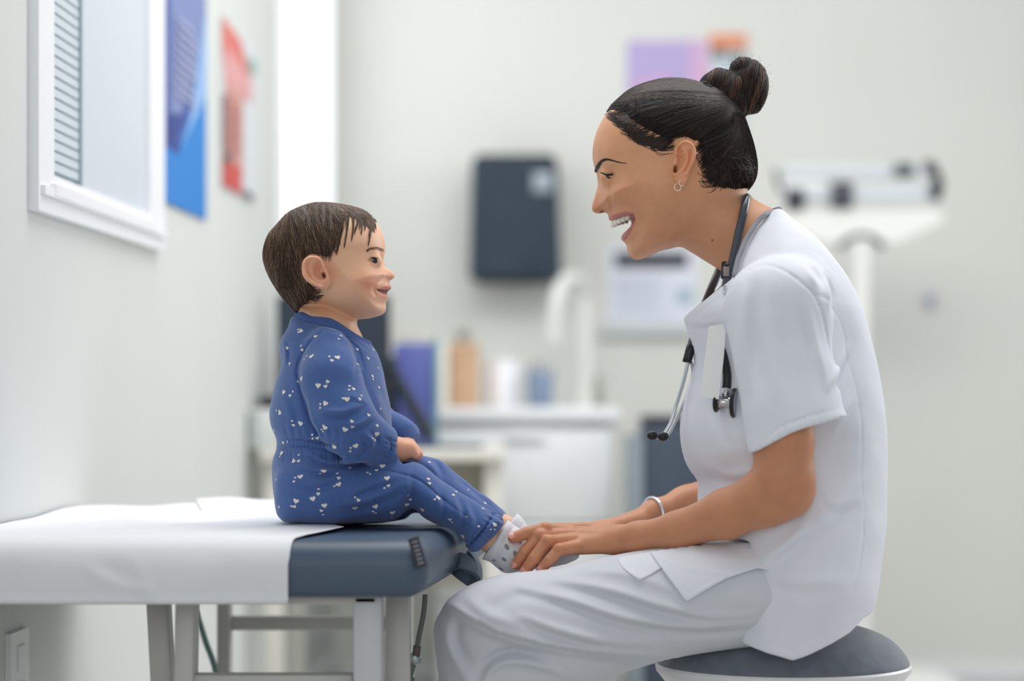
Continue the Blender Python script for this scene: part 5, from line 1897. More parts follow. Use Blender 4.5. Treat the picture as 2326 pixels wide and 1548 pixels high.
# the thigh bulges over the calf along a long crease
crease_ = [(1020, 1372), (1060, 1392), (1130, 1424), (1234, 1452), (1381, 1476), (1538, 1492)]
dcr = linedist(catmull(np.array([lg(*p) for p in crease_]), 5), legP.X, legP.Z) * kk
below = legP.Z < np.interp(legP.X, [lg(*p)[0] for p in crease_], [lg(*p)[1] for p in crease_])
BL += np.where(below, -.022 * (1 - np.exp(-(dcr / 14) ** 2)) , 0) + .0045 * np.exp(-(dcr / 7) ** 2 / 2) * (~below)
BL -= .010 * np.exp(-(np.abs(dcr) / 6) ** 2) * below
for pts, sg, am in [([(1180, 1330), (1290, 1352), (1420, 1392), (1560, 1412), (1700, 1405)], 8, .0045), ([(1180, 1342), (1290, 1368), (1420, 1408), (1560, 1428), (1700, 1420)], 8, -.004),
                    ([(1260, 1312), (1380, 1330), (1500, 1366), (1600, 1388), (1700, 1384)], 9, .0045), ([(1260, 1324), (1380, 1346), (1500, 1380), (1600, 1400)], 8, -.004),
                    ([(1180, 1388), (1260, 1416), (1360, 1440), (1460, 1450)], 9, .0045), ([(1190, 1402), (1260, 1430), (1350, 1456)], 8, -.0035),
                    ([(1300, 1290), (1420, 1296), (1520, 1330)], 9, .003), ([(1060, 1345), (1100, 1380), (1180, 1410)], 12, .003), ([(1080, 1390), (1160, 1350), (1240, 1330)], 14, -.002),
                    ([(1022, 1400), (1016, 1450), (1040, 1500), (1060, 1548)], 10, .004), ([(1040, 1400), (1040, 1450), (1066, 1500)], 11, -.004),
                    ([(1090, 1575), (1112, 1512), (1160, 1490), (1230, 1500), (1300, 1530)], 9, .006), ([(1090, 1530), (1110, 1490), (1160, 1468), (1220, 1476)], 8, -.005), ([(1060, 1500), (1080, 1600), (1120, 1750)], 12, .005), ([(1180, 1560), (1190, 1700), (1180, 1900)], 12, .004),
                    ([(1240, 1480), (1290, 1500), (1330, 1540)], 12, .003), ([(1300, 1470), (1400, 1500), (1440, 1520)], 12, -.003),
                    ([(1290, 1462), (1400, 1446), (1540, 1412)], 2.0, -.0012)]:
    BL += Lln(pts, sg * .78, am * 2.0)
legP.bump(blur2(BL, .8))
legP.field(vp, 0)
# far leg a little lower
fy = .105
lo_s = legP.lo.copy()
f2 = Pillow(lo, hi, hT2, lp2 + np.array([.012, -.022]), .072, blur=2, y0=fy)
f2.field(vp, .02)
vp.ell(W(1790, 1355, 0), (.075, .170, .062), .03)
# flatten where the body meets the stool
for sg in (-1, 1):
    pass
pv, pq = vp.mesh(1)
TV, TQ = pv, pq
tr = link('scrub_trousers', mesh_from('scrub_trousers', TV, TQ), mat('scrub_trouser_cotton', srgb(216, 219, 227), rough=0.8, spec=0.2, sheen=0.15, noise=0.012, nscale=30, bump=0.12, bscale=1500, bdist=0.0004), woman)
m_shoe = mat('shoe_white', srgb(225, 225, 228), rough=0.5)
for sg in (-1, 1):
    an = ank[sg]
    v = Vol((an.x - .22, an.y - .06, -.001), (an.x + .06, an.y + .06, .13), .003)
    v.chain([(an.x + .02, an.y, .04), (an.x - .05, an.y, .04), (an.x - .15, an.y, .030)], [.036, .038, .030], .02)
    v.cap((an.x, an.y, .09), (an.x, an.y, .05), .036, .036, .02)
    sl, x, y, z = v.rg(v.lo, v.lo + v.h * v.n)
    v.F = np.maximum(v.F, (.002 - z) + 0 * x + 0 * y)
    a_, b_ = v.mesh(1)
    link('shoe', mesh_from('shoe', a_, b_), m_shoe, woman)

# front panel of the tunic lying over the lap: follows the trouser leg, hangs down at its side
vf = Vol((W(1455, 0, -.2).x, -.215, W(0, 1385, -.2).z), (W(1760, 0, 0).x, .02, W(0, 1195, 0).z), .0016)
sl, x, y, z = vf.rg(vf.lo, vf.lo + vf.h * vf.n)
X2, Z2 = np.meshgrid(x.ravel(), z.ravel(), indexing='ij')
wl = legP.w(X2, Z2)
big = Pillow(vf.lo, vf.lo + vf.h * vf.n, .0016, catmull(pxz([(a, b - 5) for a, b in legp], yL), 4, closed=True), .085, blur=2, y0=yL)
bump_ = np.zeros(X2.shape)
wf = np.maximum(big.w(X2, Z2), wl) + .004
pan = [(1470, 1200), (1472, 1247), (1482, 1262), (1497, 1284), (1524, 1322), (1558, 1367), (1580, 1354), (1600, 1342), (1648, 1316), (1690, 1302), (1722, 1293), (1760, 1300), (1760, 1200)]
dp = sdf2(pxz(pan, -.18), X2, Z2)
ff = ((y - yL) ** 2 - (wf ** 2)[:, None, :]) / (2 * .08)
for pts, sg, am in [([(1500, 1262), (1560, 1290), (1640, 1300)], 6, -.0012), ([(1560, 1240), (1600, 1262), (1660, 1270)], 8, -.0018), ([(1590, 1236), (1640, 1240), (1700, 1262)], 8, .0016), ([(1512, 1280), (1560, 1345), (1576, 1338), (1640, 1306)], 1.6, .0008)]:
    P = catmull(pxz(pts, -.18), 5)
    ff = ff + (am * np.exp(-(linedist(P, X2, Z2) * 1915 / sg) ** 2 / 2))[:, None, :]
vf.F = np.maximum(ff, -dp[:, None, :]).astype(np.float32)
vf.F = np.maximum(np.maximum(vf.F, np.where(wl < .012, .01, -.01)[:, None, :]), y - yL + .02).astype(np.float32)
fv, fq = vf.mesh(1)
link('tunic_front_panel', mesh_from('tunic_front_panel', fv, fq), m_scrub, woman)
# pocket flap on the thigh
vf2 = Vol((W(1380, 0, -.2).x, -.215, W(0, 1330, -.2).z), (W(1520, 0, -.1).x, -.05, W(0, 1230, -.1).z), .0013)
sl, x, y, z = vf2.rg(vf2.lo, vf2.lo + vf2.h * vf2.n)
X2, Z2 = np.meshgrid(x.ravel(), z.ravel(), indexing='ij')
wl = legP.w(X2, Z2) + .0034
fl_ = [(1394, 1245), (1398, 1258), (1412, 1290), (1450, 1318), (1478, 1306), (1502, 1292), (1500, 1240)]
dp = sdf2(pxz(fl_, -.16), X2, Z2)
ff = ((y - yL) ** 2 - (wl ** 2)[:, None, :]) / (2 * .08)
vf2.F = np.maximum(np.maximum(ff, -dp[:, None, :]), np.maximum(y - yL + .02, np.where(wl < .012, .01, -.01)[:, None, :])).astype(np.float32)
fv, fq = vf2.mesh(1)
link('pocket_flap', mesh_from('pocket_flap', fv, fq), m_scrub, woman)
# ================================================================ the child
HC = .0011
lo = (W(588, 0).x, -.097, W(0, 800).z); hi = (W(905, 0).x, .097, W(0, 452).z)
vh2 = Vol(lo, hi, HC)
cface = [(835, 482), (848, 497), (860, 514), (870, 533), (875, 552), (875.5, 566), (873.5, 578), (871, 590), (871.5, 600), (876, 608), (884, 613), (891, 617), (896, 623), (896.5, 629), (893, 634), (887, 636.5), (884, 640), (885.5, 645), (889, 651), (889.5, 656), (885, 660), (881, 664), (879, 669), (881.5, 675), (881, 681), (877, 686), (876, 692), (877, 699), (875, 709), (866, 716.5), (850, 721), (830, 725), (806, 724), (770, 715),
         (735, 700), (700, 700), (670, 690), (645, 668), (618, 630), (606, 600), (604, 560), (614, 530), (636, 505), (660, 485), (700, 472), (760, 466), (800, 470)]
chead = Pillow(lo, hi, HC, catmull(pxz(cface), 4, closed=True), .067,
               Rspots=[(887, 626, 9, 12, .013), (873, 604, 6, 10, .03), (880, 655, 10, 14, .030), (874, 698, 14, 16, .036)], blur=1.1)
g, ln = chead.g, chead.ln
B = g(862, 596, 10, 9, -.0035) + g(858, 640, 22, 24, .0050) + g(884, 632, 5, 5, .0028) + g(800, 690, 40, 22, .0035) + g(868, 570, 12, 6, .0015)
B += ln([(878, 622), (879, 630), (882, 636)], 2.6, -.0022) + ln([(872, 634), (862, 646), (854, 658), (856, 672)], 3.2, -.0030)
B += ln([(858, 661), (868, 658), (884, 655)], 2.4, .0010) + ln([(862, 668), (872, 672), (880, 675)], 3, .0012) + ln([(820, 725), (790, 712), (760, 690)], 9, .002)
B += g(812, 640, 34, 26, .002) + g(860, 690, 9, 6, -.0012)
chead.bump(B)
chead.field(vh2, 0)
cneck = Pillow(lo, hi, HC, catmull(pxz([(680, 690), (678, 716), (684, 760), (700, 810), (820, 815), (832, 790), (822, 762), (812, 742), (806, 722), (770, 690)]), 4, closed=True), .044, blur=1.5)
cneck.bump(cneck.ln([(700, 722), (740, 728), (790, 746)], 4, -.0015))
cneck.field(vh2, .006)
# mouth opening
m1 = pxz([(900, 658.5), (886, 659.5), (872, 661), (858, 660), (862, 665), (872, 669), (881, 667.5), (900, 668)])
sl, x, y, z = vh2.rg((W(850, 0).x, -.05, W(0, 690).z), (W(905, 0).x, .05, W(0, 640).z))
X2, Z2 = np.meshgrid(x.ravel(), z.ravel(), indexing='ij')
wch = chead.w(X2, Z2)
dm = -sdf2(m1, X2, Z2)[:, None, :] + 0 * y
vh2.put(sl, np.maximum(dm, ((wch - .007)[:, None, :] - np.abs(y)) * .6).astype(np.float32), .002, 's')
sl, x, y, z = vh2.rg((W(868, 0).x, -.02, W(0, 690).z), (W(905, 0).x, .02, W(0, 640).z))
for sg in (-1, 1):
    vh2.ell(W(889, 634.5, 0) + Vector((0, sg * .0050, 0)), (.0028, .0016, .0016), .001, 's')
CEY = W(851, 597); CER = .0100; cyy = .0300
for sg in (-1, 1):
    vh2.ell((CEY.x, sg * cyy, CEY.z), (CER + .0010, CER + .0011, CER + .0010), .006)
    vh2.chain([(W(838, 598).x, sg * .040, W(838, 598).z), (W(847, 596).x, sg * .043, W(847, 597).z), (W(855, 597).x, sg * .0405, W(855, 597).z), (W(860, 600).x, sg * .035, W(860, 600).z)], [.0006, .0019, .0028, .0015], .0006, 's')
ear(vh2, [(704, 640), (699, 622), (701, 603), (710, 592), (722, 589), (736, 591), (744, 600), (749, 614), (756, 630), (760, 646), (757, 658), (750, 664), (738, 662), (722, 655)],
    [([(746, 614), (742, 601), (731, 593), (717, 593), (706, 602), (703, 618), (707, 634), (716, 647), (728, 655), (742, 660)], 2.8, .0036),
     ([(734, 600), (722, 606), (716, 620), (722, 634), (732, 644)], 3.0, .0018), ([(752, 622), (755, 636), (750, 648)], 3.2, .0022)],
    [([(733, 608), (735, 614)], 3.5, .003), ([(731, 620), (730, 630), (738, 637)], 4.6, .0060), ([(744, 630), (747, 636)], 2.2, .009), ([(713, 606), (711, 622), (718, 638)], 2.2, .0022)],
    -.068, -.085, W(758, 0).x, W(700, 0).x, thick=.016)
cv1, cq1 = vh2.mesh(1)
CS = rgbl(238, 190, 156)


def child_cols(V):
    px = 1163 + V[:, 0] * 1800; py = 900 - (V[:, 2] - .8) * 1800
    c = np.tile(CS, (len(V), 1))
    c = lerp3(c, rgbl(218, 128, 102), blob(px, py, 848, 650, 24, 20, .55) + blob(px, py, 890, 628, 8, 8, .45) + blob(px, py, 730, 625, 30, 36, .5) * (np.abs(V[:, 1]) > .062))
    c = lerp3(c, rgbl(205, 140, 104), blob(px, py, 740, 715, 60, 22, .4))
    c = lerp3(c, rgbl(196, 96, 92), soft_poly([(856, 661), (872, 655), (884, 648.5), (891, 652), (890, 660), (872, 663)], px, py, 1.4) * .65)
    c = lerp3(c, rgbl(198, 98, 94), soft_poly([(858, 662), (868, 669), (880, 667), (884, 675), (880, 681), (868, 675)], px, py, 1.4) * .6)
    deep = (px > 857) & (px < 890) & (py > 657) & (py < 671) & (np.abs(V[:, 1]) < chead.w(V[:, 0], V[:, 2]) - .0035)
    c = np.where(deep[:, None], rgbl(120, 30, 32)[None, :], c)
    c = lerp3(c, rgbl(110, 60, 40), blob(px, py, 746, 632, 2.5, 4, .9) * (np.abs(V[:, 1]) > .055))
    c = lerp3(c, rgbl(150, 96, 74), soft_poly([(836, 598), (845, 591), (856, 589), (862, 594), (856, 593), (846, 595)], px, py, 1.0) * .5)
    return c


# hands
def paw(v, wr, palm, tips, rw, rp, rf):
    v.cap(wr, palm, rw, rp, .006)
    for mid, tip in tips:
        v.chain([palm, mid, tip], [rp * .75, rf * 1.12, rf * .9], .004)


vhd = Vol((W(855, 0).x, -.11, W(0, 1070).z), (W(970, 0).x, .09, W(0, 985).z), .0012)
paw(vhd, W(872, 1012, -.060), W(903, 1024, -.052), [(W(930, 1020, -.058), W(944, 1034, -.054)), (W(934, 1018, -.047), W(951, 1032, -.043)), (W(934, 1017, -.036), W(951, 1030, -.032)), (W(930, 1020, -.026), W(945, 1032, -.022)), (W(912, 1018, -.030), W(926, 1034, -.020))], .016, .0155, .0062)
vhd.ell(W(910, 1021, -.050), (.018, .017, .0125), .008)
paw(vhd, W(915, 1005, .050), W(926, 1022, .030), [(W(942, 1024, .026), W(950, 1036, .022)), (W(940, 1026, .014), W(950, 1037, .010)), (W(938, 1026, .002), W(948, 1038, -.002)), (W(934, 1026, .038), W(944, 1036, .036))], .014, .0135, .0058)
hv2, hq2 = vhd.mesh(1)
# ankles and bare shins
vl = Vol((W(600, 0).x, -.13, W(0, 1310).z), (W(1330, 0).x, .12, W(0, 740).z), .003)
vl.cap(W(745, 840, 0), W(740, 1100, 0), .046, .048, .02)
for sg in (-1, 1):
    sy_ = sg * .05
    vl.chain([W(710, 1120, sy_), W(930, 1102, sy_ * 1.1), W(1080, 1190 + 8 * (sg < 0), sy_)], [.026, .020, .018], .008)
    vl.cap(W(745, 830, sg * .045), W(770, 900, sg * .088), .020, .022, .01)
    vl.cap(W(770, 900, sg * .09), W(875, 1010, sg * .062), .024, .014, .01)
vl.chain([W(1080, 1200, -.050), W(1120, 1224, -.042), W(1150, 1254, -.037)], [.020, .0180, .015], .008)
vl.chain([W(1090, 1170, .050), W(1150, 1202, .041), W(1172, 1240, .040)], [.017, .0150, .014], .008)
vl.chain([W(1155, 1258, -.036), W(1280, 1260, -.036)], [.018, .013], .006)
vl.chain([W(1172, 1250, .040), W(1280, 1250, .040)], [.018, .013], .006)
lv, lq_ = vl.mesh(1)
CV, CQ = join([(cv1, cq1), (hv2, hq2), (lv, lq_)])
c2 = lerp3(np.tile(CS, (len(hv2), 1)), rgbl(226, 140, 112), np.full(len(hv2), .35))
m_cskin = mat('child_skin', rough=0.44, spec=0.4, sss=0.25, vcol=True, noise=0.02, nscale=50)
me = mesh_from('person', CV, CQ); set_cols(me, np.concatenate([child_cols(cv1), c2, np.tile(CS * .95, (len(lv), 1))]))
child = link('person', me, m_cskin)
tag(child, 'smiling toddler in blue heart print romper sitting on the examination table', 'person')
base_origin(child)
m_cir = mat('iris_child', srgb(48, 40, 44), rough=0.1, coat=.7)
for sg in (-1, 1):
    eyeball((CEY.x, sg * cyy, CEY.z), CER, (.36, sg * .92, .05), child, m_cir, ri=.0052)
    lp = catmull([(837, 598, 0), (843, 593, 0), (852, 590.5, 0), (860, 592, 0), (864, 597, 0)], 10)[:, :2]
    n = len(lp)
    P0 = np.array([(W(a, b).x, sg * (.0395 + .0030 * math.sin(math.pi * i / n) - .006 * (i / n) ** 2), W(a, b).z) for i, (a, b) in enumerate(lp)])
    tube('eyelash_line', [tuple(p) for p in P0[::4]], [.0003, .0007, .0010, .0009, .0004], m_lash, child, sides=8, n=4)
    nl = 36; ii = rng.integers(0, n, nl); base = P0[ii]
    out = np.stack([.35 + ii / n * .7, sg * np.full(nl, .8), .25 + rng.uniform(-.1, .2, nl)], 1); out /= np.linalg.norm(out, axis=1, keepdims=True)
    P = np.stack([base + out * (.0026 * s) + np.array([0, 0, .0016]) * s * s for s in np.linspace(0, 1, 5)], 1)
    link('eyelash', tubes_mesh('eyelash', P, np.linspace(.00018, .00005, 5)[None, :], 3), m_lash, child)
cbp = catmull([(838, 577, 0), (844, 572, 0), (852, 569, 0), (862, 568.5, 0), (870, 571, 0)], 10)[:, :2]
brow(cbp, np.interp(np.linspace(0, 1, len(cbp)), [0, .3, 1], [2.6, 4.4, 4.0]), chead, 170, 6, child, mat('brow_hair_light', srgb(140, 104, 80), rough=.6), r=.00012, lift=.0003)
bm = bmesh.new()
for sg in (-1, 1):
    for k in range(2):
        v_ = bmesh.ops.create_cube(bm, size=1)['verts']
        for q in v_:
            q.co = Vector((q.co.x * .003, q.co.y * .0046, q.co.z * .004)) + W(871 - k * 5, 669.5 - k) + Vector((0, sg * (.0028 + k * .0052), 0))
bmesh.ops.bevel(bm, geom=bm.edges[:], offset=.0007, segments=2, affect='EDGES')
bm_obj('teeth', bm, m_tooth, child, smooth=True)

# ---- hair
m_chair = mat('hair_brown_cap', srgb(66, 52, 43), rough=0.5, noise=.35, nscale=140)
chout = [(849, 498), (836, 482), (818, 473), (790, 466), (760, 461), (720, 459), (690, 466), (655, 482), (633, 505), (607, 536), (597, 575), (601, 606), (616, 640), (638, 674), (658, 697), (672, 712), (690, 712), (740, 690), (780, 640), (850, 560), (858, 520)]
# beyond the outline the mask is open; its own edge is the hairline
chmask = [(560, 400), (900, 400), (880, 500), (858, 516), (846, 508), (832, 499), (812, 496), (798, 497), (786, 505), (778, 516), (776, 540), (780, 560), (770, 580), (760, 600), (748, 600), (738, 596), (722, 593), (706, 596), (698, 608), (698, 625), (705, 645), (716, 664), (722, 680), (712, 690), (700, 694), (695, 712), (685, 720), (560, 730)]
lo2 = (W(585, 0).x, -.082, W(0, 725).z); hi2 = (W(870, 0).x, .082, W(0, 445).z)
ccap = Pillow(lo2, hi2, .0014, catmull(pxz(chout), 4, closed=True), .071, blur=1.2)
ins = sdf2(np.array(pxz(chmask)), ccap.X, ccap.Z)
hw = chead.w(ccap.X, ccap.Z); pw = np.sqrt(np.maximum(ccap.w2, 0)); s_ = sstep(ins, 0, .012)
wh = hw + (np.maximum(pw, hw + .003) - hw) * s_ - .0016 * (1 - s_)
ccap.w2 = np.where(ccap.w2 > 0, np.maximum(wh, 0) ** 2, ccap.w2)
ccap.w2 = np.where(ccap.w2 > 0, blur2(ccap.w2, 1.5), ccap.w2)
vc = Vol(lo2, hi2, .0014)
ccap.field(vc, 0)
sl, x, y, z = vc.rg(lo2, hi2)
X2, Z2 = np.meshgrid(x.ravel(), z.ravel(), indexing='ij')
vc.put(sl, (-sdf2(np.array(pxz(chmask)), X2, Z2)[:, None, :] + 0 * y).astype(np.float32), .002, 'i')
a_, b_ = vc.mesh(1)
link('hair', mesh_from('hair', a_, b_), m_chair, child)
CHB, CHH = rgbl(84, 66, 54), rgbl(152, 126, 106)
G = []


def on_cap(px, py, sg, off):
    q = on_head(ccap, px, py, sg); h_ = on_head(chead, px, py, sg)
    q[..., 1] = sg * (np.maximum(sg * q[..., 1], sg * h_[..., 1]) + off)
    return q


Ks = 14
tt = np.linspace(0, 1, Ks)[None, :]


PO_ = catmull([(a, b, 0) for a, b in chout], 4, closed=True)[:, :2]


def hold_in(q, m=1.2):
    d = sdf2(PO_, q[:, 0], q[:, 1])
    bad = d < m
    if bad.any():
        b = q[bad]; e = 1.0
        gx = sdf2(PO_, b[:, 0] + e, b[:, 1]) - sdf2(PO_, b[:, 0] - e, b[:, 1]); gy = sdf2(PO_, b[:, 0], b[:, 1] + e) - sdf2(PO_, b[:, 0], b[:, 1] - e)
        L_ = np.hypot(gx, gy) + 1e-6
        q[bad] = b + np.stack([gx / L_, gy / L_], 1) * (m - d[bad])[:, None]
    return q


def flow(n, sfun, dfun, L, curl, sg, off, base=CHB, hi_=CHH, p=.2, bend=0.0, jit=.12, clip_=5.0):
    """grow strands by following a direction field in the side view"""
    P = np.zeros((n, Ks, 2)); P[:, 0] = sfun(n)
    jt = rng.normal(0, jit, n); cv = rng.normal(bend, curl, n)
    for k in range(1, Ks):
        a = dfun(P[:, k - 1, 0], P[:, k - 1, 1]) + jt + cv * (k / Ks - .4) + .30 * np.sin(P[:, 0, 0] * .11 + P[:, 0, 1] * .07) * np.sin(P[:, 0, 1] * .06 + 1)
        P[:, k] = P[:, k - 1] + np.stack([np.cos(a), np.sin(a)], 1) * (L * rng.uniform(.97, 1.03, n) / Ks)[:, None]
        P[:, k] = hold_in(P[:, k])
    o = off * rng.uniform(.1, 1, (n, 1)) + 0 * tt
    q = on_cap(P[..., 0], P[..., 1], sg, o)
    cc_ = hair_cols(n, Ks, base, hi_, p)
    if clip_:
        ok = sdf2(np.array(chmask, float), P[:, -1, 0], P[:, -1, 1]) > -clip_
        q, cc_ = q[ok], cc_[ok]
    G.append((q, cc_))
    return P


# crown at about (645, 520); hair falls away from it, back and down, and forward
def dfield(px, py):
    dx, dy = px - 668, py - 492
    a = np.arctan2(dy, dx)
    fwd = np.clip((px - 660) / 150, 0, 1)
    a_f = 0.35 + .95 * np.clip((py - 470) / 120, 0, 1) + .35 * fwd   # forward and down
    back = np.pi * .5 + .35 * np.clip((680 - px) / 80, -.6, 1) - np.clip((py - 600) / 110, 0, 1) * .75
    w_ = sstep(px, 640, 760)
    return back * (1 - w_) + (a_f) * w_


def in_mask(n):
    out = []
    Pm = np.array(chmask, float); Po = np.array(chout, float)
    while len(out) < n:
        q = rng.uniform([595, 460], [855, 712], (4000, 2))
        ok = (sdf2(Pm, q[:, 0], q[:, 1]) > 1) & (sdf2(Po, q[:, 0], q[:, 1]) > .6)
        # keep more starts near the outline where the surface turns away
        out += list(q[ok])
    return np.array(out[:n])


def near_top(n):
    t = rng.uniform(0, 1, n); P = catmull([(846, 494, 0), (820, 475, 0), (790, 467, 0), (755, 462, 0), (718, 460, 0), (688, 467, 0), (655, 483, 0), (632, 508, 0), (609, 538, 0), (599, 575, 0), (604, 606, 0)], 8)[:, :2]
    s = np.stack([np.interp(t, np.linspace(0, 1, len(P)), P[:, k]) for k in (0, 1)], 1)
    return s + np.array([0, 0]) + (np.array([735, 585]) - s) * (rng.uniform(0, .35, n) ** 1.5)[:, None]


for sg in (-1, 1):
    m_ = 1.0 if sg < 0 else .45
    flow(int(2300 * m_), in_mask, dfield, 58, .5, sg, .0016)
    flow(int(1500 * m_), near_top, dfield, 70, .5, sg, .0020, p=.35)
    # damp locks on the top that fall to the side, lighter
    for k in range(int(46 * m_)):
        s0 = near_top(1)[0]; s0 = np.array([rng.uniform(655, 835), 0.0]); s0[1] = np.interp(s0[0], [650, 690, 760, 835], [487, 470, 466, 486]) + rng.uniform(0, 8)
        ang = rng.normal(0, .28)
        L_ = rng.uniform(38, 66)
        flow(24, lambda n, s0=s0: s0 + rng.normal(0, 1.8, (n, 2)), lambda px, py, ang=ang: np.full(px.shape, 1.25 + ang) - .25 * sstep(px, 700, 830), L_, .10, sg, .0030, base=CHB * 1.15, hi_=rgbl(150, 140, 132), p=.4, jit=.05)
    # fringe locks over the forehead
    for (x0, y0_, x1, y1_, w_) in ((842, 494, 842, 566, 2.0), (838, 490, 843, 545, 2.2), (828, 486, 833, 530, 2.0), (812, 482, 826, 540, 2.2), (800, 480, 806, 556, 2.6), (790, 482, 790, 570, 3.0), (822, 482, 812, 540, 1.8), (834, 486, 822, 528, 1.8), (780, 490, 774, 586, 3.5), (846, 497, 848, 525, 1.6), (806, 484, 818, 516, 1.8), (770, 495, 760, 590, 4)):
        n = int(34 * m_)
        s0 = np.array([x0, y0_]) + rng.normal(0, w_, (n, 2)); e0 = np.array([x1, y1_]) + rng.normal(0, w_ * .22, (n, 2)) + np.array([0, 1.0]) * rng.uniform(-9, 2, (n, 1))
        c1 = s0 + np.array([9, 14]); c2 = e0 + np.array([5, -26])
        P = bez(s0, c1, c2, e0, Ks)
        q = on_cap(P[..., 0], P[..., 1], sg, .0008 + .0012 * rng.uniform(0, 1, (n, 1)) + 0 * tt)
        G.append((q, hair_cols(n, Ks, CHB * .9, CHH, .12)))
    for rep in range(3):
        flow(int(420 * m_), lambda n: (lambda x: np.stack([x, np.interp(x, [745, 790, 820, 846], [463, 468, 477, 495]) + rng.uniform(0, 14, n)], 1))(rng.uniform(745, 846, n)), lambda px, py: .75 + .5 * sstep(px, 770, 850) + rng.normal(0, .15, px.shape) * .3, 30, .3, sg, .0016, base=CHB * 1.05, p=.3, clip_=22)
    # wisps at the nape and behind the ear
    for (x0, y0_, a0_) in ((700, 668, .5), (712, 672, .2), (690, 690, .6), (705, 650, 1.0), (680, 700, .9), (672, 690, 1.2)):
        flow(int(60 * m_), lambda n, x0=x0, y0_=y0_: np.array([x0, y0_]) + rng.normal(0, 5, (n, 2)), lambda px, py, a0_=a0_: np.full(px.shape, a0_), 26, .5, sg, .0014, base=CHB * .8, p=.15, bend=-1.2, clip_=0)
SP = np.concatenate([a for a, b in G]); SCc = np.concatenate([b for a, b in G])
R_ = np.full((len(SP), Ks), .00022) * rng.uniform(.7, 1.3, (len(SP), 1)); R_[:, -1] *= .35; R_[:, -2] *= .7; R_[:, 0] *= .5
m_chs = mat('hair_brown', rough=0.45, spec=.25, vcol=True)
tag(link('hair_strands', tubes_mesh('hair_strands', SP, R_, 3, SCc), m_chs, child), kind='stuff')

# ---- romper
hR = .0018
lo = (W(608, 0).x, -.145, W(0, 1275, -.05).z); hi = (W(1165, 0).x, .125, W(0, 700).z)
vr = Vol(lo, hi, hR)
torso = [(668, 716), (655, 745), (637, 774), (636, 800), (639, 830), (626, 874), (616, 917), (613, 948), (617, 972), (629, 998), (628, 1022), (620, 1045), (619, 1080), (623, 1120), (636, 1178), (700, 1190), (800, 1190), (860, 1150), (880, 1080), (890, 1010), (889, 965), (887, 930), (880, 892), (870, 843), (858, 805), (838, 776), (800, 745), (745, 715)]
tP2 = Pillow(lo, hi, hR, catmull(pxz(torso), 4, closed=True), .066, blur=1.5)
rowpy = 900 - (tP2.Z - .8) * 1800
Wm = np.interp(rowpy, [700, 760, 830, 940, 1010, 1080, 1180], [.058, .076, .080, .086, .082, .096, .102])
tP2.w2 = np.where(tP2.w2 > 0, tP2.w2 * (Wm / .066) ** 2, tP2.w2)
tP2.field(vr, 0)
# neck opening
cut_poly(vr, [(640, 700), (672, 717), (700, 713), (740, 722), (770, 737), (800, 757), (828, 775), (842, 776), (900, 760), (900, 600), (640, 600)], 0, .002, op='s')
yl = -.058
legp2 = [(632, 1075), (700, 1052), (800, 1050), (862, 1042), (901, 1040), (945, 1049), (976, 1069), (1010, 1097), (1060, 1128), (1110, 1158), (1147, 1182), (1132, 1215), (1106, 1240), (1080, 1257), (1062, 1249), (1048, 1226), (1026, 1204), (988, 1191), (962, 1177), (944, 1157), (930, 1158), (900, 1180), (860, 1187), (750, 1190), (690, 1188), (640, 1184), (624, 1130)]
lgP2 = Pillow(lo, hi, hR, catmull(pxz(legp2, yl), 4, closed=True), .046, blur=1.5, y0=yl)
lgP2.field(vr, .012)
legf = [(700, 1060), (900, 1042), (955, 1036), (994, 1042), (1025, 1067), (1064, 1098), (1122, 1141), (1152, 1172), (1140, 1200), (1110, 1225), (1060, 1225), (1000, 1185), (940, 1165), (900, 1185), (700, 1185)]
lgF = Pillow(lo, hi, hR, catmull(pxz(legf, .05), 4, closed=True), .044, blur=1.5, y0=.052)
lgF.field(vr, .008)
va = vol_like(vr)
# near sleeve
va.chain([W(744, 800, -.060), W(752, 862, -.086), W(778, 945, -.100), W(800, 985, -.098)], [.0315, .0350, .0350, .0330], .016)
va.chain([W(796, 980, -.097), W(842, 1003, -.084), W(872, 1016, -.070), W(892, 1023, -.062)], [.0335, .0270, .0215, .0125], .014)
va.cap(W(868, 1006, -.068), W(862, 1016, -.072), .017, .0215, .01)
# far sleeve
va.chain([W(760, 800, .062), W(790, 870, .085), W(830, 950, .085)], [.034, .033, .030], .018)
va.chain([W(830, 950, .085), W(900, 985, .060), W(918, 996, .052), W(932, 1010, .044)], [.030, .0215, .0190, .0105], .012)
vr.F = smin(vr.F, va.F, .007)
# cuffs cut open at the wrist and ankle
def plane_cut(v, p, n, r, k=.0015, yr=(-1, 1)):
    p = np.array(p); n = np.array(n, float); n /= np.linalg.norm(n)
    lo_, hi_ = p - r, p + r
    lo_[1] = max(lo_[1], yr[0]); hi_[1] = min(hi_[1], yr[1])
    sl, x, y, z = v.rg(lo_, hi_)
    f = -((x - p[0]) * n[0] + (y - p[1]) * n[1] + (z - p[2]) * n[2])
    f = np.maximum(f, np.sqrt((x - p[0]) ** 2 + (y - p[1]) ** 2 + (z - p[2]) ** 2) - r * .9)
    v.put(sl, f.astype(np.float32), k, 's')


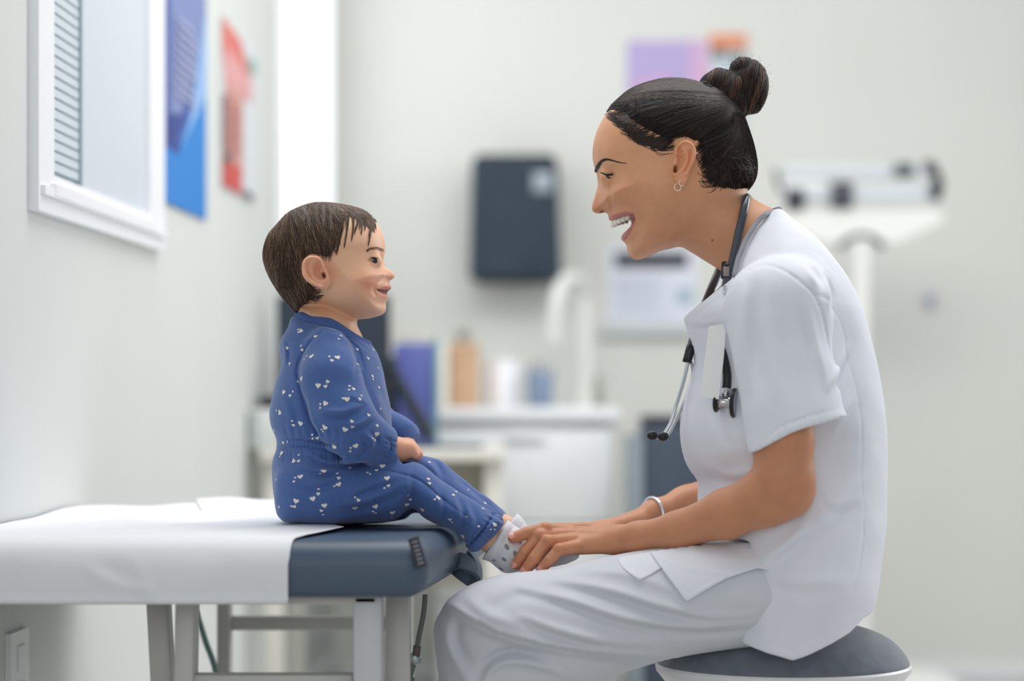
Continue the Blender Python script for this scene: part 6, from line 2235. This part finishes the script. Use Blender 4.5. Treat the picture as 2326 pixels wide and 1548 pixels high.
plane_cut(vr, W(892, 1026, -.062), (.85, .25, .45), .030, yr=(-1, -.02))
plane_cut(vr, W(932, 1012, .044), (.8, -.25, -.6), .024)
plane_cut(vr, W(1118, 1222, -.05), (1, 0, -.98), .065, yr=(-1, .004))
plane_cut(vr, W(1142, 1190, .05), (1, 0, -.9), .050, yr=(.006, 1))
for a, b, r0, r1 in ((W(1090, 1203, -.047), W(1135, 1232, -.047), .022, .0245), (W(880, 1016, -.066), W(905, 1030, -.058), .011, .0125)):
    vr.cap(a, b, r0, r1, .002, 's')
seam = [([(736, 748), (706, 775), (680, 810), (670, 845), (684, 900), (705, 955), (730, 1000)], 2.2, .0022), ([(742, 750), (778, 762), (800, 790), (810, 830), (806, 870)], 1.8, .0014),
        ([(780, 764), (806, 790), (822, 840), (816, 850)], 2.5, .0014),
        ([(672, 732), (720, 736), (760, 748), (800, 772), (838, 800)], 1.3, .0010),
        ([(628, 999), (680, 1000), (740, 1008), (780, 1012)], 1.6, .0022), ([(628, 1021), (680, 1016), (740, 1024), (780, 1040)], 1.6, .0022),
        ([(790, 1062), (830, 1060), (890, 1072), (950, 1090), (1000, 1130), (1060, 1175), (1100, 1205)], 1.5, .0012),
        ([(1062, 1248), (1080, 1225), (1105, 1195), (1122, 1172)], 2.2, .0030), ([(870, 1040), (888, 1020), (885, 998)], 1.5, .0014)]
fl = list(seam)
# gathers under and above the elastic waist
for i in range(16):
    x0 = 636 + i * 9.2
    fl.append(([(x0, 1000), (x0 + .5, 1010), (x0 + 1, 1020)], 1.5, .0010))
    fl.append(([(x0 + 3, 1023), (x0 + 5, 1040), (x0 + 8, 1056)], 2.6, .0013 * (1 + (i % 3) * .3)))
    if i % 2:
        fl.append(([(x0 + 3, 997), (x0 + 1, 982), (x0 - 3, 968)], 3.0, .0010))
for i in range(9):
    t = i / 8
    a = (1066 + 62 * t, 1246 - 70 * t); b = (a[0] + 16, a[1] + 13)
    fl.append(([a, b], 1.5, .0009)); fl.append(([a, (a[0] - 18, a[1] - 14 + 6 * t)], 2.4, .0011))
for i in range(5):
    t = i / 4
    a = (872 + 18 * t, 1038 - 36 * t); fl.append(([a, (a[0] + 12, a[1] + 5)], 1.3, .0008)); fl.append(([a, (a[0] - 16, a[1] - 6)], 2.4, .0014))
fl += fold_pair([(800, 900), (830, 915), (790, 935), (740, 935)], 5, .0022, 2, 9)
fl += fold_pair([(846, 950), (820, 965), (790, 968)], 5, .0018, 2, 8)
fl += fold_pair([(835, 985), (850, 1000), (846, 1024)], 4, .0020, 9, -1)
fl += fold_pair([(818, 1000), (824, 1018), (806, 1036)], 4, .0018, 8, 1)
fl += fold_pair([(700, 1030), (740, 1050), (780, 1052), (840, 1042)], 4, .0030, -2, 8)
fl += fold_pair([(690, 1060), (740, 1072), (790, 1060)], 5, .0030, 0, 9)
fl += fold_pair([(660, 1090), (720, 1100), (790, 1072)], 6, .0016, 4, 11)
fl += fold_pair([(800, 1120), (850, 1100), (905, 1082)], 8, .0018, 4, 12)
fl += fold_pair([(760, 1150), (830, 1140), (900, 1110)], 8, .0014, 4, 12)
fl += fold_pair([(905, 1150), (925, 1120), (930, 1080)], 6, .0020, 9, 3)
fl += fold_pair([(990, 1180), (1000, 1150), (990, 1120)], 5, .0018, 9, 1)
fl += fold_pair([(1035, 1205), (1045, 1170), (1030, 1130)], 5, .0018, 9, 1)
fl += fold_pair([(1060, 1220), (1075, 1190), (1060, 1150)], 5, .0016, 9, 0)
fl += fold_pair([(640, 900), (660, 950), (650, 985)], 7, .0012, 10, 0)
fl += fold_pair([(700, 905), (712, 950), (735, 990)], 6, .0012, -10, 3)
fl += fold_pair([(637, 776), (642, 800), (640, 826)], 4, .0014, 7, 0)
fl += fold_pair([(840, 870), (860, 920), (872, 960)], 6, .0010, 9, -2)
folds(vr, fl, -.09, -.175, -.012, 2.3)
fl3 = [([(1040, 1090), (1090, 1130), (1130, 1160)], 4, .0014)] + fold_pair([(960, 1042), (985, 1060), (1000, 1085)], 5, .0016, 8, -3)
folds(vr, fl3, .05, -.02, .125, 2.0)
sl, x, y, z = vr.rg(vr.lo, vr.lo + vr.h * vr.n)
vr.F += (.0005 * np.sin(x * 130 + z * 70 + y * 80) * np.sin(z * 110 - x * 60)).astype(np.float32)
rv, rq = vr.mesh(1)
bv_ = bvh_of(rv, rq)
# flat where it rests on the cushion
flo = ZT + .001
inside_t = (rv[:, 0] < W(985, 0).x)
rv[:, 2] = np.where(inside_t & (rv[:, 2] < flo + .002), np.maximum(rv[:, 2], flo - .002), rv[:, 2])
m_romp = mat('romper_jersey', srgb(74, 102, 158), rough=0.85, spec=0.2, sheen=0.25, noise=0.05, nscale=220, bump=0.15, bscale=1600, bdist=.0004, fold=.0014, fscale=20)
romper = link('romper', mesh_from('romper', rv, rq), m_romp, child)
# ribbed collar
ncl = [(670, 718), (684, 716), (700, 714), (720, 717), (740, 723), (756, 730), (772, 739), (786, 748), (800, 758), (814, 767), (828, 775), (838, 779)]
vk = Vol((W(655, 0).x, -.065, W(0, 800).z), (W(852, 0).x, .065, W(0, 700).z), .0012)
ckp = Pillow(vk.lo, vk.lo + vk.h * vk.n, .0012, catmull(pxz([(669, 700), (667, 722), (690, 800), (840, 830), (846, 786), (834, 762), (818, 738), (790, 700)]), 4, closed=True), .052, blur=1.5)
ckp.field(vk, 0)
strip = [(a_ + 1, b_ - 5) for a_, b_ in ncl] + [(846, 777), (842, 791), (828, 790)] + [(a_ - 4, b_ + (19 if 695 < a_ < 790 else 11)) for a_, b_ in ncl[::-1]]
cut_poly(vk, strip, 0, .0015)
kv, kq = vk.mesh(1)
link('collar', mesh_from('collar', kv, kq), mat('romper_rib', srgb(72, 99, 158), rough=.9, bump=.4, bscale=1800, bdist=.0005), romper)
# hearts
bv_ = bvh_of(rv, rq)
Z3 = [(418, 78, 0), (440, 74, 0), (446, 88, 2), (318, 135, 2), (303, 127, 0), (303, 143, 0), (405, 168, 1), (553, 162, 1), (540, 182, 0), (240, 235, 1), (320, 222, 0), (326, 246, 1), (380, 284, 2), (353, 283, 0), (340, 303, 0),
      (533, 290, 2), (485, 285, 0), (500, 308, 1), (253, 327, 1), (322, 415, 2), (302, 434, 1), (420, 455, 2), (475, 432, 1), (463, 460, 1), (603, 458, 0), (600, 480, 0), (627, 475, 1), (218, 494, 2), (272, 491, 0), (255, 514, 1),
      (588, 535, 2), (565, 530, 0), (673, 515, 0), (663, 535, 1), (462, 560, 2), (433, 564, 0), (432, 586, 0), (195, 614, 2), (176, 602, 0), (316, 677, 2), (267, 662, 0), (275, 687, 1), (458, 700, 2), (440, 712, 0), (450, 724, 0),
      (577, 712, 2), (617, 665, 1), (620, 697, 1), (163, 718, 1), (765, 690, 1), (763, 740, 2), (738, 764, 0), (752, 776, 1), (385, 744, 0), (388, 766, 0), (415, 763, 1), (215, 790, 1), (240, 785, 0), (515, 813, 2), (640, 808, 2), (610, 820, 0),
      (607, 840, 0), (205, 852, 2), (195, 872, 0), (307, 862, 0), (275, 898, 2), (305, 898, 1), (315, 990, 2), (285, 996, 0), (278, 1018, 0), (452, 955, 2), (432, 970, 0), (530, 970, 0), (540, 997, 1), (540, 1035, 2), (515, 1046, 0),
      (605, 938, 1), (708, 966, 0), (724, 975, 0), (762, 952, 1), (795, 925, 2), (823, 998, 2), (832, 1042, 1), (808, 1056, 0), (990, 893, 2), (968, 906, 0), (1072, 905, 1), (1065, 1003, 1), (1072, 1028, 1), (1212, 1097, 1), (1229, 1078, 1),
      (1104, 1122, 0), (1125, 1114, 2), (388, 1118, 2), (422, 1062, 0), (420, 1090, 1), (290, 1132, 2), (264, 1162, 0), (281, 1164, 1), (456, 1158, 2), (438, 1188, 1), (448, 1211, 0), (635, 1110, 0), (655, 1127, 1), (635, 1173, 2),
      (755, 1163, 2), (742, 1194, 0), (757, 1202, 0), (945, 1100, 0), (960, 1122, 1), (938, 1152, 2), (855, 1200, 2), (852, 1224, 0), (1030, 1183, 2), (1192, 1240, 1), (1206, 1256, 0), (1268, 1340, 2), (1272, 1360, 0), (1455, 1270, 2),
      (1430, 1298, 0), (1453, 1299, 0), (1398, 1145, 1), (1385, 1176, 1), (1290, 1225, 0), (1360, 1281, 0), (742, 246, 1), (712, 295, 1), (770, 352, 0), (737, 400, 1), (741, 418, 0), (775, 466, 1), (785, 590, 0), (715, 628, 1), (650, 244, 1),
      (652, 330, 1), (190, 1166, 1), (176, 1008, 0), (1300, 1066, 0), (960, 1185, 0), (975, 1216, 0), (848, 640, 0)]
hp = []
for i in range(22):
    t = 2 * math.pi * i / 22
    hp.append((16 * math.sin(t) ** 3 / 16, (13 * math.cos(t) - 5 * math.cos(2 * t) - 2 * math.cos(3 * t) - math.cos(4 * t)) / 16))
hp = np.array(hp)
HVs, HQs = [], []


def heart(loc, nrm, R_, ang):
    nrm = nrm.normalized()
    u_ = Vector((0, 0, 1)) - nrm * nrm.z
    if u_.length < .1:
        u_ = Vector((1, 0, 0)) - nrm * nrm.x
    u_.normalize(); s_ = u_.cross(nrm)
    base = len(HVs)
    pts = [(0, 0)] + [tuple(.55 * p) for p in hp] + [tuple(p) for p in hp]
    for a, b in pts:
        ca, sa = math.cos(ang), math.sin(ang)
        a, b = a * ca - b * sa, a * sa + b * ca
        p = loc + s_ * (-a * R_) + u_ * (b * R_)
        l, nn, _, dd = bv_.find_nearest(p)
        if l is not None and dd < .006:
            p = l + nn * .00035 if nn.dot(nrm) > 0 else l - nn * .00035
        HVs.append(tuple(p))
    n = len(hp)
    for i in range(n):
        j = (i + 1) % n
        HQs.append((base, base + 1 + i, base + 1 + j)); HQs.append((base + 1 + i, base + 1 + n + i, base + 1 + n + j)); HQs.append((base + 1 + i, base + 1 + n + j, base + 1 + j))


cp = Vector((0, -D, CAMH))
used = []
for X_, Y_, c in Z3:
    p = W(560 + .3877 * X_, 700 + .3877 * Y_, 0)
    l, nn, _, _ = bv_.ray_cast(cp, (p - cp).normalized())
    if l is None:
        continue
    if nn.dot(cp - l) < 0:
        nn = -nn
    heart(l, nn, (.0017, .0025, .0037)[c], rng.uniform(-.6, .6)); used.append(l)
# the print goes on round the sides the photograph does not show
rn = random.Random(5)
cand = rn.sample(range(len(rq)), 3000)
for fi in cand:
    q = rq[fi]; c = Vector(rv[q].mean(0).tolist())
    nv = Vector(np.cross(rv[q[1]] - rv[q[0]], rv[q[2]] - rv[q[0]]).tolist())
    if nv.length < 1e-12:
        continue
    nv.normalize()
    if nv.dot((cp - c).normalized()) > -.05 or c.z < ZT + .003:
        if not (c.y > .0):
            continue
        if bv_.ray_cast(c + nv * .002, (cp - c).normalized())[0] is None or c.z < ZT + .003:
            continue
    if all((c - w_).length > .013 for w_ in used):
        used.append(c); heart(c, nv, rn.choice((.0014, .0021, .0031)), rn.uniform(-1, 1))
    if len(used) > 420:
        break
hm = mesh_from('heart_print', np.array(HVs), np.array(HQs))
tag(link('heart_print', hm, mat('heart_cream', srgb(232, 226, 218), rough=.8), romper), kind='stuff')['label'] = 'cream printed hearts'

# ---- socks
m_sock = mat('sock_cotton', srgb(232, 234, 240), rough=.9, sheen=.2, bump=.3, bscale=1500, bdist=.0005)
m_dot = mat('sock_dot', srgb(150, 152, 156), rough=.9)


def sock(poly, y0, R, W_, lines_, cut):
    P = catmull(pxz(poly, y0), 4, closed=True)
    lo_ = (P[:, 0].min() - .004, y0 - W_ - .006, P[:, 1].min() - .004); hi_ = (P[:, 0].max() + .004, y0 + W_ + .006, P[:, 1].max() + .004)
    v = Vol(lo_, hi_, .0011)
    p = Pillow(lo_, hi_, .0011, P, R, blur=1.5, y0=y0)
    p.w2 = np.where(p.w2 > 0, p.w2 * (W_ / R) ** 2, p.w2)
    for pts, sg, am in lines_:
        dl = linedist(catmull(pxz(pts, y0), 5), p.X, p.Z) * 1800
        p.bump(am * np.exp(-(dl / sg) ** 2 / 2))
    p.field(v, 0)
    c0_, c1_ = W(*cut[0], y0), W(*cut[1], y0)
    mid_ = (c0_ + c1_) / 2
    plane_cut(v, mid_, (-(c1_.z - c0_.z), 0, c1_.x - c0_.x), .07)
    a, b = v.mesh(1)
    return link('sock', mesh_from('sock', a, b), m_sock, child), a, b


s1, s1v, s1q = sock([(1092, 1270), (1066, 1252), (1080, 1222), (1100, 1192), (1126, 1166), (1150, 1176), (1163, 1190), (1182, 1202), (1204, 1216), (1240, 1226), (1296, 1242), (1316, 1258), (1308, 1273), (1262, 1288), (1200, 1296), (1150, 1303), (1130, 1292), (1112, 1277)], -.036, .030, .0265,
     [([(1122, 1281), (1134, 1252), (1150, 1222), (1166, 1198)], 2.2, -.0022), ([(1112, 1268), (1124, 1242), (1138, 1216), (1154, 1194)], 5, .0022), ([(1186, 1292), (1230, 1284), (1300, 1268)], 3, -.0008)], ((1099, 1264), (1151, 1186)))
s2, s2v, s2q = sock([(1110, 1215), (1125, 1180), (1150, 1160), (1176, 1168), (1192, 1186), (1206, 1206), (1240, 1220), (1286, 1232), (1300, 1250), (1286, 1266), (1200, 1284), (1170, 1280), (1145, 1260)], .040, .028, .0245,
     [([(1150, 1240), (1170, 1212), (1186, 1192)], 3, -.0012)], ((1128, 1222), (1168, 1176)))
bs = bvh_of(s1v, s1q)
HVs, HQs = [], []
bv_ = bs
ov = np.stack([np.cos(np.arange(22) * 2 * np.pi / 22) * .62, np.sin(np.arange(22) * 2 * np.pi / 22)], 1)
hp = ov
for (X_, Y_, r_, a_) in ((425, 760, .0052, -.5), (395, 890, .0044, -.9), (365, 990, .0044, -.7), (290, 900, .0036, -.8), (512, 830, .0048, -.3), (750, 960, .0050, -.2), (330, 830, .0010, 0), (560, 700, .004, -.5), (860, 930, .003, 0)):
    p = W(1060 + .215 * X_, 1080 + .215 * Y_, 0)
    l, nn, _, _ = bs.ray_cast(cp, (p - cp).normalized())
    if l is not None:
        heart(l, nn if nn.dot(cp - l) > 0 else -nn, r_ * .8, a_)
if HVs:
    tag(link('sock_dots', mesh_from('sock_dots', np.array(HVs), np.array(HQs)), m_dot, s1), kind='stuff')
# ================================================================ stethoscope, badge, jewellery
m_tube = mat('stethoscope_tubing', srgb(62, 68, 78), rough=0.28, coat=.3)
m_chr = mat('polished_steel', srgb(205, 208, 210), rough=0.18, metal=.95)
m_blk2 = mat('black_rubber', srgb(24, 26, 30), rough=.35)
ste = empty('stethoscope', W(1690, 700, -.09), 'grey tubed stethoscope hanging round the woman\'s neck', 'stethoscope')
tube('tubing', [W(1700, 452, .02), W(1697, 449, -.03), W(1694, 456, -.056), W(1688, 486, -.070), W(1678, 530, -.076), W(1669, 572, -.080), W(1661, 604, -.084), W(1652, 634, -.088), W(1648, 660, -.09)], .0054, m_tube, ste, sides=14)
tube('tubing', [W(1648, 670, -.088), W(1640, 730, -.10), W(1643, 800, -.112), W(1651, 850, -.122), W(1650, 882, -.126)], .0054, m_blk2, ste, sides=14)
tube('tubing', [W(1700, 452, .02), W(1690, 480, .055), W(1660, 560, .068), W(1634, 612, .060), W(1616, 654, .040), W(1590, 720, .02), W(1574, 770, .0), W(1567, 800, -.01)], .0052, m_tube, ste, sides=14)
tube('yoke', [W(1570, 786, -.01), W(1560, 824, -.012)], .0060, m_blk2, ste, sides=14, n=3)
e1 = tube('ear_tube', [W(1563, 820, -.014), W(1552, 868, -.02), W(1536, 920, -.028), W(1524, 960, -.032), W(1508, 988, -.034)], .0026, m_chr, ste, sides=12)
e2 = tube('ear_tube', [W(1567, 818, .0), W(1574, 846, .01), W(1562, 892, .01), W(1540, 944, 0.0), W(1520, 984, -.01), W(1500, 996, -.012)], .0022, m_chr, ste, sides=12)
for p, pr_ in ((W(1506, 992, -.034), e1), (W(1482, 990, -.014), e2)):
    bm = bmesh.new(); bmesh.ops.create_uvsphere(bm, u_segments=16, v_segments=12, radius=.0058)
    for q in bm.verts:
        q.co = Vector((q.co.x * 1.25, q.co.y, q.co.z)) + p
    bm_obj('ear_tip', bm, m_blk2, pr_, smooth=True)
tube('ear_tube_bend', [W(1500, 996, -.012), W(1486, 992, -.014)], .0024, m_chr, e2, sides=10, n=3)
# clip at the collar
tube('tube_clip', [W(1650, 598, -.082), W(1648, 632, -.088)], .0062, m_blk2, ste, sides=10, n=3)
boxo('clip_label', tuple(W(1643, 628, -.0965)), tuple(W(1656, 606, -.0945)), mat('clip_grey', srgb(150, 140, 138), rough=.4), ste, bevel=.0005)
# chest piece: stem with two heads
c0 = W(1646, 915, -.130)
tube('stem', [W(1650, 880, -.126), W(1648, 902, -.130)], .0045, m_chr, ste, sides=14, n=3)


def disc(name, c, ax, prof, m, parent):
    bm = bmesh.new(); lathe(bm, prof, c, 40, axis=ax)
    return bm_obj(name, bm, m, parent, smooth=True)


axv = Vector((1, -.35, -.05)).normalized()
hd = disc('chest_piece', c0 + axv * -.0085, axv, [(.0065, 0), (.0068, .003), (.0052, .005), (.0052, .013), (.008, .0145), (.008, .0175)], m_chr, ste)
disc('bell_rim', c0 + axv * -.0125, axv, [(.0105, 0), (.0125, .0012), (.0125, .0035), (.0095, .0052)], m_blk2, hd)
hd2 = disc('diaphragm', c0 + axv * .0085, axv, [(.012, 0), (.0175, .0015), (.0182, .003), (.0182, .0050), (.0165, .0062)], m_blk2, ste)
disc('membrane', c0 + axv * .0148, axv, [(.0160, 0), (.0160, .0004), (.014, .0008)], mat('membrane_grey', srgb(150, 154, 160), rough=.3), hd2)

# identity badge clipped below the collar
bd = empty('identity_badge', W(1620, 820, -.13), 'blank white identity badge hanging on the chest of the scrub top', 'badge')
pts = [W(1610, 742, -.118), W(1648, 736, -.122), W(1649, 760, -.124), W(1643, 822, -.130), W(1633, 908, -.137), W(1590, 904, -.134)]
bm = bmesh.new()
n_ = (pts[2] - pts[0]).cross(pts[5] - pts[0]).normalized()
if n_.y > 0:
    n_ = -n_
a = [bm.verts.new(p + n_ * .0012) for p in pts]; b = [bm.verts.new(p - n_ * .0012) for p in pts]
bm.faces.new(a); bm.faces.new(b[::-1])
for i in range(6):
    bm.faces.new((a[i], b[i], b[(i + 1) % 6], a[(i + 1) % 6]))
bm_obj('card', bm, mat('badge_card', srgb(238, 240, 238), rough=.35, noise=.02, nscale=60), bd)
for k, (p0, p1) in enumerate((((1647, 648), (1646, 668)), ((1645, 676), (1650, 690)), ((1646, 700), (1646, 738)))):
    tube('clip_link', [W(*p0, -.118), W((p0[0] + p1[0]) / 2 - 2, (p0[1] + p1[1]) / 2, -.120), W(*p1, -.121)], .0018 if k != 1 else .003, m_chr, bd, sides=8)

# bracelet on the far wrist
br = []
ctr = W(1482, 1172, .108); ax = (W(1560, 1148, .135) - W(1440, 1194, .088)).normalized()
s1_ = ax.cross(Vector((0, 1, 0))).normalized(); s2_ = ax.cross(s1_).normalized()
ax2 = (ax + Vector((0, 0, .0))).normalized()
P = [ctr + s1_ * .0225 * math.cos(t) + s2_ * .025 * math.sin(t) + ax * .006 * math.cos(t) for t in np.linspace(0, 2 * math.pi, 40)]
bo = tube('bracelet', P, .0022, mat('silver', srgb(232, 234, 234), rough=.15, metal=.8), None, sides=12, n=1)
tag(bo, 'silver bangle on the woman\'s far wrist', 'bracelet'); base_origin(bo)
# earrings
yE = -.089


def ringo(cx_, cy_, r, th_, a0, a1, yo, label, tilt=0.5):
    P = [Vector(((cx_ - 1163) / 1800 + r * math.cos(t) * .9, yo + r * math.sin(t) * tilt * .4, .8 - (cy_ - 900) / 1800 + r * math.sin(t))) for t in np.linspace(a0, a1, 24)]
    o = tube('earring', P, th_, mat('bright_silver', srgb(250, 238, 228), rough=.15, metal=.5), None, sides=8, n=1)
    tag(o, label, 'earring'); base_origin(o)


ringo(1528, 440, .0045, .00045, 1.7, 7.2, -.090, 'larger silver hoop earring at the lobe')
ringo(1537, 431, .0036, .00045, 2.2, 5.6, -.091, 'smaller silver hoop earring above and behind the larger hoop')
for (cx_, cy_, yy, lb) in ((1558, 361, -.0905, 'tiny silver stud on the inner rim of her ear'), (1570.5, 366, -.092, 'tiny silver stud on the outer edge of her ear')):
    bm = bmesh.new(); bmesh.ops.create_icosphere(bm, subdivisions=2, radius=.0010)
    bmesh.ops.translate(bm, verts=bm.verts, vec=((cx_ - 1163) / 1800, yy, .8 - (cy_ - 900) / 1800))
    o = bm_obj('ear_stud', bm, m_chr, None, smooth=True); tag(o, lb, 'earring'); base_origin(o)
